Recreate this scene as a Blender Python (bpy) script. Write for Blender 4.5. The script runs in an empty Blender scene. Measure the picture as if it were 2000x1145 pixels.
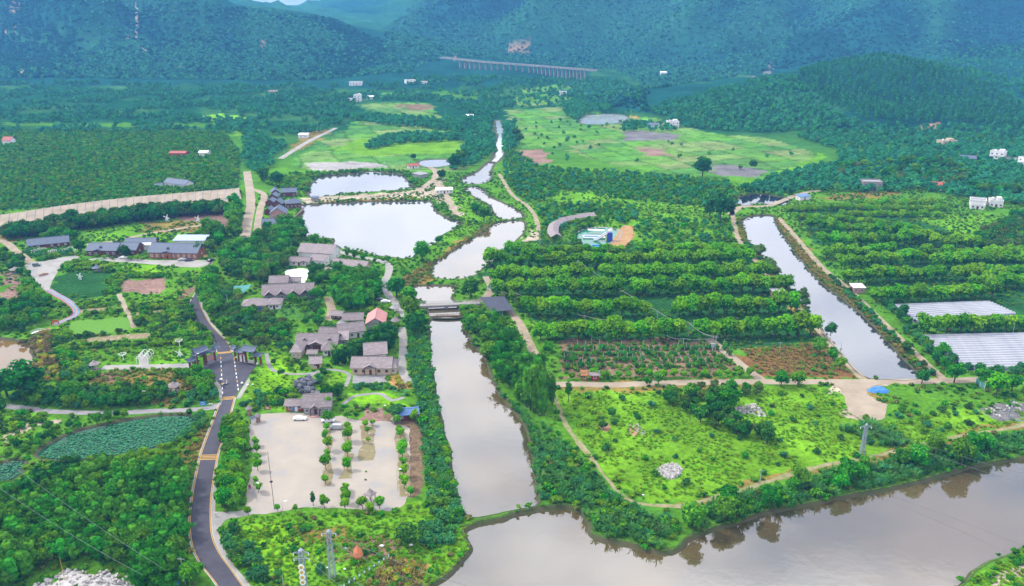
import bpy, math, random
import numpy as np
from mathutils import Vector, Matrix, geometry
random.seed(7); rng = np.random.default_rng(7)
scene = bpy.context.scene
COL = scene.collection
PI = math.pi
# ---------------------------------------------------------------- camera
H = 135.0; PITCH = math.radians(19.5); FPX = 1556.0
cam = bpy.data.cameras.new('camera'); cam.lens = 36 * FPX / 2000; cam.sensor_width = 36
cam.clip_start = 1; cam.clip_end = 40000
cam_o = bpy.data.objects.new('camera', cam); COL.objects.link(cam_o)
cam_o.location = (0, 0, H); cam_o.rotation_euler = (PI / 2 - PITCH, 0, 0)
scene.camera = cam_o
# ---------------------------------------------------------------- sky and sun
SUN_EL, SUN_AZ = math.radians(48), math.radians(-72)     # azimuth from +Y towards +X
world = bpy.data.worlds.new('World'); scene.world = world; world.use_nodes = True
wn = world.node_tree; wn.nodes.clear()
def wnode(t, **k):
    n = wn.nodes.new(t)
    for a, b in k.items(): setattr(n, a, b)
    return n
sky = wnode('ShaderNodeTexSky', sky_type='NISHITA', sun_disc=False, sun_elevation=SUN_EL, sun_rotation=SUN_AZ)
tc = wnode('ShaderNodeTexCoord')
mp = wnode('ShaderNodeMapping'); mp.inputs['Scale'].default_value = (1, 1, 2.6)
no1 = wnode('ShaderNodeTexNoise'); no1.inputs['Scale'].default_value = 2.3; no1.inputs['Detail'].default_value = 6
no1.inputs['Roughness'].default_value = .55
cr = wnode('ShaderNodeValToRGB')
cr.color_ramp.elements[0].position = .4; cr.color_ramp.elements[0].color = (6.3, 6.6, 7.9, 1)
cr.color_ramp.elements[1].position = .58; cr.color_ramp.elements[1].color = (14.2, 14.0, 14.2, 1)
cov = wnode('ShaderNodeMapRange'); cov.inputs['From Min'].default_value = .34; cov.inputs['From Max'].default_value = .5
cov.inputs['To Min'].default_value = .7; cov.inputs['To Max'].default_value = 1
mx = wnode('ShaderNodeMix', data_type='RGBA')
bg = wnode('ShaderNodeBackground'); bg.inputs['Strength'].default_value = .1
wo = wnode('ShaderNodeOutputWorld')
L = wn.links.new
L(tc.outputs['Generated'], mp.inputs[0]); L(mp.outputs[0], no1.inputs['Vector'])
L(no1.outputs['Fac'], cr.inputs[0]); L(no1.outputs['Fac'], cov.inputs['Value'])
L(cov.outputs[0], mx.inputs[0]); L(sky.outputs[0], mx.inputs[6]); L(cr.outputs[0], mx.inputs[7])
L(mx.outputs[2], bg.inputs[0]); L(bg.outputs[0], wo.inputs[0])
sun = bpy.data.lights.new('sun', 'SUN'); sun.energy = 2.3; sun.angle = math.radians(5); sun.color = (1, .95, .86)
sun_o = bpy.data.objects.new('sun', sun); COL.objects.link(sun_o)
sdir = Vector((math.sin(SUN_AZ) * math.cos(SUN_EL), math.cos(SUN_AZ) * math.cos(SUN_EL), math.sin(SUN_EL)))
sun_o.rotation_euler = sdir.to_track_quat('Z', 'Y').to_euler(); sun_o.location = sdir * 800
vs = scene.view_settings; vs.view_transform = 'Standard'; vs.look = 'None'; vs.exposure = 1.02; vs.gamma = 1; vs.use_curve_mapping = False
cy = scene.cycles; cy.max_bounces = 5; cy.diffuse_bounces = 2; cy.glossy_bounces = 2; cy.transmission_bounces = 2
cy.volume_bounces = 1; cy.transparent_max_bounces = 4; cy.use_denoising = True; cy.sample_clamp_indirect = 6
cy.caustics_reflective = False; cy.caustics_refractive = False
# ---------------------------------------------------------------- photo pixel -> place
cP, sP = math.cos(PITCH), math.sin(PITCH)
def rays(p):
    p = np.atleast_2d(np.asarray(p, float)); u = (p[:, 0] - 1000) / FPX; v = -(p[:, 1] - 572.5) / FPX
    return np.stack([u, cP + v * sP, -sP + v * cP], 1)
def W(pts, z=0.0):
    d = rays(pts); t = (z - H) / d[:, 2]
    return d[:, :2] * t[:, None]
def P(px, py, z=0.0):
    w = W([(px, py)], z)[0]; return Vector((w[0], w[1], z))
def atD(px, py, D):
    d = rays([(px, py)])[0]; t = D / d[1]
    return np.array([d[0] * t, D, H + d[2] * t])
def mpp(py):   # metres per photo pixel on the ground row py
    return H / ((py - 20) * cP)
# ---------------------------------------------------------------- numpy noise
def _h(ix, iy, s):
    n = (ix * 374761393 + iy * 668265263 + s * 1442695041) & 0xffffffff
    n = ((n ^ (n >> 13)) * 1274126177) & 0xffffffff
    return ((n ^ (n >> 16)) & 0xffff) / 65535.0
def vnoise(x, y, s=0):
    xi = np.floor(x).astype(np.int64); yi = np.floor(y).astype(np.int64); fx = x - xi; fy = y - yi
    fx = fx * fx * (3 - 2 * fx); fy = fy * fy * (3 - 2 * fy)
    a = _h(xi, yi, s); b = _h(xi + 1, yi, s); c = _h(xi, yi + 1, s); d = _h(xi + 1, yi + 1, s)
    return (a * (1 - fx) + b * fx) * (1 - fy) + (c * (1 - fx) + d * fx) * fy
def fbm(x, y, o=4, s=0):
    r = 0; a = .5; t = 0
    for i in range(o): r = r + a * vnoise(x, y, s + i); t += a; a *= .5; x = x * 2.03 + 7.1; y = y * 2.03 - 3.7
    return r / t
def pip(poly, x, y):
    poly = np.asarray(poly, float); ins = np.zeros(x.shape, bool)
    bb = (x >= poly[:, 0].min()) & (x <= poly[:, 0].max()) & (y >= poly[:, 1].min()) & (y <= poly[:, 1].max())
    idx = np.nonzero(bb)
    if idx[0].size == 0: return ins
    xx = x[idx]; yy = y[idx]; r = np.zeros(xx.shape, bool); j = len(poly) - 1
    for i in range(len(poly)):
        x0, y0 = poly[i]; x1, y1 = poly[j]
        if y0 != y1:
            r ^= ((y0 > yy) != (y1 > yy)) & (xx < (x1 - x0) * (yy - y0) / (y1 - y0) + x0)
        j = i
    ins[idx] = r; return ins
def resample(pts, step, closed=False, smooth=True):
    p = [np.asarray(q, float) for q in pts]; n = len(p); out = []
    segs = n if closed else n - 1
    for i in range(segs):
        a = p[i]; b = p[(i + 1) % n]
        z = p[(i - 1) % n] if (closed or i > 0) else a; c = p[(i + 2) % n] if (closed or i + 2 < n) else b
        k = max(1, int(np.linalg.norm(b - a) / step))
        for j in range(k):
            t = j / k
            if smooth:
                out.append(.5 * ((2 * a) + (b - z) * t + (2 * z - 5 * a + 4 * b - c) * t * t + (3 * a - z - 3 * b + c) * t ** 3))
            else: out.append(a + (b - a) * t)
    if not closed: out.append(p[-1])
    return np.array(out)
def offset(poly, d):
    q = np.asarray(poly); t = np.roll(q, -1, 0) - np.roll(q, 1, 0); t /= np.linalg.norm(t, axis=1)[:, None] + 1e-9
    area = .5 * np.sum(q[:, 0] * np.roll(q[:, 1], -1) - np.roll(q[:, 0], -1) * q[:, 1])
    n = np.stack([t[:, 1], -t[:, 0]], 1) * (1 if area > 0 else -1)
    return q + n * (d if np.ndim(d) == 0 else np.asarray(d)[:, None])
# ---------------------------------------------------------------- objects and meshes
def tag(o, label=None, cat=None, group=None, kind=None):
    if label: o['label'] = label
    if cat: o['category'] = cat
    if group: o['group'] = group
    if kind: o['kind'] = kind
    return o
def empty(name, loc, rz=0.0, label=None, cat=None, group=None):
    o = bpy.data.objects.new(name, None); COL.objects.link(o); o.location = loc; o.rotation_euler = (0, 0, rz)
    o.empty_display_size = .3
    return tag(o, label, cat, group)
def mk(name, me, parent=None, loc=(0, 0, 0), rz=0.0):
    o = bpy.data.objects.new(name, me); COL.objects.link(o)
    if parent: o.parent = parent
    o.location = loc; o.rotation_euler = (0, 0, rz)
    return o
def mesh_np(name, V, polys, mats, midx=None, smooth=False):
    """V (N,3); polys: list of (M,k) int arrays"""
    me = bpy.data.meshes.new(name); V = np.asarray(V, np.float32)
    polys = [np.asarray(p, np.int32) for p in polys if len(p)]
    loops = np.concatenate([p.ravel() for p in polys]); tot = np.concatenate([np.full(len(p), p.shape[1], np.int32) for p in polys])
    st = np.concatenate([[0], np.cumsum(tot)[:-1]]).astype(np.int32)
    me.vertices.add(len(V)); me.vertices.foreach_set('co', V.ravel())
    me.loops.add(len(loops)); me.loops.foreach_set('vertex_index', loops)
    me.polygons.add(len(tot)); me.polygons.foreach_set('loop_start', st)
    if midx is not None: me.polygons.foreach_set('material_index', np.asarray(midx, np.int32))
    me.polygons.foreach_set('use_smooth', np.full(len(tot), bool(smooth)))
    me.update(calc_edges=True)
    for m in (mats if isinstance(mats, (list, tuple)) else [mats]): me.materials.append(m)
    return me
class MB:
    """collects boxes, bars, prisms for one mesh"""
    def __init__(s): s.v = []; s.f = []; s.n = 0; s.mi = []
    def add(s, v, f, m=0):
        s.v += [tuple(map(float, a)) for a in v]; s.f += [tuple(i + s.n for i in q) for q in f]; s.n += len(v); s.mi += [m] * len(f); return s
    def box(s, x0, x1, y0, y1, z0, z1, m=0):
        return s.add([(x0, y0, z0), (x1, y0, z0), (x1, y1, z0), (x0, y1, z0), (x0, y0, z1), (x1, y0, z1), (x1, y1, z1), (x0, y1, z1)],
                     [(0, 3, 2, 1), (4, 5, 6, 7), (0, 1, 5, 4), (1, 2, 6, 5), (2, 3, 7, 6), (3, 0, 4, 7)], m)
    def bar(s, a, b, r, r2=None, k=4, m=0):
        a = Vector(a); b = Vector(b); r2 = r if r2 is None else r2
        d = (b - a).normalized(); u = d.cross(Vector((0, 0, 1)) if abs(d.z) < .95 else Vector((1, 0, 0))).normalized(); w = d.cross(u)
        v = []
        for c, q in ((a, r), (b, r2)):
            for i in range(k):
                t = 2 * PI * (i + .5) / k; v.append(c + (u * math.cos(t) + w * math.sin(t)) * q)
        f = [(i, (i + 1) % k, k + (i + 1) % k, k + i) for i in range(k)] + [tuple(range(k))[::-1], tuple(range(k, 2 * k))]
        return s.add(v, f, m)
    def tube(s, pts, r, k=5, m=0):
        for a, b in zip(pts[:-1], pts[1:]): s.bar(a, b, r, k=k, m=m)
        return s
    def lathe(s, prof, k=10, c=(0, 0, 0), m=0, sx=1, sy=1):
        v = []; f = []
        for r, z in prof:
            for i in range(k): t = 2 * PI * i / k; v.append((c[0] + r * math.cos(t) * sx, c[1] + r * math.sin(t) * sy, c[2] + z))
        for j in range(len(prof) - 1):
            for i in range(k): f.append((j * k + i, j * k + (i + 1) % k, (j + 1) * k + (i + 1) % k, (j + 1) * k + i))
        f.append(tuple(range(k))[::-1]); f.append(tuple((len(prof) - 1) * k + i for i in range(k)))
        return s.add(v, f, m)
    def prism(s, poly, axis, a, b, m=0):
        """poly in the plane across axis, extruded from a to b; axis 'x': poly=(y,z), 'y': (x,z), 'z': (x,y)"""
        n = len(poly); g = {'x': lambda p, t: (t, p[0], p[1]), 'y': lambda p, t: (p[0], t, p[1]), 'z': lambda p, t: (p[0], p[1], t)}[axis]
        v = [g(p, a) for p in poly] + [g(p, b) for p in poly]
        f = [(i, (i + 1) % n, n + (i + 1) % n, n + i) for i in range(n)] + [tuple(range(n))[::-1], tuple(range(n, 2 * n))]
        return s.add(v, f, m)
    def mesh(s, name, mats, smooth=False):
        me = bpy.data.meshes.new(name); me.from_pydata(s.v, [], s.f)
        for m in (mats if isinstance(mats, (list, tuple)) else [mats]): me.materials.append(m)
        if any(s.mi): me.polygons.foreach_set('material_index', s.mi)
        if smooth: me.polygons.foreach_set('use_smooth', [True] * len(s.f))
        me.update(); return me
    def obj(s, name, mats, parent=None, loc=(0, 0, 0), rz=0.0, smooth=False):
        return mk(name, s.mesh(name, mats, smooth), parent, loc, rz)
# ---------------------------------------------------------------- materials
def nt(m):
    m.use_nodes = True; t = m.node_tree; t.nodes.clear(); return t
def mat(name, c1, c2=None, scale=1.0, rough=.8, detail=5, spec=.25, bump=0.0, bscale=None, vary=0.0, c3=None, metal=0.0, stretch=None):
    """two or three albedos mixed by world-anchored noise; optional bump; vary = per-object value change"""
    k_ = .85 if c1[0] > .62 and c1[2] > .6 else .64
    c1 = tuple(x * k_ for x in c1); c2 = tuple(x * k_ for x in c2) if c2 else None; c3 = tuple(x * k_ for x in c3) if c3 else None
    m = bpy.data.materials.new(name); t = nt(m); N = t.nodes; Lk = t.links.new
    out = N.new('ShaderNodeOutputMaterial'); b = N.new('ShaderNodeBsdfPrincipled'); Lk(b.outputs[0], out.inputs[0])
    b.inputs['Roughness'].default_value = rough; b.inputs['Specular IOR Level'].default_value = spec; b.inputs['Metallic'].default_value = metal
    co = N.new('ShaderNodeTexCoord'); src = co.outputs['Object']
    if stretch:
        q = N.new('ShaderNodeMapping'); q.inputs['Scale'].default_value = stretch; Lk(src, q.inputs[0]); src = q.outputs[0]
    c2 = c2 or tuple(x * .8 for x in c1)
    n = N.new('ShaderNodeTexNoise'); n.inputs['Scale'].default_value = scale; n.inputs['Detail'].default_value = detail; n.inputs['Roughness'].default_value = .6
    Lk(src, n.inputs['Vector'])
    r = N.new('ShaderNodeValToRGB'); e = r.color_ramp.elements
    e[0].position = .36; e[0].color = (*c1, 1); e[1].position = .64; e[1].color = (*c2, 1)
    if c3: k = e.new(.52); k.color = (*c3, 1)
    Lk(n.outputs['Fac'], r.inputs[0]); cs = r.outputs[0]
    if vary:
        oi = N.new('ShaderNodeObjectInfo'); mr = N.new('ShaderNodeMapRange'); mr.inputs['To Min'].default_value = 1 - vary; mr.inputs['To Max'].default_value = 1 + vary
        Lk(oi.outputs['Random'], mr.inputs['Value']); hs = N.new('ShaderNodeHueSaturation'); Lk(mr.outputs[0], hs.inputs['Value']); Lk(cs, hs.inputs['Color']); cs = hs.outputs[0]
    Lk(cs, b.inputs['Base Color'])
    if bump:
        n2 = N.new('ShaderNodeTexNoise'); n2.inputs['Scale'].default_value = bscale or scale * 3; n2.inputs['Detail'].default_value = 4; Lk(src, n2.inputs['Vector'])
        bp = N.new('ShaderNodeBump'); bp.inputs['Strength'].default_value = bump; bp.inputs['Distance'].default_value = .3
        Lk(n2.outputs['Fac'], bp.inputs['Height']); Lk(bp.outputs[0], b.inputs['Normal'])
    return m
def leafmat(name, c1, c2, hue=.02, val=.3, trans=.16, scale=.9):
    m = bpy.data.materials.new(name); t = nt(m); N = t.nodes; Lk = t.links.new
    out = N.new('ShaderNodeOutputMaterial'); d = N.new('ShaderNodeBsdfDiffuse'); tr = N.new('ShaderNodeBsdfTranslucent'); ms = N.new('ShaderNodeMixShader')
    ms.inputs[0].default_value = trans
    co = N.new('ShaderNodeTexCoord'); n = N.new('ShaderNodeTexNoise'); n.inputs['Scale'].default_value = scale; n.inputs['Detail'].default_value = 3
    Lk(co.outputs['Object'], n.inputs['Vector'])
    r = N.new('ShaderNodeValToRGB'); e = r.color_ramp.elements; e[0].position = .38; e[0].color = (*c1, 1); e[1].position = .62; e[1].color = (*c2, 1)
    Lk(n.outputs['Fac'], r.inputs[0])
    oi = N.new('ShaderNodeObjectInfo')
    wnz = N.new('ShaderNodeTexWhiteNoise'); wnz.noise_dimensions = '1D'; Lk(oi.outputs['Random'], wnz.inputs['W'])
    mr = N.new('ShaderNodeMapRange'); mr.inputs['To Min'].default_value = 1 - val; mr.inputs['To Max'].default_value = 1 + val; Lk(oi.outputs['Random'], mr.inputs['Value'])
    mh = N.new('ShaderNodeMapRange'); mh.inputs['To Min'].default_value = .5 - hue; mh.inputs['To Max'].default_value = .5 + hue; Lk(wnz.outputs['Value'], mh.inputs['Value'])
    hs = N.new('ShaderNodeHueSaturation'); Lk(mr.outputs[0], hs.inputs['Value']); Lk(mh.outputs[0], hs.inputs['Hue']); Lk(r.outputs[0], hs.inputs['Color'])
    for s_ in (d, tr): Lk(hs.outputs[0], s_.inputs['Color'])
    Lk(d.outputs[0], ms.inputs[1]); Lk(tr.outputs[0], ms.inputs[2]); Lk(ms.outputs[0], out.inputs[0])
    return m
def stripes(name, c1, c2, axis, period, duty=.5, rough=.7, spec=.25, bump=.4):
    """painted or ribbed bands along one object axis"""
    m = mat(name, c1, tuple(x * .85 for x in c1), .5, rough, spec=spec); t = m.node_tree; N = t.nodes; Lk = t.links.new
    b = [n for n in N if n.type == 'BSDF_PRINCIPLED'][0]; src = b.inputs['Base Color'].links[0].from_socket
    co = N.new('ShaderNodeTexCoord'); sx = N.new('ShaderNodeSeparateXYZ'); Lk(co.outputs['Object'], sx.inputs[0])
    a = N.new('ShaderNodeMath'); a.operation = 'DIVIDE'; a.inputs[1].default_value = period; Lk(sx.outputs['XYZ'.index(axis)], a.inputs[0])
    fr = N.new('ShaderNodeMath'); fr.operation = 'FRACT'; Lk(a.outputs[0], fr.inputs[0])
    gt = N.new('ShaderNodeMath'); gt.operation = 'GREATER_THAN'; gt.inputs[1].default_value = duty; Lk(fr.outputs[0], gt.inputs[0])
    x = N.new('ShaderNodeMix'); x.data_type = 'RGBA'; Lk(gt.outputs[0], x.inputs[0]); Lk(src, x.inputs[6]); x.inputs[7].default_value = (*c2, 1)
    Lk(x.outputs[2], b.inputs['Base Color'])
    if bump:
        bp = N.new('ShaderNodeBump'); bp.inputs['Strength'].default_value = bump; bp.inputs['Distance'].default_value = .05; Lk(fr.outputs[0], bp.inputs['Height']); Lk(bp.outputs[0], b.inputs['Normal'])
    return m
def watermat(name, c1, c2, ior=2.5, rough=.05, bump=.05, bs=.35):
    m = mat(name, c1, c2, .02, rough, spec=.5, detail=3); t = m.node_tree; N = t.nodes; Lk = t.links.new
    b = [n for n in N if n.type == 'BSDF_PRINCIPLED'][0]; b.inputs['IOR'].default_value = ior
    co = N.new('ShaderNodeTexCoord'); n2 = N.new('ShaderNodeTexNoise'); n2.inputs['Scale'].default_value = bs; n2.inputs['Detail'].default_value = 5
    Lk(co.outputs['Object'], n2.inputs['Vector']); bp = N.new('ShaderNodeBump'); bp.inputs['Strength'].default_value = bump; bp.inputs['Distance'].default_value = .3
    Lk(n2.outputs['Fac'], bp.inputs['Height']); Lk(bp.outputs[0], b.inputs['Normal'])
    return m
M = {}
M['asphalt'] = mat('asphalt', (.058, .054, .074), (.08, .075, .098), .25, .75, bump=.1, bscale=6)
M['concrete'] = mat('pale_concrete', (.42, .4, .37), (.3, .29, .28), .12, .85, c3=(.37, .35, .32))
M['lot'] = mat('parking_ground', (.46, .405, .335), (.36, .345, .335), .1, .9, c3=(.42, .37, .31), detail=8)
M['sand'] = mat('sand', (.46, .38, .28), (.34, .27, .19), .12, .95, detail=7)
M['dirt'] = mat('track_dirt', (.46, .37, .26), (.3, .24, .15), .25, .95, detail=7)
M['gravelp'] = mat('grey_path', (.36, .34, .35), (.26, .25, .25), .3, .9)
M['bank'] = mat('bank_earth', (.1, .085, .045), (.06, .09, .025), .3, .95, detail=8, bump=.5)
M['yellow'] = mat('yellow_paint', (.72, .42, .06), (.62, .36, .06), 1, .7)
M['white'] = mat('white_paint', (.78, .78, .76), (.68, .68, .66), .5, .6)
M['kerb'] = mat('kerb_stone', (.5, .47, .42), (.4, .37, .33), 1, .8)
M['foam'] = mat('white_foam', (.8, .82, .85), (.6, .65, .7), 1.5, .8)
M['slate'] = mat('slate_blue_tiles', (.1, .13, .19), (.14, .175, .245), .8, .6, bump=.35, bscale=5, stretch=(1, 3, 3))
M['purple'] = mat('purple_grey_tiles', (.25, .205, .215), (.36, .305, .315), .6, .75, bump=.35, bscale=5, stretch=(1, 3, 3), vary=.16, c3=(.29, .24, .235))
M['pinkroof'] = mat('pink_tiles', (.6, .25, .23), (.68, .33, .3), .5, .7, bump=.3, bscale=4)
M['redroof'] = mat('red_tiles', (.4, .1, .08), (.48, .15, .11), .5, .7)
M['thatch'] = mat('grey_thatch', (.26, .23, .22), (.36, .32, .29), 2, .95, bump=.6)
M['black'] = mat('black_netting', (.055, .06, .085), (.08, .085, .115), .6, .85, bump=.4)
M['cream'] = mat('cream_plaster', (.68, .53, .36), (.6, .46, .32), .4, .85)
M['plaster'] = mat('white_plaster', (.74, .72, .7), (.6, .58, .57), .3, .85)
M['grey'] = mat('grey_plaster', (.4, .39, .4), (.31, .3, .31), .3, .85)
M['wood'] = mat('red_brown_timber', (.2, .062, .04), (.14, .045, .032), .8, .7, stretch=(1, 1, .3))
M['block'] = mat('bare_block', (.4, .34, .31), (.31, .27, .25), 1.0, .9)
M['woodlt'] = mat('orange_timber', (.42, .16, .07), (.34, .12, .055), .8, .7)
M['redpaint'] = mat('red_paint', (.45, .035, .03), (.38, .03, .028), .7, .6)
M['pinkwall'] = mat('pink_wall', (.62, .33, .3), (.55, .29, .26), .5, .85)
M['brick'] = mat('bare_brick', (.42, .26, .21), (.34, .2, .16), 1.2, .9)
M['bluemetal'] = mat('blue_sheet_metal', (.1, .2, .42), (.13, .25, .5), .5, .5)
M['glass'] = mat('window_glass', (.03, .045, .07), (.05, .07, .1), .3, .12, spec=.8)
M['glassw'] = mat('pale_grey_glass', (.3, .34, .38), (.2, .24, .28), .3, .2, spec=.8)  # grey panes, paler than the dark window glass
M['door'] = mat('dark_red_door', (.13, .03, .025), (.1, .025, .02), .8, .6)
M['steel'] = mat('galvanised_steel', (.42, .46, .54), (.34, .38, .46), .8, .45, spec=.5)
M['pole'] = mat('concrete_pole', (.5, .49, .47), (.4, .39, .38), .8, .8)
M['wire'] = mat('cable', (.3, .32, .33), (.24, .26, .27), .5, .6)
M['carw'] = mat('white_car_paint', (.8, .8, .8), (.76, .76, .76), .5, .2, spec=.6)
M['cars'] = mat('silver_car_paint', (.5, .52, .54), (.46, .48, .5), .5, .25, spec=.6)
M['card'] = mat('dark_car_paint', (.03, .035, .055), (.025, .03, .045), .5, .2, spec=.6)
M['carg'] = mat('green_car_paint', (.1, .16, .14), (.08, .13, .11), .5, .35, spec=.5)
M['rubber'] = mat('rubber', (.02, .02, .02), (.03, .03, .03), 2, .8)
M['film'] = mat('white_plastic_film', (.5, .51, .55), (.4, .41, .46), .35, .4, spec=.5, bump=.15, bscale=1.5)
M['trunk'] = mat('bark', (.12, .085, .06), (.08, .06, .045), 1.5, .95)
M['rock'] = mat('grey_rock', (.2, .21, .24), (.1, .105, .12), .5, .9, bump=.5)
M['stone'] = mat('pale_rubble', (.6, .57, .54), (.42, .4, .39), .8, .9, vary=.2)
M['orange'] = mat('orange_cloth', (.75, .26, .12), (.68, .2, .08), .8, .7)
M['tarp'] = mat('blue_tarpaulin', (.05, .2, .62), (.07, .28, .72), .8, .5, bump=.4)
M['bluesign'] = mat('blue_sign', (.04, .25, .66), (.05, .28, .7), .3, .4)
M['greensign'] = mat('green_sign', (.05, .3, .16), (.06, .33, .18), .3, .4)
M['teal'] = mat('teal_netting', (.1, .34, .32), (.07, .26, .25), .5, .9)
M['poolblue'] = mat('inflatable_blue', (.05, .3, .75), (.05, .25, .65), .6, .3, spec=.5)
M['navy'] = mat('inflatable_navy', (.03, .06, .42), (.03, .08, .5), .6, .3, spec=.5)
M['lime'] = mat('inflatable_green', (.4, .6, .12), (.35, .5, .1), .6, .3, spec=.5)
M['skin'] = mat('skin', (.5, .3, .2), (.46, .27, .18), 1, .6)
# ================================================================ TERRAIN
# hill crests: (photo pixel x, photo pixel y, distance ahead of the camera), half width, roughness
HILLS = [
 ([(240,95,2150),(300,58,2150),(345,26,2150),(400,22,2150),(460,17,2150),(520,14,2150),(600,24,2120),(650,40,2080),(700,58,2030),(740,82,1980),(775,108,1920),(802,136,1850)], 480, .16),
 ([(-900,-140,3000),(-500,-150,3000),(-200,-115,2950),(0,-85,2900),(150,-60,2850),(250,-30,2780),(330,-4,2700),(380,22,2640),(430,70,2580)], 1150, .4),
 ([(735,82,5200),(780,45,5000),(830,12,4800),(870,-12,4700),(1000,-80,4500),(1300,-170,4200),(1700,-220,3900),(2300,-230,3700),(2900,-230,3600)], 2230, .34),
 ([(-900,-120,9200),(-300,-80,9200),(300,-60,9200),(480,-35,9000),(600,-45,9200),(760,-30,9200),(900,-60,9200),(1200,-80,9200)], 2600, .22),
 ([(1430,172,1240),(1500,146,1250),(1560,139,1240),(1640,121,1230),(1720,109,1230),(1800,122,1220),(1870,141,1200),(1930,170,1150),(1990,205,1080),(2080,240,1000)], 265, .14),
 ([(1265,212,1380),(1330,192,1330),(1400,174,1300),(1460,158,1290),(1520,143,1300)], 235, .16),
 ([(1400,205,1130),(1460,183,1140),(1530,167,1140),(1600,180,1100),(1650,205,1040)], 150, .14),
 ([(1740,150,1850),(1840,114,1800),(1900,95,1800),(1960,91,1800),(2100,80,1800),(2400,90,1700)], 380, .2),
 ([(1230,172,2050),(1300,152,2000),(1380,132,2000),(1450,112,2000),(1540,95,2050)], 330, .2),
 ([(-300,104,1900),(-100,108,1850),(0,118,1820),(150,114,1820),(300,120,1820),(380,134,1780)], 210, .2),
]
SPURS = [  # additive ridges on the big slopes: points, half width, height
 ([(1500,-60,3700),(1300,20,3100),(1150,75,2700),(1040,117,2420)], 170, 75), ([(1300,-100,4000),(1100,0,3500),(960,70,2900),(880,106,2600)], 180, 80),
 ([(1850,-80,3400),(1620,0,2900),(1460,60,2500),(1350,110,2200)], 170, 70), ([(2200,-40,3000),(1950,30,2500),(1760,70,2200),(1620,100,2000)], 150, 60),
 ([(1150,-90,4300),(980,-10,3900),(860,50,3500)], 180, 70), ([(60,-40,2600),(110,40,2350),(170,85,2150),(235,118,1980)], 120, 55),
 ([(230,-20,2650),(290,40,2450),(350,90,2250),(400,128,2050)], 120, 50), ([(-60,-30,2600),(0,40,2350),(60,78,2150),(150,116,1950)], 120, 55)]
def _poly3(pts): return np.array([atD(*p) for p in pts])
_H3 = [(_poly3(p), w, r) for p, w, r in HILLS]; _S3 = [(_poly3(p), w, h) for p, w, h in SPURS]
def pdist(pl, x, y):
    best = np.full(x.shape, 1e9); bz = np.zeros(x.shape); sw = np.zeros(x.shape)
    for a, b in zip(pl[:-1], pl[1:]):
        dx, dy = b[0] - a[0], b[1] - a[1]; t = np.clip(((x - a[0]) * dx + (y - a[1]) * dy) / (dx * dx + dy * dy + 1e-9), 0, 1)
        d = np.hypot(x - a[0] - t * dx, y - a[1] - t * dy); w = 1 / (d + 8) ** 4
        best = np.minimum(best, d); bz += w * (a[2] + t * (b[2] - a[2])); sw += w
    return best, bz / sw
def ridge(x, y):   # folds that run down the valley sides
    sgn = np.where(x > -300, 1.0, -1.0); u = x * .87 - sgn * y * .5; v = sgn * x * .5 + y * .87
    return 1 - np.abs(2 * fbm(u / 300 + 3, v / 1100, 4, 5) - 1) * 2.4
def hgt(x, y):
    x = np.asarray(x, float); y = np.asarray(y, float); z = np.zeros(x.shape); far = y > 820
    if not far.any(): return z
    xf = x[far]; yf = y[far]; zf = np.zeros(xf.shape)
    rd = ridge(xf, yf)
    fn = fbm(xf / 90, yf / 90, 4, 11) - .5
    for pl, w, r in _H3:
        d, cz = pdist(pl, xf, yf); u = d / w; g = np.clip(1 - u, 0, 1); g = g * g * (3 - 2 * g) * .45 + g * .55
        hh = cz * g
        edge = np.clip(u * 3, 0, 1) * (g > 0)
        hh = hh + (rd * r * 1.15 * np.minimum(hh, 260) + fn * 26 * min(1, r * 4)) * edge * np.clip(hh / 30, 0, 1)
        zf = np.maximum(zf, hh)
    for pl, w, hh in _S3:
        d, _ = pdist(pl, xf, yf); g = np.clip(1 - d / w, 0, 1); zf = zf + 1.5 * hh * g * np.clip(zf / 60, 0, 1)
    z[far] = np.maximum(zf, 0); return z
def ground(pts):
    """where the photo's sight line meets the ground (hills included)"""
    d = rays(pts); n = len(d); res = np.zeros((n, 3)); done = np.zeros(n, bool)
    w = W(pts) if (d[:, 2] < 0).all() else None
    for t in np.concatenate([np.linspace(100, 2600, 420), np.linspace(2610, 9000, 260)]):
        q = d * t; z = H + q[:, 2]; hz = hgt(q[:, 0], q[:, 1]); hit = (~done) & (z <= hz)
        res[hit] = np.stack([q[hit, 0], q[hit, 1], hz[hit]], 1); done |= hit
        if done.all(): break
    res[~done] = [0, 0, -999]
    flat = done & (res[:, 2] <= 0.01)
    if flat.any():
        k = H / -d[flat, 2]; res[flat, 0] = d[flat, 0] * k; res[flat, 1] = d[flat, 1] * k; res[flat, 2] = 0
    return res
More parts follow.
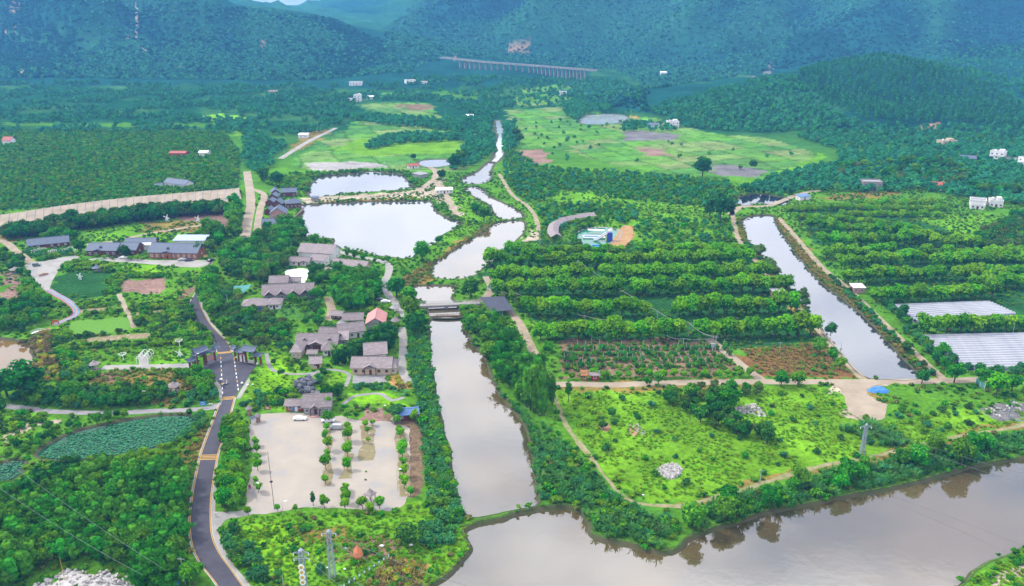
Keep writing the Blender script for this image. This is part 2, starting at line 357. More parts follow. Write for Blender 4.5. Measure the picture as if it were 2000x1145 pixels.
# ---------------------------------------------------------------- water outlines (photo pixels), level
WATER = {
 'river_mouth': (-1.1, [(850,1145),(872,1134),(895,1115),(915,1090),(925,1072),(915,1050),(917,1036),(935,1028),(985,1020),(1000,1013),(1025,1005),(1080,996),(1110,994),(1135,1006),(1147,1026),(1150,1046),(1180,1059),(1225,1066),(1260,1079),(1290,1086),(1330,1076),(1350,1056),(1400,1036),(1470,1016),(1520,1001),(1600,986),(1680,969),(1750,956),(1800,944),(1900,916),(2000,899),(2120,872),(2400,820),(2700,800),(2700,960),(2300,985),(2100,1040),(2000,1068),(1960,1086),(1900,1111),(1870,1146),(1830,1200),(1700,1330),(1200,1400),(700,1350),(790,1200)]),
 'river_reach': (-.9, [(845,624),(843,660),(842,692),(846,722),(851,752),(859,792),(868,830),(878,872),(885,912),(891,942),(901,977),(909,1002),(925,1012),(960,1007),(985,1001),(1040,991),(1046,984),(1045,958),(1041,915),(1034,880),(1027,846),(1010,816),(990,791),(968,761),(955,731),(946,702),(928,682),(914,657),(901,640),(902,623)]),
 'river_pool': (-.6, [(810,562),(845,560),(882,561),(884,572),(878,582),(890,598),(899,612),(901,619),(845,619),(836,605),(828,590),(809,580)]),
 'river_bend': (-.5, [(845,541),(850,520),(880,496),(920,471),(950,451),(970,437),(1000,432),(1019,433),(1025,449),(1006,470),(985,491),(965,506),(945,521),(920,539),(880,545)]),
 'river_shallows': (-.4, [(910,371),(930,366),(955,385),(985,399),(1006,411),(1017,425),(985,428),(970,421),(962,402),(935,388)]),
 'river_bar_pool': (-.6, [(905,357),(914,345),(935,336),(947,325),(961,318),(957,339),(951,354),(930,360)]),
 'upper_stream': (-.5, [(960,317),(969,305),(973,293),(971,279),(973,264),(971,250),(968,236),(976,236),(981,252),(980,268),(981,282),(983,295),(977,307),(968,318)]),
 'upper_pond': (-.5, [(608,384),(616,352),(622,346),(660,342),(700,338),(730,336),(780,342),(790,350),(800,360),(807,368),(740,374),(680,378),(640,383)]),
 'large_pond': (-.6, [(592,408),(600,401),(700,396),(800,394),(837,395),(845,406),(860,421),(898,437),(880,449),(860,461),(845,476),(826,488),(800,505),(770,503),(740,500),(720,495),(700,490),(670,486),(652,477),(650,466),(600,461),(594,440)]),
 'far_pond': (-.4, [(1136,241),(1150,226),(1215,224),(1226,235),(1190,242)]),
 'small_pond': (-.3, [(817,321),(830,314),(875,313),(877,322),(840,327)]),
 'canal': (-.8, [(1452,430),(1470,480),(1500,511),(1530,546),(1560,581),(1590,621),(1620,661),(1660,706),(1690,736),(1703,741),(1795,740),(1780,719),(1750,690),(1720,655),(1690,625),(1650,590),(1600,550),(1570,520),(1535,470),(1515,440),(1505,422)]),
 'dark_pond': (-.5, [(1438,392),(1455,382),(1490,380),(1515,384),(1540,392),(1520,401),(1480,398),(1450,402)]),
 'brown_pond': (-.8, [(-60,660),(0,664),(25,667),(55,679),(62,700),(60,716),(40,726),(10,731),(-60,738)]),
 'lotus_pond': (-.5, [(75,890),(95,872),(150,845),(230,826),(300,815),(365,812),(388,828),(345,860),(300,874),(245,886),(180,897),(110,898)]),
 'lotus_corner': (-.5, [(-80,905),(0,908),(30,899),(46,905),(38,925),(22,938),(0,940),(-80,945)]),
 'plunge_pool': (-.12, [(1126,470),(1128,456),(1150,447),(1185,446),(1208,452),(1205,464),(1190,474),(1160,482),(1140,480)]),
}
WATERMAT = {
 'river': watermat('silty_river_water', (.15,.105,.045), (.07,.06,.03)), 'pond': watermat('pond_water', (.07,.075,.06), (.09,.09,.075), ior=3.1),
 'canal': watermat('canal_water', (.04,.045,.05), (.05,.055,.06)), 'brown': watermat('brown_pond_water', (.24,.15,.05), (.2,.12,.04), ior=1.6), 'milk': watermat('milky_pond_water', (.5,.54,.56), (.42,.47,.5)),
 'lotus': watermat('lotus_pond_water', (.015,.07,.035), (.025,.09,.045), ior=1.18), 'pool': watermat('green_pool_water', (.025,.19,.11), (.035,.23,.14), ior=1.25, bump=.1), 'dark': watermat('dark_pond_water', (.015,.018,.03), (.02,.022,.035), ior=1.45)}
WW = {}; SKIRT = {}
for k, (z, px) in WATER.items():
    w = W(px, z); step = max(1.2, np.linalg.norm(w, axis=1).mean() * .006)
    w = resample(w, step, True)
    amp = step * (.5 if k != 'plunge_pool' else 0)
    w = offset(w, (fbm(w[:, 0] / (step * 5), w[:, 1] / (step * 5), 3, 3) - .5) * 2 * amp)
    WW[k] = w; SKIRT[k] = max(1.4, abs(z) * 1.2, step * .7)
CARVE = [offset(WW[k], SKIRT[k] * .55) for k in WW]
# ---------------------------------------------------------------- land cover (albedo)
C = dict(grass=(.09,.23,.012), mead=(.1,.225,.011), mid=(.05,.15,.014), dark=(.025,.085,.012), forest=(.008,.06,.025), hill=(.008,.055,.045), hillg=(.022,.1,.05),  # hill carries blue distance haze, hillg the tone of lit ridges
         dry=(.26,.2,.05), earth=(.24,.165,.1), pinkearth=(.3,.19,.15), sand=(.5,.42,.31), orange=(.45,.26,.09), field=(.075,.19,.03), pale=(.11,.2,.045), grey=(.2,.19,.19),
         lime=(.13,.3,.01), crop=(.02,.08,.02), concrete=(.42,.4,.38), brownrow=(.24,.13,.05), scar=(.4,.24,.15))
COVER = [
 ('field', [(560,330),(590,300),(660,262),(720,215),(800,200),(850,205),(850,225),(960,245),(965,300),(905,330),(880,335),(700,335)]),
 ('field', [(990,215),(1080,210),(1200,190),(1260,180),(1275,215),(1300,240),(1400,262),(1500,270),(1560,285),(1605,310),(1610,325),(1540,335),(1480,350),(1400,345),(1300,345),(1150,310),(1080,280),(1020,290),(1000,260)]),
 ('field', [(1010,255),(1060,225),(1140,250),(1200,280),(1120,295),(1040,285)]), ('pale', [(1220,285),(1300,290),(1480,290),(1560,300),(1500,330),(1380,330),(1260,320)]),
 ('pale', [(640,330),(700,316),(800,318),(800,332),(700,336)]), ('mead', [(650,290),(700,270),(780,265),(900,275),(905,300),(840,300),(720,305)]),
 ('pale', [(690,205),(760,200),(845,205),(848,222),(800,230),(740,226)]), ('earth', [(765,203),(845,205),(848,215),(800,214)]),
 ('pinkearth', [(1012,293),(1060,292),(1075,318),(1050,322),(1015,308)]), ('grey', [(1392,320),(1460,325),(1505,335),(1480,345),(1410,345),(1390,335)]),
 ('grey', [(1215,258),(1260,256),(1330,264),(1320,272),(1225,276)]), ('orange', [(1215,221),(1250,218),(1253,232),(1235,235),(1218,228)]),
 ('pinkearth', [(1240,290),(1290,292),(1310,305),(1270,306)]), ('lime', [(1260,405),(1370,400),(1380,425),(1330,440),(1250,430)]),
 ('grass', [(1080,380),(1180,370),(1260,390),(1440,420),(1460,480),(1430,498),(1240,490),(1130,440)]),
 ('orange', [(1205,455),(1215,440),(1230,440),(1238,455),(1225,480),(1205,492),(1172,494),(1185,478)]), ('orange', [(1240,487),(1330,486),(1440,480),(1450,492),(1330,500),(1245,497)]),
 ('sand', [(1000,490),(1020,465),(1035,450),(1050,455),(1060,470),(1050,488),(1020,495)]),
 ('field', [(1010,165),(1120,160),(1130,172),(1020,185)]), ('field', [(1130,170),(1250,172),(1262,190),(1150,192)]), ('pale', [(1180,196),(1262,192),(1268,204),(1200,208)]), ('field', [(720,178),(800,172),(830,182),(760,192)]), ('mid', [(840,165),(960,160),(975,190),(860,195)]), ('field', [(1010,190),(1080,182),(1120,192),(1060,206),(1005,208)]),
 ('crop', [(960,470),(1470,470),(1560,620),(1610,665),(1440,680),(1080,670),(1030,620),(945,545)]),
 ('earth', [(1095,668),(1210,662),(1330,662),(1420,675),(1440,715),(1400,735),(1250,738),(1095,735),(1085,705)]),
 ('brownrow', [(1445,680),(1590,672),(1640,720),(1650,735),(1500,738),(1450,712)]),
 ('mead', [(1085,765),(1200,762),(1300,765),(1460,760),(1610,755),(1660,790),(1700,830),(1900,800),(2000,800),(2000,820),(1900,850),(1700,890),(1500,935),(1350,975),(1260,975),(1190,925),(1120,840)]),
 
 ('sand', [(1615,745),(1740,745),(1700,765),(1728,785),(1735,798),(1725,818),(1705,822),(1668,812),(1655,800),(1650,775)]),
 ('dry', [(1700,758),(1730,760),(1732,785),(1705,778)]), ('dry', [(1090,752),(1280,745),(1450,735),(1480,750),(1300,765),(1090,765)]),
 ('scar', [(1225,830),(1245,828),(1262,845),(1245,855)]), ('scar', [(1160,826),(1190,822),(1205,838),(1180,845)]), ('concrete', [(1430,793),(1480,790),(1490,808),(1450,812)]),
 ('grey', [(1920,795),(2000,780),(2000,815),(1960,830)]),
 ('dry', [(1440,425),(1452,430),(1500,515),(1560,585),(1610,650),(1690,735),(1700,745),(1670,745),(1600,670),(1530,580),(1470,500),(1430,440)]),
 ('dry', [(1505,425),(1525,425),(1600,520),(1690,605),(1770,680),(1835,735),(1795,740),(1720,655),(1650,590),(1570,520)]),
 ('dry', [(770,560),(800,535),(835,515),(890,480),(945,440),(968,432),(950,452),(880,497),(848,522),(842,543),(810,560)]), ('grass', [(845,410),(900,400),(960,420),(950,445),(900,470),(862,462),(895,440)]),
 ('grass', [(850,380),(905,375),(930,390),(960,420),(900,440),(860,415)]), ('sand', [(585,388),(700,382),(805,372),(850,350),(835,335),(855,330),(868,362),(880,395),(905,420),(890,428),(850,388),(800,385),(700,390),(600,398)]),
 ('orange', [(600,398),(700,390),(800,386),(800,393),(700,396),(598,402)]), ('concrete', [(595,322),(610,317),(750,318),(740,328),(620,333)]),
 ('mid', [(0,240),(470,240),(500,300),(470,370),(0,410)]), ('crop', [(0,245),(440,250),(465,310),(460,375),(0,412)]),
 ('grass', [(170,440),(250,432),(280,445),(270,460),(190,470),(165,462)]), ('pinkearth', [(340,415),(450,408),(455,438),(440,445),(350,430)]), ('dry', [(265,435),(360,430),(440,440),(440,450),(280,458)]),
 ('pinkearth', [(0,530),(20,528),(45,560),(40,600),(0,605)]), ('dry', [(0,455),(40,458),(55,470),(0,478)]), ('grass', [(200,470),(300,455),(345,455),(340,470),(240,478)]),
 ('crop', [(106,540),(125,532),(205,532),(215,540),(205,582),(130,586),(105,566)]), ('lime', [(255,519),(330,517),(320,531),(260,531)]), ('lime', [(205,520),(255,518),(250,528),(205,527)]),
 ('pinkearth', [(238,546),(332,543),(322,571),(235,574)]), ('earth', [(345,570),(370,562),(372,580),(345,588)]), ('pinkearth', [(60,655),(100,640),(110,690),(120,740),(70,750),(62,700)]),
 ('dry', [(170,745),(230,722),(330,715),(390,745),(400,770),(330,790),(250,770),(150,765)]), ('earth', [(160,735),(260,718),(300,722),(220,745)]), ('mead', [(120,640),(240,622),(250,650),(120,665)]),
 ('grass', [(300,690),(370,690),(365,706),(300,708)]), ('grass', [(0,800),(100,808),(110,820),(60,850),(0,875)]), ('sand', [(0,850),(60,828),(112,816),(118,826),(60,846),(0,866)]),
 ('mead', [(500,700),(560,690),(600,735),(640,735),(690,725),(690,760),(620,760),(560,800),(500,790),(480,770)]), ('lime', [(660,795),(690,768),(760,765),(800,790),(730,790)]),
 ('lime', [(505,715),(540,705),(560,760),(520,775)]), ('lime', [(520,655),(545,650),(548,680),(520,692)]),
 ('orange', [(762,732),(800,735),(802,756),(770,758)]), ('earth', [(690,812),(820,795),(835,830),(832,980),(775,985),(790,900),(760,830)]), ('pinkearth', [(690,800),(770,800),(770,830),(690,830)]),
 ('grass', [(480,1005),(830,990),(900,1010),(915,1040),(915,1090),(840,1145),(780,1240),(500,1240),(450,1060)]), ('mead', [(700,995),(830,990),(835,1010),(760,1020)]), ('lime', [(470,1020),(560,1010),(640,1080),(560,1145),(480,1110)]),
 ('dry', [(560,1030),(650,1020),(680,1050),(600,1060)]), ('earth', [(640,1060),(720,1040),(780,1055),(740,1100),(660,1100)]), ('orange', [(710,1145),(760,1090),(830,1100),(790,1145)]),
 ('lime', [(820,1100),(900,1050),(915,1080),(860,1130),(800,1150)]), ('dry', [(690,1250),(760,1100),(830,1130),(800,1250)]),
 ('grass', [(2000,1085),(1960,1100),(1910,1130),(1890,1146),(1860,1200),(2300,1200),(2300,1040)]), ('sand', [(2010,1088),(1960,1120),(1925,1150),(1985,1150),(2050,1110)]),
 ('dry', [(1330,985),(1500,935),(1700,885),(1860,855),(2000,820),(2000,832),(1860,868),(1700,900),(1500,950),(1340,1000)]),
 ('mid', [(1100,860),(1200,960),(1320,990),(1290,1080),(1160,1055),(1050,990),(1040,900)]), ('dry', [(360,880),(400,830),(412,830),(398,880),(380,950),(368,1000),(372,1060),(360,1060)]),
 ('grass', [(1730,425),(1830,415),(1960,420),(1930,450),(1850,465),(1790,462)]), ('dry', [(1590,385),(1680,375),(1760,375),(1740,385),(1620,392)]), ('pale', [(1780,455),(1850,455),(1850,465),(1800,468)]),
 ('crop', [(1540,410),(1720,400),(1900,470),(2100,480),(2100,660),(1860,650),(1740,600),(1600,480)]),
 ('grass', [(1520,335),(1610,300),(1620,330),(1560,340)]), ('dry', [(610,245),(650,255),(600,290),(560,300)]), ('lime', [(370,228),(440,222),(480,230),(430,240)]), ('mead', [(460,255),(500,250),(520,280),(480,275)]),
]
HCOVER = [  # colour patches on the hill sides
 ('scar', [(513,80),(525,78),(524,90),(517,98),(511,90)]), ('scar', [(26,2),(40,0),(38,18),(28,26),(18,26)]), ('scar', [(5,60),(50,53),(52,58),(10,64)]), ('scar', [(190,2),(202,3),(200,5),(190,4)]),
 ('scar', [(238,2),(250,9),(247,11),(236,4)]), ('scar', [(188,42),(192,42),(191,52),(187,54)]), ('scar', [(985,95),(1005,86),(1028,88),(1035,98),(1000,104)]), ('scar', [(200,64),(215,63),(213,67),(202,68)]), ('scar', [(345,128),(356,131),(352,134)]),
 ('scar', [(28,140),(44,144),(45,148),(30,146)]), ('scar', [(868,106),(895,110),(885,113)]), ('scar', [(1225,12),(1235,0),(1232,6),(1210,24)]), ('concrete', [(820,26),(834,21),(833,24),(820,30)]),
 ('grey', [(1455,150),(1500,122),(1512,130),(1470,155)]), ('hillg', [(0,48),(60,70),(110,80),(200,105),(170,118),(100,106),(20,80)]), ('hillg', [(100,62),(180,66),(240,95),(215,112),(150,82)]), ('hillg', [(250,60),(330,80),(390,128),(310,122),(240,92)]),
 ('hillg', [(1290,212),(1400,180),(1520,158),(1480,190),(1390,228),(1310,232)]), ('hillg', [(1500,185),(1600,180),(1660,215),(1600,240),(1500,235)]), ('field', [(1340,225),(1395,205),(1410,208),(1360,232)]),
 ('hillg', [(1262,140),(1290,128),(1315,128),(1290,160),(1262,162)]), ('scar', [(1790,246),(1830,240),(1850,248),(1800,255)])]
for k_ in ('dry','earth','pinkearth','sand','orange','grey','concrete','brownrow','scar'): C[k_] = tuple(x * .66 for x in C[k_])
# terrain sheet: rows even in view angle near, geometric beyond
ys = np.concatenate([np.arange(1700, 126, -1.7)]); depr = PITCH + np.arctan((ys - 572.5) / FPX)
rowsD = H / np.tan(depr); rowsD = np.concatenate([[20., 45.], rowsD[rowsD > 60], np.geomspace(rowsD[-1] * 1.012, 10600, 100)])
NC = 640; sc_ = np.linspace(-1, 1, NC)
Y = np.repeat(rowsD[:, None], NC, 1); X = sc_[None, :] * (.74 * Y + 60)
Z = hgt(X.ravel(), Y.ravel()).reshape(X.shape)
pxy = None
def toPix(x, y, z):
    zc = y * cP - (z - H) * sP; u = x / zc; v = (y * sP + (z - H) * cP) / zc
    return 1000 + u * FPX, 572.5 - v * FPX
cov_ = np.zeros((Y.size, 3)); xf = X.ravel(); yf = Y.ravel(); zf_ = Z.ravel()
nz = fbm(xf / 60, yf / 60, 4, 21)[:, None]; nz2 = fbm(xf / 14, yf / 14, 3, 31)[:, None]
base = np.array(C['mid']) * (1 - nz) + np.array(C['grass']) * nz * .9
fo = np.array(C['forest'])[None] * (.7 + .6 * nz2)
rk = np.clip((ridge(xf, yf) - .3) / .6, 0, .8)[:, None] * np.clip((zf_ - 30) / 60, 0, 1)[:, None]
hl = (np.array(C['hill'])[None] * (1 - rk) + np.array(C['hillg'])[None] * rk) * (.6 + .8 * nz)  # ridges paler, folds darker: relief light put into the ground colour
wv = np.clip((yf - 700) / 300, 0, 1)[:, None]; cov_ = base * (1 - wv) + fo * wv
fo = fo * (1 - .8 * np.clip(nz - .45, 0, .3) / .3) + np.array([.045, .13, .03])[None] * (.8 * np.clip(nz - .45, 0, .3) / .3)
cov_ = base * (1 - wv) + fo * wv
wl = (np.abs(xf) > 0) & (zf_ > 6); cov_[wl] = hl[wl]; cov_[yf > 6400] = (np.array([.29, .31, .33])[None] * (.85 + .3 * nz[yf > 6400]))  # farthest mountain: pale distance haze put into its ground colour
jx = (fbm(xf / 9, yf / 9, 3, 41) - .5); jy = (fbm(xf / 9, yf / 9, 3, 51) - .5)
for key, poly in COVER:
    wp = W(poly); amp = 7 + np.abs(wp[:, 1]).mean() * .018
    k = pip(wp, xf + jx * amp, yf + jy * amp) & (zf_ < 3)
    col = np.array(C[key])[None] * (.78 + .44 * nz2[k]) * (.85 + .3 * nz[k])
    if key in ('field', 'pale') :   # small plots of different crops with darker bunds between them
        a_, b_ = (xf[k] * .94 + yf[k] * .34) / 34 + (nz[k, 0] - .5) * .5, (yf[k] * .94 - xf[k] * .34) / 26 + (nz2[k, 0] - .5) * .3; hh = _h(np.floor(a_).astype(np.int64), np.floor(b_).astype(np.int64), 3)
        tint = np.array([[.07, .2, .03], [.11, .23, .04], [.045, .14, .03], [.14, .22, .06], [.06, .17, .04], [.17, .2, .08], [.09, .24, .025]])[(hh * 6.99).astype(int)]
        bund = np.minimum(np.minimum(a_ % 1, 1 - a_ % 1), np.minimum(b_ % 1, 1 - b_ % 1)) < .045
        col = col * .35 + tint * .65 * (.8 + .4 * nz2[k]); col[bund] *= .6
    cov_[k] = col
pxx, pyy = toPix(xf, yf, zf_)
hm = zf_ > 1
for key, poly in HCOVER:
    g = ground(poly); g = g[g[:, 2] > -900]
    if len(g) < 3: continue
    k = pip(g[:, :2], xf + jx * 14, yf + jy * 14) & hm
    cov_[k] = np.array(C[key])[None] * (.8 + .4 * nz2[k])
for cw in CARVE:
    k = pip(cw, xf, yf); Z.ravel()[k] = -4.5
nr = len(rowsD); ii = np.arange(nr * NC).reshape(nr, NC)
quads = np.stack([ii[:-1, :-1], ii[:-1, 1:], ii[1:, 1:], ii[1:, :-1]], -1).reshape(-1, 4)
gm = bpy.data.materials.new('ground_cover'); t = nt(gm); N = t.nodes; Lk = t.links.new
go = N.new('ShaderNodeOutputMaterial'); gd = N.new('ShaderNodeBsdfDiffuse'); ga = N.new('ShaderNodeAttribute'); ga.attribute_name = 'cover'
gc = N.new('ShaderNodeTexCoord'); gn1 = N.new('ShaderNodeTexNoise'); gn1.inputs['Scale'].default_value = .55; gn1.inputs['Detail'].default_value = 8; gn1.inputs['Roughness'].default_value = .7
gn2 = N.new('ShaderNodeTexNoise'); gn2.inputs['Scale'].default_value = .06; gn2.inputs['Detail'].default_value = 6
gr = N.new('ShaderNodeMapRange'); gr.inputs['From Min'].default_value = .3; gr.inputs['From Max'].default_value = .7; gr.inputs['To Min'].default_value = .5; gr.inputs['To Max'].default_value = 1.45
gr2 = N.new('ShaderNodeMapRange'); gr2.inputs['From Min'].default_value = .3; gr2.inputs['From Max'].default_value = .7; gr2.inputs['To Min'].default_value = .75; gr2.inputs['To Max'].default_value = 1.25
gmul = N.new('ShaderNodeMath'); gmul.operation = 'MULTIPLY'; ghs = N.new('ShaderNodeHueSaturation'); gb = N.new('ShaderNodeBump'); gb.inputs['Strength'].default_value = .8; gb.inputs['Distance'].default_value = .6
for n_ in (gn1, gn2): Lk(gc.outputs['Object'], n_.inputs['Vector'])
Lk(gn1.outputs['Fac'], gr.inputs['Value']); Lk(gn2.outputs['Fac'], gr2.inputs['Value']); Lk(gr.outputs[0], gmul.inputs[0]); Lk(gr2.outputs[0], gmul.inputs[1])
Lk(gmul.outputs[0], ghs.inputs['Value']); Lk(ga.outputs['Color'], ghs.inputs['Color']); Lk(ghs.outputs[0], gd.inputs['Color']); Lk(gn1.outputs['Fac'], gb.inputs['Height']); Lk(gb.outputs[0], gd.inputs['Normal']); Lk(gd.outputs[0], go.inputs[0])
gme = mesh_np('terrain', np.stack([xf, yf, Z.ravel()], 1), [quads], gm, smooth=True)
ca = gme.color_attributes.new('cover', 'FLOAT_COLOR', 'POINT'); ca.data.foreach_set('color', np.concatenate([cov_, np.ones((len(cov_), 1))], 1).astype(np.float32).ravel())
tag(mk('terrain', gme), 'green valley floor with wooded hills rising round it', 'terrain', kind='structure')
# ---------------------------------------------------------------- flat sheets
KEEP = []   # world outlines that plants stay out of
def keep(w): w = np.asarray(w); KEEP.append((w, w.min(0), w.max(0)))
def sheetW(name, w, z, m, label, kind='structure', cat=None):
    tri = geometry.tessellate_polygon([[Vector((a, b, 0)) for a, b in w]])
    me = mesh_np(name, np.column_stack([w, np.full(len(w), z)]), [np.array(tri)], m)
    # faces up
    if me.polygons[0].normal.z < 0: me.flip_normals()
    return tag(mk(name, me), label, cat or name.split('_')[-1], kind=kind)
def sheet(name, px, z, m, label, jit=.35, step=None, smooth=True, keepout=True, kind='structure', grow=0):
    w = W(px); step = step or max(1.0, w[:, 1].mean() * .005); w = resample(w, step, True, smooth)
    if jit: w = offset(w, (fbm(w[:, 0] / 2.5, w[:, 1] / 2.5, 3, 8) - .5) * 2 * jit + grow)
    if keepout: keep(w)
    return sheetW(name, w, z, m, label, kind)
def stripW(c, width, jit=.15):
    t = np.gradient(c, axis=0); t /= np.linalg.norm(t, axis=1)[:, None] + 1e-9; n = np.stack([-t[:, 1], t[:, 0]], 1)
    hw = np.asarray(width) / 2 * np.ones(len(c)); j1 = (fbm(c[:, 0] / 4, c[:, 1] / 4, 3, 61) - .5) * 2 * jit; j2 = (fbm(c[:, 0] / 4, c[:, 1] / 4, 3, 71) - .5) * 2 * jit
    return c + n * (hw + j1)[:, None], c - n * (hw + j2)[:, None]
def ribbon(name, Lp, Rp, z, m, label, kind='structure', zz=None):
    n = len(Lp); z = np.full(n, z) if zz is None else zz
    V = np.concatenate([np.column_stack([Lp, z]), np.column_stack([Rp, z])]); i = np.arange(n - 1)
    me = mesh_np(name, V, [np.stack([i, n + i, n + i + 1, i + 1], 1)], m)
    if me.polygons[0].normal.z < 0: me.flip_normals()
    return tag(mk(name, me), label, name.split('_')[-1], kind=kind)
def path(name, px, width, z, m, label, jit=.3, keepout=True, hills=False):
    if hills:
        g = ground(px); c = resample(g[:, :2], 12); Lp, Rp = stripW(c, width, jit)
        return ribbon(name, Lp, Rp, 0, m, label, zz=hgt(c[:, 0], c[:, 1]) + 1.2)
    w = W(px); c = resample(w, max(1.2, w[:, 1].mean() * .006)); Lp, Rp = stripW(c, width, jit)
    if keepout: keep(np.concatenate([Lp, Rp[::-1]]))
    return ribbon(name, Lp, Rp, z, m, label)
WL = {'river_mouth': ('wide grey river sweeping across the bottom of the photo', 'river'), 'river_reach': ('straight river reach between the footbridge and the stone weir', 'river'),
 'river_pool': ('small river pool above the beam weir', 'river'), 'river_bend': ('bright river bend beside the large pond', 'river'), 'river_shallows': ('river reach above the bend', 'river'),
 'river_bar_pool': ('short river pool between gravel bars', 'river'), 'upper_stream': ('narrow rapids far up the valley', 'river'), 'upper_pond': ('white pond behind the earth dyke', 'river'),
 'large_pond': ('large bright pond beside the village', 'pond'), 'far_pond': ('small far pond below the wooded hill', 'pond'), 'small_pond': ('small white pond near the river', 'pond'), 'canal': ('straight canal between dry grass banks', 'canal'),
 'dark_pond': ('dark pond at the head of the canal', 'pond'), 'brown_pond': ('brown pond at the left edge', 'pond'), 'lotus_pond': ('lotus pond beside the asphalt road', 'pond'), 'lotus_corner': ('small lotus pond corner by the bamboo', 'pond'), 'plunge_pool': ('green pool round the inflatable slide', 'pool')}
WK = {'canal': 'canal', 'dark_pond': 'dark', 'brown_pond': 'brown', 'lotus_pond': 'lotus', 'lotus_corner': 'lotus', 'plunge_pool': 'pool', 'far_pond': 'milk', 'upper_stream': 'milk'}
for k, w in WW.items():
    z = WATER[k][0]; mm = WATERMAT[WK.get(k, 'pond' if 'pond' in k else 'river')]
    o = sheetW(k, offset(w, .35), z, mm, WL[k][0], cat=WL[k][1]); keep(offset(w, -.2))
    n = len(w); sk = SKIRT[k]; out = offset(w, sk); out2 = offset(w, sk * 1.25); i = np.arange(n); j = (i + 1) % n
    zz = .1 + .25 * (fbm(out[:, 0] / 2, out[:, 1] / 2, 3, 9) - .3)
    V = np.concatenate([np.column_stack([offset(w, -.3), np.full(n, z - .4)]), np.column_stack([offset(w, sk * .35), np.full(n, z * .45)]), np.column_stack([out, zz]), np.column_stack([out2, np.full(n, -.3)])])
    q = np.concatenate([np.stack([i + a * n, j + a * n, j + (a + 1) * n, i + (a + 1) * n], 1) for a in range(3)])
    me = mesh_np('bank', V, [q], M['concrete'] if k == 'plunge_pool' else M['bank'], smooth=True); tag(mk(k.split('_')[0] + '_bank', me), 'earth bank round the ' + WL[k][0], 'bank', kind='structure')
# ---------------------------------------------------------------- road, forecourt, paths
RL = [(470,1300),(440,1190),(424,1145),(391,1101),(375,1066),(370,1021),(376,963),(390,894),(402,858),(412,832),(425,797),(434,779)]
RR = [(560,1300),(505,1190),(475,1145),(451,1111),(431,1083.5),(416,1051),(412,1013),(414,963),(425,893),(436,858),(447,822),(459,777)]
Lp = W(RL); Rp = W(RR)
def par(a, n):
    s = np.concatenate([[0], np.cumsum(np.linalg.norm(np.diff(a, axis=0), axis=1))]); t = np.linspace(0, s[-1], n)
    return np.column_stack([np.interp(t, s, a[:, 0]), np.interp(t, s, a[:, 1])])
NR = 110; Lr = par(resample(Lp, 1.5), NR); Rr = par(resample(Rp, 1.5), NR)
ribbon('asphalt_road', Lr, Rr, .05, M['asphalt'], 'dark asphalt road curving up to the gate forecourt'); keep(np.concatenate([Lr, Rr[::-1]]))
fore = [(434,779),(433,762),(426,748),(412,735),(400,723),(397,713),(404,704),(424,695),(425,689),(452,688),(454,692),(459,701),(476,706),(501,705),(500,716),(486,735),(473,755),(464,768),(459,777)]
sheet('asphalt_forecourt', fore, .054, M['asphalt'], 'asphalt forecourt between the two timber gates', jit=.05, smooth=False)
UL = [(425,689),(420,669),(402,647),(390,634),(375,609),(370,597),(375,584.5),(382,572),(395,538),(405,518),(422,501),(428,486)]
UR = [(452,688),(447,672),(430,654),(410,632),(400,614),(391,594),(390,572),(397,551),(410,523),(425,498),(436,486)]
Lu = par(resample(W(UL), 1.5), 90); Ru = par(resample(W(UR), 1.5), 90)
ribbon('upper_road', Lu, Ru, .05, M['asphalt'], 'narrow asphalt road climbing from the gates to the blue-roofed halls'); keep(np.concatenate([Lu, Ru[::-1]]))
def inset(a, b, d0, d1):
    t = b - a; l = np.linalg.norm(t, axis=1)[:, None]; u = t / l; return a + u * d0, a + u * d1
for nm, a, b in (('left', Lr, Rr), ('right', Rr, Lr)):
    e = len(a) if nm == 'left' else len(a)
    s0, s1 = (0, NR) if nm == 'left' else (0, NR)
    p, q = inset(a[s0:s1], b[s0:s1], .12, .36); ribbon('edge_line', p, q, .058, M['yellow'], f'yellow edge line on the {nm}-hand side of the asphalt road')
    p, q = inset(a[s0:s1], b[s0:s1], -.45, -.02)
    ribbon('road_kerb', p, q, .13, M['kerb'], f'pale kerb along the {nm}-hand side of the asphalt road')
p, q = inset(Ru, Lu, .1, .3); ribbon('edge_line', p, q, .058, M['yellow'], 'thin yellow line on the far road above the gates')
p, q = inset(Ru, Lu, -1.1, -.05); ribbon('road_kerb', p[:60], q[:60], .12, M['kerb'], 'pale kerb strip beside the road above the gates')
p, q = inset(Lu, Ru, -.5, -.03); ribbon('road_kerb', p[:70], q[:70], .12, M['kerb'], 'pale kerb on the village side of the upper road')
def bars(pxa, pxb, n, lab, wd=.45, gap=.95):
    a = W([pxa])[0]; b = W([pxb])[0]; d = (b - a) / np.linalg.norm(b - a); nn = np.array([-d[1], d[0]])
    for i in range(n):
        o = nn * (i - (n - 1) / 2) * gap
        Lb = np.array([a + o, b + o]); ribbon('speed_bar', Lb + nn * wd / 2, Lb - nn * wd / 2, .062, M['yellow'], f'{["first","second","third","fourth"][i]} yellow bar across the road {lab}')
bars((390,894), (425,893), 4, 'beside the lot hedge', .4, .9); bars((434,779), (459,777), 3, 'below the forecourt'); bars((425,690), (452,688), 2, 'between the two gates', .6)
def dashes(a, b, n, lab):
    A = W([a])[0]; B = W([b])[0]
    for i in range(n):
        p0 = A + (B - A) * (i + .1) / n; p1 = A + (B - A) * (i + .62) / n; d = (p1 - p0) / np.linalg.norm(p1 - p0); nn = np.array([-d[1], d[0]]) * .16
        c = np.array([p0, p1]); ribbon('lane_dash', c + nn, c - nn, .06, M['white'] if i % 3 else M['yellow'], f'dash {i+1} from the gates in the {lab} dashed lane line')
dashes((431,697), (435,774), 9, 'left'); dashes((457,699), (466,766), 9, 'right')
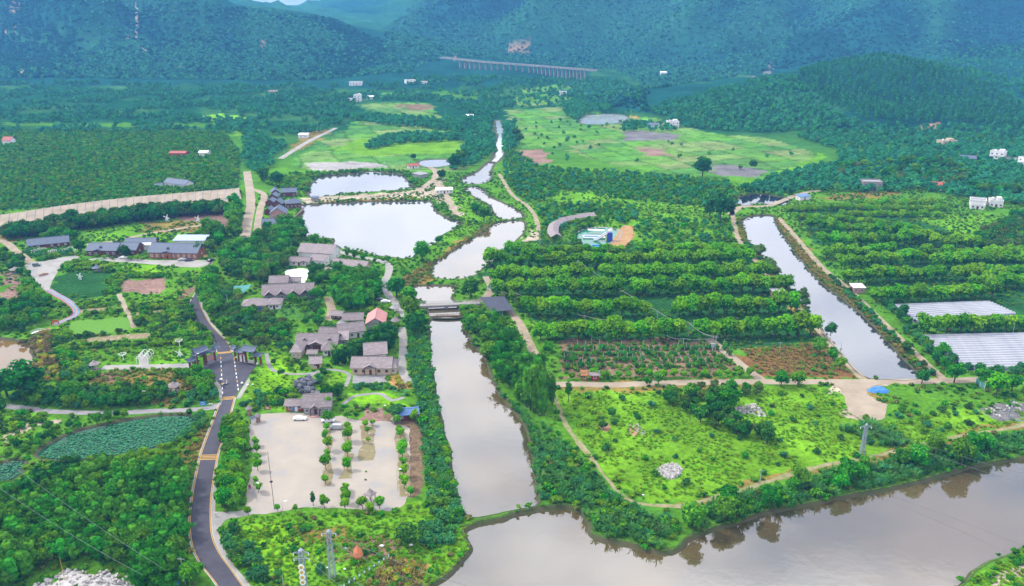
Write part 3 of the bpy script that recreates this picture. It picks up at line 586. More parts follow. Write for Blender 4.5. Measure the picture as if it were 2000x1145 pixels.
path('verge_path', [(420,900),(417,960),(415,1010),(421,1045),(438,1085),(462,1120),(485,1150),(520,1200)], 1.7, .03, M['concrete'], 'pale concrete verge beside the asphalt road')
sheet('lot_driveway', [(414,1003),(440,1000),(470,998),(490,990),(495,1004),(470,1010),(445,1014),(430,1028),(420,1048)], .035, M['concrete'], 'pale driveway from the road into the parking lot')
sheet('corner_pavement', [(412,737),(425,746),(433,760),(432,790),(425,796),(428,775),(424,757),(414,745)], .06, M['concrete'], 'white curved pavement at the forecourt corner', jit=.05)
sheet('corner_pavement', [(466,770),(485,740),(488,746),(476,768),(470,778),(462,780)], .06, M['concrete'], 'pale pavement wedge right of the road below the gates', jit=.05)
path('grey_path', [(-60,790),(5,793),(60,799),(105,804),(210,807),(300,803),(370,801),(415,796),(428,790)], 3.2, .03, M['gravelp'], 'grey path from the road past the hedge to the left edge')
path('garden_path', [(200,718),(250,717),(310,716),(372,714)], 4.2, .03, M['concrete'], 'pale path from the left gate along the garden')
sheet('parking_lot', [(500,812),(560,806),(640,808),(646,815),(668,812),(700,822),(760,824),(795,835),(800,860),(790,985),(700,994),(600,992),(540,1001),(484,1003),(482,960),(494,900),(487,850),(490,825)], .03, M['lot'], 'sandy concrete parking lot with rows of young trees', jit=.8)
M['weedy'] = mat('weedy_soil', (.32, .22, .13), (.44, .36, .26), .45, .95, c3=(.24, .22, .1), detail=9)
for px_, w_, lab_ in (([(640,838),(641,880),(637,950)], 2.4, 'left planting strip in the parking lot'), ([(679,828),(680,880),(675,935)], 2.6, 'second planting strip in the parking lot'), ([(718,830),(719,860),(716,900)], 4.6, 'weedy brown strip in the parking lot'), ([(780,838),(787,890),(792,970)], 3.4, 'right planting strip in the parking lot')):
    path('planting_strip', px_, w_, .036, M['weedy'], lab_, keepout=False, jit=1.3)
sheet('salad_bed', [(140,630),(190,624),(244,621),(250,646),(190,652),(140,656)], .05, mat('salad_leaves', (.09,.26,.01), (.13,.33,.012), .8, .9, detail=9, bump=.6), 'bright salad bed in the left garden', jit=.5)
for px_, lab_ in (([(178,660),(292,651),(294,659),(180,668)], 'brown garden bed in front of the salad bed'), ([(150,606),(228,600),(230,606),(150,612)], 'dark garden bed below the dark crop'), ([(255,612),(330,606),(332,611),(256,617)], 'narrow brown bed in the middle of the left garden')): sheet('garden_bed', px_, .05, M['weedy'], lab_, jit=.5)
path('garden_track', [(232,574),(244,600),(256,622),(262,640)], 2.4, .03, M['sand'], 'sandy footpath through the left garden')
sheet('sandy_clearing', [(1622,748),(1640,744),(1735,745),(1700,757),(1692,768),(1705,782),(1726,787),(1733,798),(1724,816),(1706,821),(1688,812),(1668,811),(1655,798),(1652,778),(1640,762)], .028, M['sand'], 'pale sandy clearing beside the blue tarpaulin', jit=1.2)
sheet('orange_earth', [(1206,457),(1214,443),(1228,441),(1237,455),(1226,478),(1206,491),(1176,494),(1190,477)], .028, mat('orange_soil', (.5,.3,.13), (.4,.22,.09), .2, .95, detail=8), 'bare orange earth beside the green pool', jit=1.0)
sheet('plaza', [(50,516),(88,510),(120,503),(150,500),(152,505),(126,514),(114,530),(104,546),(98,560),(96,570),(80,562),(68,548),(56,532)], .03, M['concrete'], 'pale plaza below the trellis garden', jit=.2)
path('plaza_lane', [(75,522),(50,505),(30,490),(15,476),(0,470),(-40,462)], 4.5, .028, M['dirt'], 'pale lane from the plaza to the left edge')
sheet('hall_yard', [(175,506),(230,502),(292,508),(385,508),(410,512),(390,522),(335,520),(290,516),(230,512),(180,512)], .03, M['concrete'], 'white yard before the blue-roofed halls', jit=.2)
path('sand_road', [(478,470),(484,430),(490,400),(487,365),(482,335)], 6.5, .03, M['sand'], 'straight sandy road beside the lakeside houses')
path('sand_road', [(487,368),(515,380),(508,410),(502,450)], 5, .028, M['sand'], 'short sandy side road behind the lakeside houses')
path('far_lane', [(548,310),(575,293),(605,275),(640,258),(656,250)], 6, .03, M['concrete'], 'pale lane running diagonally to the far woods')
path('field_lane', [(170,478),(220,472),(270,461),(330,450),(400,440),(445,445)], 4, .03, M['sand'], 'sandy lane behind the blue-roofed halls')
path('dyke_track', [(590,392),(680,384),(800,376),(845,352),(850,335),(838,326)], 5, .03, M['sand'], 'sandy track on the dyke between the two ponds')
path('dyke_track', [(845,352),(865,372),(880,400),(893,422)], 5, .028, M['sand'], 'sandy spur of the dyke towards the river')
path('village_lane', [(650,487),(690,500),(730,507),(755,515),(760,530),(752,552),(758,575),(775,595),(782,620)], 4, .03, M['concrete'], 'pale lane from the village past the parked car')
path('village_lane', [(785,640),(788,680),(785,720),(800,750)], 3.6, .03, M['concrete'], 'white riverside lane beside the cream house')
path('village_lane', [(640,580),(647,605),(638,630)], 4, .03, M['dirt'], 'short dirt lane beside the small lotus pool')
sheet('courtyard', [(560,528),(600,526),(598,548),(590,556),(555,556),(558,540)], .03, M['white'], 'white paved courtyard', jit=.1)
path('lawn_path', [(670,790),(690,775),(720,770),(745,770),(765,782),(790,776)], 1.6, .03, M['gravelp'], 'curving footpath in the lawn below the cream house', jit=.1)
path('lawn_path', [(520,690),(530,720),(560,730),(605,730),(640,722),(680,730),(675,755)], 1.6, .03, M['gravelp'], 'grey footpath winding through the village lawn', jit=.1)
path('lawn_path', [(607,745),(608,733),(630,722)], 1.5, .034, M['gravelp'], 'short forked footpath beside the rockery', jit=.1)
sheet('terrace', [(690,733),(757,732),(755,748),(688,749)], .04, M['gravelp'], 'grey paved terrace before the cream house', jit=.1, smooth=False)
path('bridge_lane', [(905,592),(935,588),(950,580),(960,562),(950,540)], 4.5, .03, M['sand'], 'sandy lane at the right end of the footbridge')
path('orchard_track', [(990,600),(1012,628),(1035,672),(1052,712),(1070,742),(1088,752)], 4, .03, M['dirt'], 'dirt track between river trees and the orchard')
path('cross_lane', [(1070,752),(1120,750),(1200,752),(1300,748),(1450,746),(1600,746),(1700,746),(1850,744),(1930,740)], 4.6, .035, M['sand'], 'sandy lane crossing below the sapling plot')
path('meadow_track', [(1080,760),(1092,800),(1112,840),(1150,890),(1188,938),(1215,968),(1255,985),(1330,988),(1420,966),(1500,940),(1600,912),(1750,882),(1850,857),(1950,840),(2060,818)], 1.6, .03, mat('grassy_track', (.4,.32,.2), (.2,.24,.07), .35, .95, detail=8), 'worn track curving round the meadow', jit=.8)
path('orchard_track', [(1385,662),(1420,690),(1452,716),(1490,744)], 4, .03, M['sand'], 'pale diagonal track beside the brown field')
path('canal_track', [(1430,412),(1440,462),(1468,500),(1518,560),(1560,602),(1612,660),(1652,708),(1690,744)], 3, .03, M['dirt'], 'dirt track on the orchard side of the canal')
path('canal_track', [(1520,425),(1552,460),(1604,520),(1655,562),(1705,610),(1762,665),(1812,712),(1848,744)], 3, .03, M['dirt'], 'dirt track on the greenhouse side of the canal')
path('canal_head_lane', [(1425,420),(1450,404),(1500,402),(1560,380),(1600,372)], 5, .03, M['sand'], 'pale lane round the head of the canal')
path('river_track', [(975,340),(1000,380),(1030,402),(1046,425),(1052,450)], 3, .03, M['dirt'], 'pale track above the river bend')
for px_, lab in (([(265,0),(268,50),(250,70),(252,85),(280,98),(295,106)], 'reddish track zigzagging up the left mountain'), ([(62,120),(110,126),(150,129),(190,130)], 'pale track along the foot of the left mountain'), ([(48,126),(44,140),(36,146)], 'short track at the mountain foot')):
    path('hill_track', px_, 6, 0, M['dirt'], lab, hills=True, jit=1.5)
# striped film and fish ponds beside the far field
for i, (a, b) in enumerate((((600,321),(655,333)), ((610,317),(680,330)), ((640,317),(712,326)), ((680,315),(750,323)))):
    path('pale_channel', [a, ((a[0]+b[0])/2, (a[1]+b[1])/2 + .5), b], 4, .04, M['concrete'], f'{["first","second","third","fourth"][i]} white channel behind the upper pond counting from the front')
# ================================================================ BUILDINGS
_wc = {}
def winmesh(w, h, fm, kind):
    k = (round(w, 1), round(h, 1), fm, kind)
    if k not in _wc:
        m = MB(); t = .09
        m.box(-w/2, w/2, -.07, .02, -h/2, -h/2 + t); m.box(-w/2, w/2, -.07, .02, h/2 - t, h/2); m.box(-w/2, -w/2 + t, -.07, .02, -h/2 + t, h/2 - t); m.box(w/2 - t, w/2, -.07, .02, -h/2 + t, h/2 - t)
        if w > .8: m.box(-.03, .03, -.06, .02, -h/2 + t, h/2 - t)
        _wc[k] = (m.mesh('window', M[fm]), MB().box(-w/2 + .03, w/2 - .03, -.03, .015, -h/2 + .03, h/2 - .03).mesh('pane', M[kind]))
    return _wc[k]
def window(p, x, y, z, w, h, rz=0, fm='white', kind='glass'):
    a, b = winmesh(w, h, fm, kind); o = mk('window', a, p, (x, y, z), rz); mk('pane', b, o); return o
def door(p, x, y, w=1.0, h=2.1, m='door', rz=0):
    o = MB().box(-w/2, w/2, -.08, .02, 0, h).obj('door', M[m], p, (x, y, .02), rz); MB().box(w*.3, w*.38, -.13, -.08, h*.45, h*.52).obj('handle', M['steel'], o); return o
def frame2(a, b, zb=None):
    g = ground([a, b]); A, B = Vector(g[0]), Vector(g[1]); z = min(A.z, B.z) if zb is None else zb
    d = B - A; d.z = 0; return Vector(((A.x + B.x) / 2, (A.y + B.y) / 2, z)), math.atan2(d.y, d.x), d.length
def foot(c, rz, L_, y0, y1, pad=.6):
    ca, sa = math.cos(rz), math.sin(rz); pts = [(-L_/2 - pad, y0 - pad), (L_/2 + pad, y0 - pad), (L_/2 + pad, y1 + pad), (-L_/2 - pad, y1 + pad)]
    keep([(c.x + x * ca - y * sa, c.y + x * sa + y * ca) for x, y in pts])
def gable_roof(p, L_, d, wh, rh, ov, m, name='roof', axis='x', th=.2):
    s = rh / (d / 2); e = wh - ov * s + .06; r = wh + rh + .06
    prof = [(-ov, e), (d/2, r), (d + ov, e), (d + ov, e - th), (d/2, r - th), (-ov, e - th)]
    if axis == 'x':
        o = MB().prism(prof, 'x', -L_/2 - ov, L_/2 + ov).obj(name, M[m], p); MB().bar((-L_/2 - ov, d/2, r), (L_/2 + ov, d/2, r), .16, k=6).obj('ridge', M[m], o)
    return o
def front_gable(p, x0, x1, y0, y1, zt, rise, m, name='porch_roof', th=.16):
    c = (x0 + x1) / 2; prof = [(x0, zt), (c, zt + rise), (x1, zt), (x1, zt - th), (c, zt + rise - th), (x0, zt - th)]
    return MB().prism(prof, 'y', y0, y1).obj(name, M[m], p)
def hip_roof(p, L_, d, wh, rh, ov, m, name='roof'):
    a, b = L_/2 + ov, d + ov; r = max(.05, L_/2 - d/2); z0 = wh - .05; z1 = wh + rh; V = [(-a, -ov, z0), (a, -ov, z0), (a, b, z0), (-a, b, z0), (-r, d/2, z1), (r, d/2, z1)]
    V += [(v[0], v[1], v[2] - .15) for v in V[:4]]
    o = MB().add(V, [(0, 1, 5, 4), (1, 2, 5), (2, 3, 4, 5), (3, 0, 4), (6, 7, 1, 0), (7, 8, 2, 1), (8, 9, 3, 2), (9, 6, 0, 3), (9, 8, 7, 6)]).obj(name, M[m], p)
    e = MB(); e.bar((-r, d/2, z1), (r, d/2, z1), .14, k=5)
    for q in ((-a, -ov), (a, -ov)): e.bar((q[0], q[1], z0), (math.copysign(r, q[0]), d/2, z1), .12, k=4)
    e.obj('ridge', M[m], o); return o
def house(a, b, d, wh, rh, roof, wall, label, style='gable', ov=.7, n=3, dr=(0,), wk='glass', fm='white', ww=1.2, wz=1.55, whh=1.2, dm='door', porch=None, dormers=(), name='house', cat='house', group=None, steps=False):
    c, rz, L_ = frame2(a, b); p = empty(name, c, rz, label, cat, group); foot(c, rz, L_, 0, d); p['L'] = round(L_, 2)
    if style == 'gable':
        MB().prism([(0, -.4), (d, -.4), (d, wh), (d/2, wh + rh), (0, wh)], 'x', -L_/2, L_/2).obj('wall', M[wall], p); gable_roof(p, L_, d, wh, rh, ov, roof)
    elif style == 'hip': MB().box(-L_/2, L_/2, 0, d, -.4, wh).obj('wall', M[wall], p); hip_roof(p, L_, d, wh, rh, ov, roof)
    elif style == 'front':
        MB().prism([(-L_/2, -.4), (L_/2, -.4), (L_/2, wh), (0, wh + rh), (-L_/2, wh)], 'y', 0, d).obj('wall', M[wall], p)
        s = rh / (L_/2); o = front_gable(p, -L_/2 - ov, L_/2 + ov, -ov, d + ov, wh - ov * s + .06, rh + ov * s, roof, 'roof', .2); MB().bar((0, -ov, wh + rh + .06), (0, d + ov, wh + rh + .06), .15, k=5).obj('ridge', M[roof], o)
    elif style == 'shed':
        MB().prism([(0, -.4), (d, -.4), (d, wh + rh), (0, wh)], 'x', -L_/2, L_/2).obj('wall', M[wall], p)
        MB().prism([(-ov, wh + .06 - ov * rh / d), (d + .2, wh + rh + .1), (d + .2, wh + rh + .26), (-ov, wh + .22 - ov * rh / d)], 'x', -L_/2 - ov * .6, L_/2 + ov * .6).obj('roof', M[roof], p)
    if style == 'open':
        for x in np.linspace(-L_/2 + .3, L_/2 - .3, max(2, n)):
            for y in (.3, d - .3): MB().box(x - .12, x + .12, y - .12, y + .12, -.3, wh).obj('post', M[wall], p)
        gable_roof(p, L_, d, wh, rh, ov, roof)
    elif n:
        for i in range(n):
            x = L_ * ((i + .5) / n - .5)
            if any(abs(x - q * L_) < .9 for q in dr): continue
            window(p, x, -.01, wz, ww, whh, 0, fm, wk)
        for q in dr: door(p, q * L_, -.01, m=dm)
        if d > 4:
            for sx in (-1, 1): window(p, sx * (L_/2 + .01), d * .5, wz, 1.1, 1.1, sx * PI / 2, fm, wk)
    if porch:
        x, w, out, zt, rise = porch; x *= L_; front_gable(p, x - w/2, x + w/2, -out, d * .45, zt, rise, roof)
        for sx in (-1, 1): MB().box(x + sx * (w/2 - .35) - .14, x + sx * (w/2 - .35) + .14, -out + .35, -out + .63, -.2, zt + .1).obj('post', M['wood'], p)
        if steps: MB().box(x - w*.35, x + w*.35, -out - .9, -out + .3, -.1, .3).obj('step', M['pinkwall'], p)
    for x in dormers: front_gable(p, x * L_ - .9, x * L_ + .9, d * .12, d * .45, wh + rh * .42, .75, roof, 'dormer')
    return p
def villa(a, b, d, st, label, wall='plaster', tank=True, n=3, name='house', sh=3.2, balc=True, cat='house', win='glass'):
    c, rz, L_ = frame2(a, b); p = empty(name, c, rz, label, cat); foot(c, rz, L_, 0, d); h = st * sh
    MB().box(-L_/2, L_/2, 0, d, -1.5, h).obj('wall', M[wall], p)
    q = MB(); q.box(-L_/2 - .1, L_/2 + .1, -.1, .15, h, h + .9); q.box(-L_/2 - .1, L_/2 + .1, d - .15, d + .1, h, h + .9); q.box(-L_/2 - .1, -L_/2 + .15, .15, d - .15, h, h + .9); q.box(L_/2 - .15, L_/2 + .1, .15, d - .15, h, h + .9); q.obj('parapet', M[wall], p)
    MB().box(-L_/2 + .15, L_/2 - .15, .15, d - .15, h, h + .12).obj('roof', M['grey'], p)
    for f in range(st):
        for i in range(n):
            x = L_ * ((i + .5) / n - .5)
            if f == 0 and i == n // 2: door(p, x, -.01, 1.4, 2.2)
            else: window(p, x, -.01, f * sh + 1.7, min(1.6, L_ / n * .5), 1.5, 0, 'white', win)
        for sx in (-1, 1): window(p, sx * (L_/2 + .01), d * .4, f * sh + 1.7, 1.2, 1.3, sx * PI / 2, 'white', win)
        if balc and f: MB().box(-L_ * .22, L_ * .22, -1.1, -.02, f * sh - .1, f * sh + .9).obj('balcony', M[wall], p)
    if tank: MB().lathe([(.8, 0), (.85, 1.4), (.5, 1.8)], 10, (-L_ * .25, d * .6, h + .1)).obj('water_tank', M['white'], p); MB().box(L_ * .05, L_ * .4, d * .35, d * .85, h + .1, h + 2.3).obj('stair_head', M[wall], p)
    return p
# ---- blue-roofed halls at the upper left
house((56,489), (135,481), 8, 3.2, 2.6, 'slate', 'wood', 'long low house with stepped slate-blue roof behind the trellis garden', n=6, dr=(-.1, .2), wk='glassw', name='hall', cat='hall')
house((171,500), (228,500), 11, 3.6, 2.8, 'slate', 'wood', 'slate-roofed timber hall with a dormer, left end of the linked halls', n=5, dormers=(-.05,), porch=(-.1, 6, 1.2, 3.3, 1.1), name='hall', cat='hall')
house((231,499), (266,499), 11, 3.6, 2.8, 'slate', 'wood', 'slate-roofed link hall behind the dark round tree', n=3, name='hall', cat='hall')
house((246,487), (302,486), 8, 3.6, 2.2, 'slate', 'wood', 'narrow slate-roofed hall at the back of the linked halls', n=3, dr=(), name='hall', cat='hall')
house((292,505), (386,507), 12, 4.2, 3.6, 'slate', 'woodlt', 'largest slate-roofed hall with orange-brown timber front and white windows', n=9, dr=(-.12,), wk='glassw', whh=1.7, wz=1.9, dormers=(-.12,), porch=(-.12, 7, 1.3, 3.9, 1.0), name='hall', cat='hall')
M['solar'] = stripes('white_blue_roof', (.62, .68, .76), (.2, .28, .42), 'X', 1.6, .55)
house((340,481), (401,481), 8, 3.6, 1.2, 'solar', 'plaster', 'shed with white and blue striped roof behind the largest hall', style='shed', n=0, name='shed', cat='shed')
house((262,489), (298,489), 6, 3.3, .5, 'white', 'plaster', 'flat white canopy in the gap between the halls', style='shed', n=0, name='canopy', cat='canopy')
# ---- lakeside houses
G_ = 'slate-roofed houses beside the large pond'
house((551,385), (579,384), 7, 4, 2.2, 'slate', 'wood', 'farthest lakeside house, slate roof and veranda beside the dyke end', n=3, group=G_)
house((559,408), (589,406), 8, 3.8, 2.6, 'slate', 'wood', 'lakeside house with hipped slate roof nearest the pond rail', style='hip', n=4, group=G_)
house((531,384), (546,383), 9, 3.4, 2, 'slate', 'wood', 'farthest of three stepped gables beside the sandy road', style='front', n=1, dr=(), group=G_)
house((525,392), (541,392), 8, 3.2, 2, 'slate', 'wood', 'middle of three stepped gables beside the sandy road', style='front', n=1, dr=(), group=G_)
house((519,403), (536,403), 8, 3.2, 2, 'slate', 'wood', 'nearest of three stepped gables beside the sandy road', style='front', n=1, group=G_)
house((533,409), (551,409), 8, 4.4, 2.4, 'slate', 'wood', 'small gabled house behind the broad lakeside gable', style='front', n=1, dr=(), group=G_)
house((517,420), (531,420), 8, 3, 1.9, 'slate', 'wood', 'low gable joined to the left of the broad lakeside gable', style='front', n=1, group=G_)
house((528,427), (558,426), 11, 3.8, 3.4, 'slate', 'pinkwall', 'broad lakeside gable with pink front and white-framed door', style='front', n=3, group=G_, wk='glassw')
house((513,448), (541,447), 9, 3.2, 2.8, 'slate', 'wood', 'nearest lakeside house with plain slate roof above the trees', n=4, group=G_)
c = MB(); pl = [P(567,430,1), P(578,422,1), P(589,412,1), P(593,405,1)]
wk = empty('lakeside_walkway', pl[0] * 1, 0, 'timber walkway with pale rail along the pond below the slate houses', 'walkway'); q = MB(); r_ = MB()
for u, v in zip(pl[:-1], pl[1:]): q.bar(u - pl[0] + Vector((0, 0, -.3)), v - pl[0] + Vector((0, 0, -.3)), .7, k=4); r_.bar(u - pl[0] + Vector((.6, -.4, .8)), v - pl[0] + Vector((.6, -.4, .8)), .12, k=4)
q.obj('deck', M['wood'], wk); r_.obj('rail', M['pole'], wk)
# ---- purple-roofed village
V_ = 'purple-grey roofed village buildings'
def pv(a, b, d, wh, rh, label, **k):
    k.setdefault('group', V_); return house(a, b, d, wh, rh, k.pop('roof', 'purple'), k.pop('wall', 'plaster'), label, **k)
pv((584,507), (649,511), 12, 5, 3.2, 'largest village roof, two-storey with white gable wall at the pond', n=5, wall='plaster')
pv((565,519), (603,521), 6, 3, 1.5, 'low wing with pillared porch in front of the largest village roof', style='gable', n=2, porch=(.3, 4, 1.6, 2.9, .9))
pv((604,518), (633,521), 6, 3.2, 1.4, 'right-hand low wing in front of the largest village roof', style='shed', n=2, dr=())
pv((650,527), (713,533), 8, 3.2, 2.2, 'long village house with dormer beside the bright lawn strip', n=5, dr=(.1,), dormers=(.3,), wall='cream')
pv((634,540), (657,541), 6, 2.8, 1.4, 'small village house at the left end of the lawn strip house', n=2, wall='cream')
pv((514,587), (612,582), 10, 3.2, 3.2, 'zigzag-eaved long village house above the small lotus pool', n=4, dr=(), wall='grey')
for i, x in enumerate((523, 545, 567, 598)):
    pass
pv((528,564), (562,563), 7, 3.6, 2.2, 'back-row village roof behind the zigzag-eaved house', n=2, dr=())
pv((565,559), (584,559), 5, 3, 1.2, 'low purple roof at the edge of the white courtyard', n=2, dr=())
pv((474,609), (520,607), 8, 3, 2.2, 'hip-roofed village house with blue doorway left of the lotus pool', style='hip', n=3, dr=(.25,), dm='bluesign', wall='cream')
pv((524,605), (548,604), 7, 2.8, 1.9, 'small hip-roofed house next to the blue-doored village house', style='hip', n=2)
pv((580,685), (658,685), 9, 3.4, 2.6, 'long timber village house with a central porch and two dormers', n=7, dr=(0,), wall='wood', dormers=(-.3, .32), porch=(0, 6, 1.4, 3.2, 1.3))
pv((662,676), (680,675), 6, 2.8, 1.4, 'grey lean-to at the right end of the long timber house', style='shed', n=1, dr=(), wall='grey')
pv((570,701), (588,701), 7, 3.2, 2.2, 'small cream house with steep hip roof left of the timber house', style='hip', n=2, dr=(), wall='cream', wk='glassw')
pv((631,696), (655,694), 7, 2.8, 2, 'hip-roofed house half hidden by the dark bamboo grove', style='hip', n=2)
pv((607,721), (627,720), 5, 2.8, 1.5, 'small cream hut with a round window in the lawn', n=1, wall='cream', dr=(.25,))
pv((602,700), (618,700), 3.5, 2.4, .7, 'tiny tiled garden gate roof before the timber house', style='open', n=2, wall='plaster')
pv((664,664), (712,658), 8, 3.4, 2.4, 'pale walled house with tall purple roof left of the pink roof', n=3, wall='plaster', dr=(-.2, .25))
pv((625,661), (662,662), 5, 2.8, 1.5, 'low annex left of the tall purple roof', n=3, wall='grey', dr=(.2,))
pv((671,636), (708,635), 6, 3, 1.8, 'open purple-roofed pavilion left of the pink roof', style='open', n=5, wall='wood')
pv((647,623), (666,625), 4, 2.4, 1.2, 'pair of little roofs beside the dirt lane', n=2, wall='wood')
pv((717,647), (751,646), 12, 4, 2.4, 'big pink-tiled roof with grey gable wall', roof='pinkroof', style='front', n=2, wall='grey', group=None)
h9 = pv((688,732), (763,732), 8, 3.4, 2.6, 'cream house with central gabled porch, red door and paved terrace', n=5, dr=(-.02,), wall='cream', fm='wood', porch=(-.02, 5.2, 1.1, 3.3, 1.3))
pv((763,731), (774,731), 7, 3, 2.1, 'short hipped end beside the cream terrace house', style='hip', n=1, dr=(), wall='cream', ov=.4)
pv((714,709), (755,706), 9, 4, 2.8, 'tall village roof directly behind the cream terrace house', n=3, dr=(), wall='plaster')
pv((594,810), (645,808), 8, 3.4, 2.6, 'ticket house with gabled porch at the top of the parking lot', n=4, dr=(-.05,), wall='grey', porch=(-.05, 3.8, 1.8, 3.0, 1.2), steps=True, group=None)
house((559,804), (576,804), 4.5, 2.7, .9, 'purple', 'woodlt', 'orange timber kiosk left of the ticket house', n=1, dr=(.35,), dm='bluemetal', name='kiosk', cat='kiosk')
house((577,804), (592,803), 4.5, 2.7, .9, 'purple', 'redpaint', 'red timber kiosk touching the ticket house', n=1, dr=(-.35,), dm='plaster', name='kiosk', cat='kiosk')
house((780,823), (816,820), 4.5, 2.7, .8, 'bluemetal', 'wood', 'blue metal-roofed shed at the corner of the parking lot', n=4, dr=(0,), name='shed', cat='shed', wk='glassw')
house((1136,744), (1146,744), 3, 2.4, .5, 'woodlt', 'woodlt', 'small orange hut beside the sandy lane', style='shed', n=1, dr=(), name='hut', cat='hut')
house((1155,744), (1169,744), 3.2, 2.6, 1.0, 'purple', 'redpaint', 'small red hut with grey hip roof beside the sandy lane', style='hip', n=1, dr=(), name='hut', cat='hut')
house((1666,573), (1688,573), 5, 3, .4, 'plaster', 'pinkwall', 'pink pump house by the canal track', style='shed', n=2, dr=(), name='pump_house', cat='pump house')
house((1511,582), (1535,581), 5, 2.6, .4, 'plaster', 'pinkwall', 'low pink pump house at the end of the orchard rows', style='shed', n=2, dr=(), name='pump_house', cat='pump house')
house((852,379), (884,378), 5, 3, .8, 'white', 'plaster', 'white shed with pale blue roof on the pond dyke', style='shed', n=5, name='shed', cat='shed')
house((608,393), (621,393), 4, 2.6, .3, 'slate', 'grey', 'small grey pump house on the pond dyke', style='shed', n=1, dr=(), name='pump_house', cat='pump house')
house((797,330), (818,329), 5, 3, 1.1, 'redroof', 'plaster', 'small farm hut with faded red roof above the upper pond', n=2, name='hut', cat='hut')
house((820,348), (836,345), 10, 2.6, .3, 'grey', 'grey', 'roofless grey pen beside the dyke fork', style='shed', n=0, name='pen', cat='pen')
house((1094,440), (1106,440), 6, 3, 1.5, 'purple', 'woodlt', 'small purple-roofed hut behind the curved gallery', n=1, name='hut', cat='hut')
house((322,364), (362,369), 9, 3.6, 2.6, 'slate', 'plaster', 'white farmhouse with grey roof in the middle of the plantation', n=4)
house((303,369), (318,368), 5, 2.6, 1.2, 'slate', 'grey', 'low grey shed left of the plantation farmhouse', n=1, name='shed', cat='shed')
house((332,307), (362,307), 9, 4, 1.2, 'redroof', 'redpaint', 'red sheet-metal barn at the far edge of the plantation', n=3, dr=(), name='barn', cat='barn')
house((389,306), (405,306), 9, 4.2, 1, 'white', 'plaster', 'white barn right of the red barn', n=2, dr=(), name='barn', cat='barn')
house((6,283), (22,283), 9, 5, 3, 'redroof', 'plaster', 'white house with red roof at the far left edge', n=2)
house((1562,392), (1582,390), 5, 2.8, .6, 'bluemetal', 'plaster', 'low shed with pale blue roof at the head of the canal', style='shed', n=1, name='shed', cat='shed')
house((1820,368), (1842,370), 7, 3.2, 1.8, 'redroof', 'brick', 'old red-roofed house among trees right of the unfinished house', n=2)
house((1875,315), (1905,317), 9, 3.4, 2, 'slate', 'grey', 'old grey-roofed house left of the tall white house', n=2, dr=())
villa((1684,372), (1722,373), 11, 2, 'unfinished two-storey brick house with open window holes', 'block', False, 4, balc=False)
villa((1893,402), (1925,405), 10, 1, 'long white single-storey house with flat roof', n=4, sh=4, tank=False)
villa((1895,408), (1922,410), 4, 1, 'low white lean-to in front of the long white house', n=3, sh=2.8, tank=False, balc=False)
villa((1932,404), (1958,406), 9, 1, 'white cube house with roof parapet at the right edge', n=3, sh=4.4)
villa((1930,316), (1958,319), 10, 3, 'tallest white three-storey house with roof tank', n=3)
villa((1985,328), (2015,334), 10, 3, 'white three-storey house cut by the right edge of the photo', n=3)
house((1957,318), (1984,322), 7, 4.4, 1.2, 'purple', 'grey', 'row of low houses between the two tall white houses', n=3)
villa((1840,289), (1868,288), 10, 2, 'cream two-storey house on the slope among trees', 'cream', True, 3)
villa((1304,249), (1326,249), 12, 2, 'white two-storey house below the wooded hill', n=3)
house((1265,250), (1285,251), 9, 4, 2, 'slate', 'plaster', 'low grey-roofed house left of the white house under the hill', n=2)
villa((678,199), (690,199), 12, 1, 'low white house left of the far white tower house', n=2, tank=False, balc=False, sh=4)
villa((691,199), (704,199), 14, 3, 'far white tower house at the edge of the pale field', n=2)
villa((682,169), (706,168), 14, 2, 'long white far building under the dark hill', n=4, tank=False)
villa((794,165), (812,164), 14, 2, 'white far house at the tip of the dark hill', n=3, tank=False)
villa((821,164), (834,164), 12, 1, 'small white far house right of the hill tip', n=2, tank=False, balc=False)
villa((524,186), (539,186), 14, 2, 'pale far house deep in the left woods', 'cream', n=2, tank=False)
house((716,194), (729,194), 10, 4, .6, 'white', 'plaster', 'white roofed far shed right of the tower house', style='shed', n=2, dr=(), name='shed', cat='shed')
house((583,270), (601,270), 8, 4, .5, 'white', 'plaster', 'white roofed shed beside the diagonal far lane', style='shed', n=2, dr=(), name='shed', cat='shed')
villa((1093,188), (1107,188), 14, 2, 'white far house right of the stream head', n=2, tank=False)
house((910,232), (924,232), 9, 4, .6, 'white', 'plaster', 'white roofed far shed in the woods left of the stream', style='shed', n=2, dr=(), name='shed', cat='shed')
house((1291,147), (1303,147), 16, 6, 1, 'white', 'plaster', 'white far building on the cleared slope', style='shed', n=2, dr=(), name='shed', cat='shed')
# gabled bays of the zigzag-eaved house stand on it as porch roofs
zz_ = [o for o in bpy.data.objects if o.get('label', '').startswith('zigzag')][0]; Lz = zz_['L']
for q in (-.36, -.12, .12, .36): front_gable(zz_, q * Lz - Lz * .115, q * Lz + Lz * .115, -2.2, 4.6, 2.7, 2.4, 'purple')
for o in list(bpy.data.objects):
    if 'L' in o: del o['L']
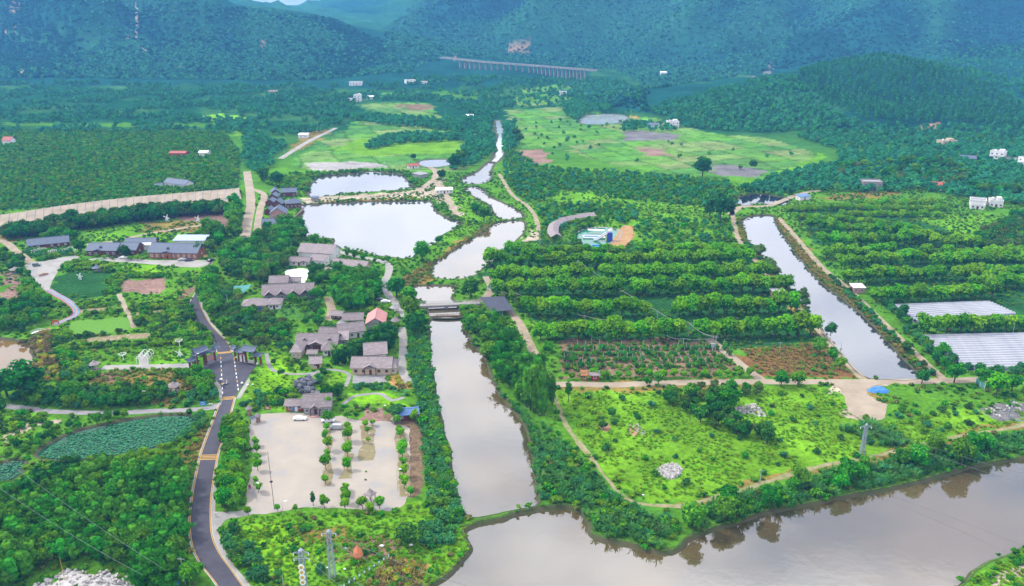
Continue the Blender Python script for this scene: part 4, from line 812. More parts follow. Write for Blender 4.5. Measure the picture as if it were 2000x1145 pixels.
# ---- huts, pavilions
def pavilion(px, py, r, h, label, roof='purple', post='wood', sides=6, rise=1.6, name='pavilion'):
    c = P(px, py); p = empty(name, c, .3, label, name.split('_')[-1]); keep([(c.x - r, c.y - r), (c.x + r, c.y - r), (c.x + r, c.y + r), (c.x - r, c.y + r)])
    MB().lathe([(r * 1.25, h - .1), (r * 1.25, h), (r * .55, h + rise * .45), (.12, h + rise), (.05, h + rise + .4)], sides).obj('roof', M[roof], p)
    for i in range(sides):
        a = 2 * PI * i / sides; MB().bar((math.cos(a) * r * .85, math.sin(a) * r * .85, -.2), (math.cos(a) * r * .85, math.sin(a) * r * .85, h), .11, k=5).obj('post', M[post], p)
    MB().lathe([(r * 1.0, -.2), (r * 1.0, .2)], sides).obj('floor', M['gravelp'], p); return p
pavilion(340, 765, 2.2, 2.6, 'open pavilion with grey-purple roof on the dry lawn'); pavilion(186, 722, 1.9, 2.6, 'cream-posted hut at the left end of the garden path', post='cream')
pavilion(551, 637, 2.0, 2.6, 'village pavilion beside the small lotus pool'); pavilion(771, 610, 2.0, 2.5, 'grey pavilion above the pink roof', 'grey'); pavilion(191, 530, 2.4, 2.2, 'dark garden pavilion before the slate halls', 'slate')
pavilion(773, 635, 2, 2.4, 'grey thatched hut by the riverside lane', 'thatch', rise=2.2, name='hut'); pavilion(31, 533, 2.6, 2.2, 'thatched hut at the left of the plaza', 'thatch', rise=1.3, name='hut'); pavilion(667, 640, 1.7, 2.3, 'pale grey pavilion left of the pink roof', 'grey')
pavilion(724, 980, 1.6, 2.8, 'small purple-roofed kiosk between the two lot-edge trees', 'purple', sides=4, name='kiosk'); pavilion(774, 826, 1.7, 1.6, 'grey dome hut beside the blue metal shed', 'thatch', rise=1.2, name='hut')
for px_, py_, lb in ((488, 812, 'tall brick pillar with thatched cap by the road'), (504, 824, 'shorter brick pillar with thatched cap at the lot entrance')):
    p = empty('gate_pillar', P(px_, py_), 0, lb, 'pillar', 'thatched gate pillars'); MB().lathe([(.75, -.2), (.7, 3.0 if px_ < 500 else 2.4)], 10).obj('shaft', M['brick'], p); MB().lathe([(1.25, 2.9 if px_ < 500 else 2.3), (.6, 3.6 if px_ < 500 else 3.0), (.1, 4.1 if px_ < 500 else 3.5)], 12).obj('cap', M['thatch'], p)
# curved gallery
ga = resample(W([(1087,472),(1080,462),(1083,448),(1098,439),(1120,434),(1140,430),(1160,428)]), 2.2); g0 = Vector((*ga[len(ga) // 2], 0)); gp = empty('curved_gallery', g0, 0, 'long curved gallery with purple tiled roof beside the water slide', 'gallery')
t_ = np.gradient(ga, axis=0); t_ /= np.linalg.norm(t_, axis=1)[:, None]; nn = np.stack([-t_[:, 1], t_[:, 0]], 1); prof = [(-3.6, 3.0), (0, 4.9), (3.6, 3.0), (3.6, 2.8), (0, 4.7), (-3.6, 2.8)]
V = np.array([[*(ga[i] + nn[i] * q - np.array(g0[:2])), z] for i in range(len(ga)) for q, z in prof]); i = np.arange(len(ga) - 1) * 6
Q = np.concatenate([np.stack([i + k, i + (k + 1) % 6, i + 6 + (k + 1) % 6, i + 6 + k], 1) for k in range(6)]); mk('roof', mesh_np('roof', V, [Q], M['purple']), gp)
for k in range(0, len(ga), 2):
    for s_ in (-1, 1):
        q = ga[k] + nn[k] * 3.0 * s_ - np.array(g0[:2]); MB().box(q[0] - .15, q[0] + .15, q[1] - .15, q[1] + .15, -.2, 3.1).obj('post', M['wood'], gp)
keep(np.concatenate([ga + nn * 4, (ga - nn * 4)[::-1]]))
# black netting shade roof
w = W([(937,592),(985,590),(1004,618),(960,620)]); c0 = Vector((*w.mean(0), 0)); p = empty('shade_shelter', c0, 0, 'large black netting shelter at the right end of the footbridge', 'shelter'); keep(w)
q = w - w.mean(0); MB().add([(a, b, 3.0) for a, b in q] + [(0, 0, 3.5)] + [(a, b, 2.92) for a, b in q], [(0, 1, 4), (1, 2, 4), (2, 3, 4), (3, 0, 4), (8, 7, 6, 5), (0, 5, 6, 1), (1, 6, 7, 2), (2, 7, 8, 3), (3, 8, 5, 0)]).obj('roof', M['black'], p)
for a, b in list(q) + list((q + np.roll(q, 1, 0)) / 2): MB().bar((a * .97, b * .97, -.2), (a * .97, b * .97, 3), .1, k=5).obj('post', M['steel'], p)
# ---------------------------------------------------------------- gates
def roof_span(p, x0, x1, ze, rise, dp, m='slate'):
    """swept tile roof: concave slopes, upturned ends"""
    xs = np.linspace(x0, x1, 7); pr = [(-1, 0), (-.5, .3), (0, 1), (.5, .3), (1, 0)]; V = []; n = len(pr); mb = MB()
    for x in xs:
        u = abs((x - (x0 + x1) / 2) / ((x1 - x0) / 2)); up = .35 * u ** 3
        for q, z in pr: V.append((x, q * dp, ze + rise * z + up))
    for x in xs:
        u = abs((x - (x0 + x1) / 2) / ((x1 - x0) / 2)); up = .35 * u ** 3
        for q, z in pr: V.append((x, q * dp, ze + rise * z + up - .22))
    o = n * len(xs); F = []
    for i in range(len(xs) - 1):
        for j in range(n - 1): a = i * n + j; F.append((a, a + n, a + n + 1, a + 1)); F.append((o + a, o + a + 1, o + a + n + 1, o + a + n))
        for j in (0, n - 1): a = i * n + j; F.append((a, a + n, o + a + n, o + a) if j else (a, o + a, o + a + n, a + n))
    for i in (0, len(xs) - 1):
        for j in range(n - 1): a = i * n + j; F.append((a, a + 1, o + a + 1, o + a))
    r = mb.add(V, F).obj('roof', M[m], p); MB().bar((x0, 0, ze + rise + .3), (x1, 0, ze + rise + .3), .16, k=5).obj('ridge', M[m], r)
def gateway(a, b, label, spans, posts, beams, panels):
    c, rz, L_ = frame2(a, b); p = empty('timber_gate', c, rz, label, 'gate', 'timber gates on the forecourt'); foot(c, rz, L_, -.8, .8, .3)
    for x, h in posts: o = MB().box(x * L_ - .32, x * L_ + .32, -.32, .32, -.3, h).obj('post', M['wood'], p); MB().box(x * L_ - .45, x * L_ + .45, -.45, .45, -.3, .35).obj('plinth', M['gravelp'], o)
    for x0, x1, z, h in beams: MB().box(x0 * L_, x1 * L_, -.2, .2, z, z + h).obj('beam', M['wood'], p)
    for x0, x1, z0, z1, m in panels: MB().box(x0 * L_, x1 * L_, -.1, .1, z0, z1).obj('panel', M[m], p)
    for x0, x1, ze, ri, dp in spans: roof_span(p, x0 * L_, x1 * L_, ze, ri, dp)
gateway((372,722), (426,704), 'left timber gate with tiered slate roofs, diagonal to the road', [(-.62,-.3,3.9,.9,1.6), (-.4,.2,5.6,.8,1.9), (-.34,.14,6.6,1.3,2.2), (.1,.42,5.0,.9,1.6), (.36,.58,5.9,.9,1.5)],
 [(-.5,4), (-.3,5.8), (.08,5.8), (.4,5.9)], [(-.32,.12,5.0,.6), (.1,.42,4.4,.5), (-.5,-.3,3.5,.4)], [(-.5,-.42,0,3.4,'plaster'), (.14,.36,1.2,3.6,'pinkwall'), (-.28,-.2,0,4.8,'wood'), (-.02,.06,0,4.8,'wood')])
gateway((461,706), (510,713), 'right timber gate with white posters beside its door', [(-.6,-.4,5.9,.9,1.5), (-.42,-.08,4.9,.9,1.6), (-.14,.4,6.2,1.4,2.1), (.26,.62,4.4,.9,1.7)],
 [(-.5,5.9), (-.36,5), (-.08,6.2), (.3,6.2), (.5,4.5)], [(-.38,-.06,4.0,.5), (-.1,.32,5.4,.6), (.3,.5,3.8,.4)], [(-.34,-.24,.2,3.0,'plaster'), (-.18,-.1,.2,3.0,'plaster'), (-.24,-.18,.0,3.0,'door'), (-.34,-.1,3.05,3.9,'pinkwall'), (.0,.24,.1,1.5,'stone')])
# ---------------------------------------------------------------- bridges
a, b = P(820, 601, 0), P(938, 596, 0); d_ = (b - a); Lb = d_.length; bp = empty('footbridge', (a + b) / 2, math.atan2(d_.y, d_.x), 'concrete footbridge with open railing and one tall pier over the river pool', 'bridge')
MB().box(-Lb/2, Lb/2, -1.6, 1.6, .9, 1.35).obj('deck', M['concrete'], bp); MB().box(-Lb/2, Lb/2, -1.75, -1.5, .25, 1.1).obj('girder', M['purple'], bp); MB().box(-Lb/2, Lb/2, 1.5, 1.75, .25, 1.1).obj('girder', M['purple'], bp)
for s_ in (-1, 1):
    r = MB(); r.box(-Lb/2, Lb/2, s_ * 1.5 - .05, s_ * 1.5 + .05, 2.25, 2.36); r.box(-Lb/2, Lb/2, s_ * 1.5 - .04, s_ * 1.5 + .04, 1.8, 1.86); o = r.obj('rail', M['pole'], bp); po = MB()
    for x in np.arange(-Lb/2 + .2, Lb/2, 1.6): po.box(x - .05, x + .05, s_ * 1.5 - .05, s_ * 1.5 + .05, 1.35, 2.25)
    po.obj('baluster', M['pole'], o)['kind'] = 'stuff'
xp = (P(872, 598).x - (a.x + b.x) / 2); MB().box(xp - .7, xp + .7, -1.3, 1.3, -4, .9).obj('pier', M['grey'], bp)
a, b = P(838, 622, -1), P(906, 620, -1); d_ = (b - a); Lb = d_.length; bp = empty('weir_beam', (a + b) / 2, math.atan2(d_.y, d_.x), 'low brown weir beam with white openings below the footbridge', 'weir')
MB().box(-Lb/2, Lb/2, -.5, .5, -3, -.2).obj('sill', M['brick'], bp); MB().box(-Lb/2, Lb/2, -.25, .25, .9, 1.25).obj('beam', M['brick'], bp)
for x in np.linspace(-Lb/2 + .3, Lb/2 - .3, 12): MB().box(x - .12, x + .12, -.25, .25, -.2, .9).obj('stub', M['brick'], bp)
# viaduct
vp = [atD(x, y, 2000) for x, y in ((870, 114), (940, 121), (1040, 128), (1150, 137), (1215, 141))]; dp_ = [1840, 1770, 1705, 1660, 1625]
vp = np.array([atD(x, y, D) for (x, y), D in zip(((862, 112), (940, 120.5), (1040, 127.8), (1105, 133), (1165, 137.5)), dp_)]); vr = np.array([np.array([np.interp(t, np.linspace(0, 1, 5), vp[:, k]) for k in range(3)]) for t in np.linspace(0, 1, 34)])
v0 = Vector(vr[17]); vd = empty('viaduct', v0, 0, 'long motorway viaduct on many piers at the foot of the far mountain', 'viaduct'); q = vr - vr[17]; tt = np.gradient(q, axis=0); tt /= np.linalg.norm(tt, axis=1)[:, None]; nn = np.column_stack([-tt[:, 1], tt[:, 0], np.zeros(len(q))])
def beam3(name, o0, o1, z0, z1, m):
    V = []; F = []
    for i in range(len(q)): V += [q[i] + nn[i] * o0 + [0, 0, z0], q[i] + nn[i] * o1 + [0, 0, z0], q[i] + nn[i] * o1 + [0, 0, z1], q[i] + nn[i] * o0 + [0, 0, z1]]
    for i in range(len(q) - 1):
        for k in range(4): F.append((i * 4 + k, i * 4 + (k + 1) % 4, i * 4 + 4 + (k + 1) % 4, i * 4 + 4 + k))
    MB().add(V, F).obj(name, M[m], vd)
beam3('deck', -6, 6, -2.0, 0, 'concrete'); beam3('parapet', -6.2, -5.8, 0, 1.3, 'concrete'); beam3('parapet', 5.8, 6.2, 0, 1.3, 'concrete')
pm = MB().box(-1.0, 1.0, -3.2, 3.2, -40, -2.0).mesh('pier', M['concrete'])
for i in range(4, 31):
    gz = float(hgt(np.array([vr[i][0]]), np.array([vr[i][1]]))[0])
    if vr[i][2] - gz > 4: o = mk('pier', pm, vd, tuple(q[i]), math.atan2(tt[i][1], tt[i][0]))
# weirs
for nm, pts, z, lab in (('stone_weir', [(962,1009),(985,1003),(1010,996),(1040,991)], -2.0, 'dark stone weir with white water where the straight reach meets the wide river'), ('stepped_weir', [(822,546),(850,547),(885,546),(930,540)], -.9, 'stepped weir with white spouts below the river bend')):
    c = resample(W(pts, z), 1.2); c0 = c.mean(0); p = empty(nm, (c0[0], c0[1], z), 0, lab, 'weir'); r_ = np.random.default_rng(5); m = MB()
    for x, y in c - c0:
        for k in range(4):
            v, f = [], []
            s_ = r_.uniform(.4, .9); m.lathe([(s_, -.8), (s_ * .9, .15 + r_.uniform(-.1, .2)), (s_ * .4, .4)], 6, (x + r_.uniform(-.8, .8), y + r_.uniform(-1.8, 1.2), r_.uniform(-.3, .1)))
    o = m.obj('stone', M['rock'], p); o['kind'] = 'stuff'
    f_ = MB()
    for x, y in (c - c0)[::2]: f_.lathe([(.05, .5), (.5 * r_.uniform(.6, 1.3), .1), (.8, -.25)], 7, (x + r_.uniform(-.4, .4), y - 1.7, 0), sy=.7)
    o = f_.obj('foam', M['foam'], p); o['kind'] = 'stuff'
# plastic tunnels
def tunnels(l0, l1, r0, r1, n, lab):
    a0, a1, b0, b1 = (W([q])[0] for q in (l0, l1, r0, r1)); n_ = 8
    for i in range(n):
        t = (i + .5) / n; A = a0 + (a1 - a0) * t; B = b0 + (b1 - b0) * t; c = (A + B) / 2; L_ = np.linalg.norm(B - A); rz = math.atan2(B[1] - A[1], B[0] - A[0]); wd = np.linalg.norm(a1 - a0) / n * .39 * abs(math.cos(rz)) ; wd = min(.92, wd); V = []; F = []
        xs = np.linspace(-L_/2, L_/2, max(6, int(L_ / 4)))
        for x in xs:
            hh = 1.15 + random.uniform(-.08, .08)
            for k in range(7): th = PI * k / 6; V.append((x, -wd * math.cos(th) + random.uniform(-.03, .03), hh * math.sin(th) * .9))
        for j in range(len(xs) - 1):
            for k in range(6): F.append((j * 7 + k, (j + 1) * 7 + k, (j + 1) * 7 + k + 1, j * 7 + k + 1))
        o = MB().add(V, F).obj('plastic_tunnel', M['film'], None, (c[0], c[1], .02), rz, True); tag(o, f'{ORD[i]} white plastic tunnel from the back of the {lab} block', 'plastic tunnel', 'white plastic tunnels ' + lab)
    keep([a0, b0, b1, a1])
ORD = ['first', 'second', 'third', 'fourth', 'fifth', 'sixth', 'seventh', 'eighth', 'ninth', 'tenth', 'eleventh', 'twelfth', 'thirteenth', 'fourteenth', 'fifteenth', 'sixteenth', 'seventeenth', 'eighteenth', 'nineteenth', 'twentieth']
sheet('film_plot', [(1740,594),(1932,588),(1985,616),(1788,632)], .02, M['black'], 'dark soil under the far plastic tunnels', smooth=False); sheet('film_plot', [(1785,654),(2080,648),(2080,724),(1890,724)], .02, M['black'], 'dark soil under the near plastic tunnels', smooth=False)
tunnels((1742,596), (1790,630), (1930,590), (1984,614), 9, 'far'); tunnels((1788,656), (1888,722), (2075,650), (2075,718), 15, 'near')
# striped embankment
up = resample(W([(-30,434),(15,430),(130,412),(250,397),(350,388),(468,378)]), 3); lo = resample(W([(-30,452),(15,446),(130,428),(250,412),(350,402),(472,392)]), 3); n = 160; up = par(up, n); lo = par(lo, n); c0 = lo[n // 2]
p = empty('striped_embankment', (c0[0], c0[1], 0), 0, 'pale graded embankment with white ribs below the plantation', 'embankment'); keep(np.concatenate([up, lo[::-1]])); p['kind'] = 'thing'
V = np.concatenate([np.column_stack([lo - c0, np.full(n, .05)]), np.column_stack([up - c0, np.full(n, 4.2)]), np.column_stack([up - c0 + [0, 6], np.full(n, -.1)])]); i = np.arange(n - 1); mk('slope', mesh_np('slope', V, [np.concatenate([np.stack([i + k * n, i + 1 + k * n, i + 1 + (k + 1) * n, i + (k + 1) * n], 1) for k in range(2)])], M['sand']), p)
for k in range(2, n - 2, 5):
    a_, b_ = lo[k] - c0, up[min(n - 1, k + 2)] - c0; m = MB(); m.bar((a_[0], a_[1], .1), (b_[0], b_[1], 4.25), .42, k=4); m.obj('rib', M['concrete'], p)
# rainbow walkway
rb = resample(W([(94,566),(110,576),(128,586),(142,597),(149,607),(145,617),(130,624),(112,632),(106,636)]), 1.2)
for i, (nm, cl) in enumerate((('red', (.42, .03, .05)), ('pale', (.45, .3, .33)), ('blue', (.06, .2, .5)), ('yellow', (.5, .34, .06)), ('lilac', (.34, .3, .5)), ('cyan', (.06, .36, .45)), ('pink', (.5, .18, .3)))):
    t = np.gradient(rb, axis=0); t /= np.linalg.norm(t, axis=1)[:, None]; nn = np.stack([-t[:, 1], t[:, 0]], 1); o0 = -1.75 + i * .5
    ribbon('painted_band', rb + nn * (o0 + .49), rb + nn * o0, .05 + .006 * i, mat('paint_' + nm, cl, tuple(x * .85 for x in cl), .5, .6), f'{nm} band of the rainbow painted walkway')
keep(np.concatenate([rb + nn * 2, (rb - nn * 2)[::-1]]))
p = empty('ring_tunnel', P(108, 634), .6, 'red hoop at the lower end of the rainbow walkway', 'hoop')
for k in range(3): MB().tube([(1.5 * math.cos(t), k * .7, 1.7 * math.sin(t)) for t in np.linspace(0, PI, 10)], .2, 5).obj('hoop', M['redpaint'], p)
path('pergola_floor', [(281,718),(281,706),(280,694)], 3.6, .05, M['concrete'], 'pale floor running under the white arches', jit=.05)
# ================================================================ PLANTS: prototypes
LM_ = {}
def lf(n, a, b, **k): LM_[n] = leafmat('leaf_' + n, a, b, **k); return LM_[n]
lf('orchard', (.018, .12, .005), (.05, .21, .007)); lf('young', (.12, .31, .005), (.08, .25, .006), val=.25); lf('mid', (.028, .13, .01), (.055, .2, .012), hue=.03)  # young: a brighter yellow-green leaf tone
lf('dark', (.01, .065, .012), (.024, .11, .016), hue=.02); lf('bamboo', (.026, .145, .012), (.06, .22, .014), hue=.02); lf('teal', (.022, .12, .04), (.05, .18, .055), hue=.025)
lf('olive', (.05, .095, .02), (.08, .13, .03), hue=.03); lf('grass', (.095, .22, .009), (.135, .265, .012), hue=.025, trans=.35); lf('reed', (.05, .19, .04), (.09, .26, .05), hue=.02, trans=.4)
lf('brown', (.16, .1, .05), (.22, .14, .07), hue=.02); lf('gold', (.3, .2, .03), (.36, .24, .04), hue=.02); lf('far', (.016, .14, .055), (.05, .22, .065), hue=.025, val=.35)
lf('hill', (.006, .055, .055), (.015, .09, .08), hue=.02, val=.3)  # far and hill leaves are bluer: distance haze put into the colour
lf('ridge', (.03, .17, .09), (.055, .23, .11), hue=.02, val=.3)  # paler copy for ridges: sunlit relief put into the leaf colour
lf('lotus', (.03, .15, .07), (.065, .21, .105), hue=.02, trans=.2); lf('euc', (.016, .12, .045), (.04, .18, .055), hue=.02, val=.3)
lf('dry', (.2, .18, .045), (.28, .23, .06), hue=.03, trans=.4)
def unit(v): return v / (np.linalg.norm(v, axis=-1, keepdims=True) + 1e-9)
def leaves(C_, N_, s, asp=.6, r=rng):
    n = len(C_); N_ = unit(N_); q = unit(np.cross(N_, unit(r.normal(size=(n, 3))))); b = np.cross(N_, q)
    s = (np.ones(n) * s)[:, None]; a = q * s * .5; b = b * s * .5 * asp; dr = np.array([0, 0, -1]) * s * .12
    V = np.stack([C_ + a + dr, C_ + b, C_ - a + dr, C_ - b], 1).reshape(-1, 3); return V, np.arange(4 * n).reshape(n, 4)
def blob(c, rad, r, seg=7, ring=4, jag=.16):
    V = []; F = []
    for j in range(ring + 1):
        ph = PI * j / ring
        for i in range(seg):
            th = 2 * PI * (i + .5 * (j % 2)) / seg; k = 1 + r.uniform(-jag, jag)
            V.append(c + np.array([math.sin(ph) * math.cos(th), math.sin(ph) * math.sin(th), math.cos(ph)]) * rad * k)
    for j in range(ring):
        for i in range(seg): F.append((j * seg + i, (j + 1) * seg + i, (j + 1) * seg + (i + 1) % seg, j * seg + (i + 1) % seg))
    return np.array(V), np.array(F)
def crown_mesh(name, mats, R, z0, z1, nl, nleaf, ls, seed, young=.0, flat=1.0, core=.72, cone=0.0):
    """lobed crown: jagged cores wrapped in leaf sprays; the second material is likelier on sprays higher up"""
    r = np.random.default_rng(seed); V = []; F = []; MI = []; n = 0; hz = (z1 - z0) / 2; zc = (z0 + z1) / 2
    lobes = [(np.array([0, 0, zc]), np.array([R * .66, R * .66, hz * .8]))]
    for i in range(nl):
        a = 2 * PI * i / nl + r.uniform(-.4, .4); zz = r.uniform(-.6, .75); k = R * (.42 + .2 * r.random()) * math.sqrt(max(.15, 1 - .75 * zz * zz)) * (1 - cone * (zz * .5 + .5))
        rr = R * r.uniform(.33, .5) * (1 - cone * .5 * (zz * .5 + .5))
        lobes.append((np.array([math.cos(a) * k, math.sin(a) * k, zc + zz * hz * .72]), np.array([rr, rr, rr * .85 * flat])))
    for c, rad in lobes:
        v, f = blob(c, rad * core, r); V.append(v); F.append(f + n); n += len(v); MI += [0] * len(f)
    wts = np.array([x[1][0] ** 2 for x in lobes]); wts[0] *= .6; wts /= wts.sum(); li = r.choice(len(lobes), nleaf, p=wts)
    d = unit(r.normal(size=(nleaf, 3)) + np.array([0, 0, .35])); c = np.array([lobes[i][0] for i in li]); rad = np.array([lobes[i][1] for i in li])
    pos = c + d * rad * r.uniform(.78, 1.1, (nleaf, 1)); nn = unit(d * .8 + np.array([0, 0, .55]) + r.normal(size=(nleaf, 3)) * .45)
    v, f = leaves(pos, nn, ls * r.uniform(.7, 1.3, nleaf), .7, r); V.append(v); F.append(f + n)
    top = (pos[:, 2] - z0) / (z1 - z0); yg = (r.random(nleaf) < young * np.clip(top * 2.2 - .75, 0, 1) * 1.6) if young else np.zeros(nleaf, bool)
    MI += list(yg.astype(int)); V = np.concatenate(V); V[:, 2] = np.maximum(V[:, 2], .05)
    return mesh_np(name, V, [np.concatenate(F)], mats, MI)
def trunk_mesh(h, r0, seed, spread=0.0):
    r = random.Random(seed); m = MB(); top = Vector((r.uniform(-.2, .2), r.uniform(-.2, .2), h)); m.bar((0, 0, -.3), top * .55, r0, r0 * .8, 6)
    for i in range(4):
        a = i * PI / 2 + r.uniform(-.5, .5); m.bar(top * .5, top + Vector((math.cos(a), math.sin(a), .3)) * spread, r0 * .6, r0 * .25, 4)
    return m.mesh('trunk', M['trunk'])
def bamboo_mesh(name, mat_, h, seed, nc=20, per=30, spread=.38):
    r = np.random.default_rng(seed); C_ = []; N_ = []; S_ = []; V = []; F = []; n = 0
    for i in range(nc):
        a = r.uniform(0, 2 * PI); hh = h * r.uniform(.65, 1.05); out = h * spread * r.uniform(.4, 1.1); dx = np.array([math.cos(a), math.sin(a), 0])
        t = np.sort(r.uniform(.22, 1, per)); zc = hh * (t - .22 * t ** 4); xo = out * t ** 2.2 + .3
        p = dx * xo[:, None] + np.array([0, 0, 1]) * zc[:, None] + r.normal(size=(per, 3)) * (.25 + .5 * (1 - np.abs(t - .6)))[:, None] * .55 * (h / 9)
        C_.append(p); N_.append(dx * .7 * (.4 + t[:, None]) + np.array([0, 0, .8]) + r.normal(size=(per, 3)) * .5); S_.append((1.75 - .7 * t) * h / 9)
    for k, (z, rr) in enumerate(((.25, .2), (.45, .24), (.66, .2))):
        v, f = blob(np.array([0, 0, h * z]), np.array([h * rr * .8, h * rr * .8, h * .17]), r); V.append(v); F.append(f + n); n += len(v)
    v, f = leaves(np.concatenate(C_), np.concatenate(N_), np.concatenate(S_), .34, r); V.append(v); F.append(f + n)
    V = np.concatenate(V); V[:, 2] = np.maximum(V[:, 2], .05); return mesh_np(name, V, [np.concatenate(F)], mat_)
def culm_mesh(h, seed):
    r = random.Random(seed); m = MB()
    for i in range(7): a = r.uniform(0, 6.3); m.bar((math.cos(a) * .4, math.sin(a) * .4, -.2), (math.cos(a) * h * .12, math.sin(a) * h * .12, h * .6), .06, .04, 4)
    return m.mesh('culm', M['trunk'])
def shrub_mesh(name, mats, R, h, seed, nleaf=110, ls=.5, young=0):
    return crown_mesh(name, mats, R, 0.0, h, 5, nleaf, ls, seed, young)
def tuft_mesh(name, m, seed, n=16, h=.9, w=.12, lean=.6):
    r = np.random.default_rng(seed); V = []; F = []
    for i in range(n):
        a = r.uniform(0, 2 * PI); d = np.array([math.cos(a), math.sin(a), 0]); s = np.array([-d[1], d[0], 0]) * w * r.uniform(.6, 1.3); b = d * r.uniform(0, .35); hh = h * r.uniform(.6, 1.15); l = lean * r.uniform(.4, 1.2)
        k = len(V); V += [b - s, b + s, b + d * l * .5 * hh + s * .8 + np.array([0, 0, hh * .75]), b + d * l * .5 * hh - s * .8 + np.array([0, 0, hh * .75]), b + d * l * hh + np.array([0, 0, hh * .85])]; F.append((k, k + 1, k + 2, k + 3)); F.append((k + 3, k + 2, k + 4, k + 4))
    q = [f for f in F if f[2] != f[3]]; t3 = [f[:3] for f in F if f[2] == f[3]]
    return mesh_np(name, np.array(V), [q, t3], m)
def banana_mesh(seed):
    r = np.random.default_rng(seed); V = []; Q = []
    for i in range(8):
        a = 2 * PI * i / 8 + r.uniform(-.3, .3); d = np.array([math.cos(a), math.sin(a), 0]); s = np.array([-d[1], d[0], 0]); L_ = r.uniform(1.6, 2.3); k = len(V)
        for t, wd, dz in ((0, .06, 0), (.35, .32, .55), (.7, .3, .55), (1, .04, .1)):
            p = d * L_ * t + np.array([0, 0, 1.3 + dz * L_ * .6]); V += [p - s * wd, p + s * wd]
        Q += [(k + 2 * j, k + 2 * j + 1, k + 2 * j + 3, k + 2 * j + 2) for j in range(3)]
    return mesh_np('leaf_fan', np.array(V), [Q], LM_['grass'])
KIND = {}   # name -> (list of (trunk mesh | None, crown mesh), crown part name, trunk part name)
def lobed(nm, mats, R, z0, z1, th, tr, nl, nleaf, ls, n=5, young=0, flat=1.0, cone=0, tw=.5):
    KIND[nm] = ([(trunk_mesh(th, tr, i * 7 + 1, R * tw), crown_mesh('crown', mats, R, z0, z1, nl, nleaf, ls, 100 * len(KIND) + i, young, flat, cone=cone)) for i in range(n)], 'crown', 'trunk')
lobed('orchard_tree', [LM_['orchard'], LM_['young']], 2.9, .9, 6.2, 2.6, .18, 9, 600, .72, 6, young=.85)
lobed('citrus_tree', [LM_['young'], LM_['grass']], 2.2, .4, 3.6, 1.5, .14, 7, 330, .6, 4, young=.3)  # lime-green orchard trees, smaller in build
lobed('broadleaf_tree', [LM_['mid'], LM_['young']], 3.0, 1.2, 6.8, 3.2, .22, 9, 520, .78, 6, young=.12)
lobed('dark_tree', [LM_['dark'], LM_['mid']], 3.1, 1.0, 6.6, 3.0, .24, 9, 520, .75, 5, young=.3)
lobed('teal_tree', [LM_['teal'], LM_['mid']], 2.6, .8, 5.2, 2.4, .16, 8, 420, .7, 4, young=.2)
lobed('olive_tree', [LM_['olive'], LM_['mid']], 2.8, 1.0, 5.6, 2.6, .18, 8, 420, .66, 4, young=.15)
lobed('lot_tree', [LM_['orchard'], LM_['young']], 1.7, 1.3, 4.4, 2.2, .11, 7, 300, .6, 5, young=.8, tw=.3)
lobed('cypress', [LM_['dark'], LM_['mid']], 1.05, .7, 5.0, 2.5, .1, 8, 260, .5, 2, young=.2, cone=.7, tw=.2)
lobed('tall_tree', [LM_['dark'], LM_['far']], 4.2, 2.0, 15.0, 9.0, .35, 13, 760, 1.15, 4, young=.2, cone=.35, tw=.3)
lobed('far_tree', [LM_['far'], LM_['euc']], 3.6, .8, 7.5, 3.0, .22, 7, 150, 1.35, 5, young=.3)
KIND['bamboo_clump'] = ([(culm_mesh(9, i), bamboo_mesh('foliage', LM_['bamboo'], 9, 300 + i, 15, 54, .46)) for i in range(6)], 'foliage', 'culm')
KIND['dark_bamboo'] = ([(culm_mesh(9, i), bamboo_mesh('foliage', LM_['dark'], 9, 340 + i, 22, 32, .3)) for i in range(4)], 'foliage', 'culm')
KIND['plume_bamboo'] = ([(culm_mesh(9, i), bamboo_mesh('foliage', LM_['bamboo'], 9, 360 + i, 9, 70, .24)) for i in range(4)], 'foliage', 'culm')
KIND['shrub'] = ([(None, shrub_mesh('shrub', [LM_['mid'], LM_['young']], 1.5, 2.1, 400 + i, 150, .52, .25)) for i in range(5)], None, None)
KIND['lime_shrub'] = ([(None, shrub_mesh('lime_shrub', [LM_['grass'], LM_['young']], 1.4, 1.7, 420 + i, 150, .5, .3)) for i in range(4)], None, None)
KIND['teal_shrub'] = ([(None, shrub_mesh('teal_shrub', [LM_['teal'], LM_['reed']], 1.6, 2.2, 440 + i, 160, .6, .3)) for i in range(4)], None, None)
KIND['dark_shrub'] = ([(None, shrub_mesh('dark_shrub', [LM_['dark'], LM_['olive']], 1.5, 2.0, 460 + i, 140, .5, .4)) for i in range(4)], None, None)
KIND['dry_shrub'] = ([(None, shrub_mesh('dry_shrub', [LM_['brown'], LM_['olive']], 1.4, 1.5, 480 + i, 120, .42, .5)) for i in range(3)], None, None)
KIND['gold_shrub'] = ([(None, shrub_mesh('gold_shrub', [LM_['gold'], LM_['young']], 1.3, 1.5, 500 + i, 130, .42, .4)) for i in range(3)], None, None)
_st = [MB().bar((.35, 0, -.1), (.35, 0, 2.3), .06, k=4).mesh('stake', M['pole']) for i in range(1)]
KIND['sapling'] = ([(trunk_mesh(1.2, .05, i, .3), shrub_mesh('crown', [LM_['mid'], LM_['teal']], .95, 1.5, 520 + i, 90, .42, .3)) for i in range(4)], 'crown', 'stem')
KIND['banana_plant'] = ([(MB().bar((0, 0, -.1), (0, 0, 1.4), .14, .1, 6).mesh('stem', LM_['grass']), banana_mesh(i)) for i in range(3)], 'leaf_fan', 'stem')
REG = []
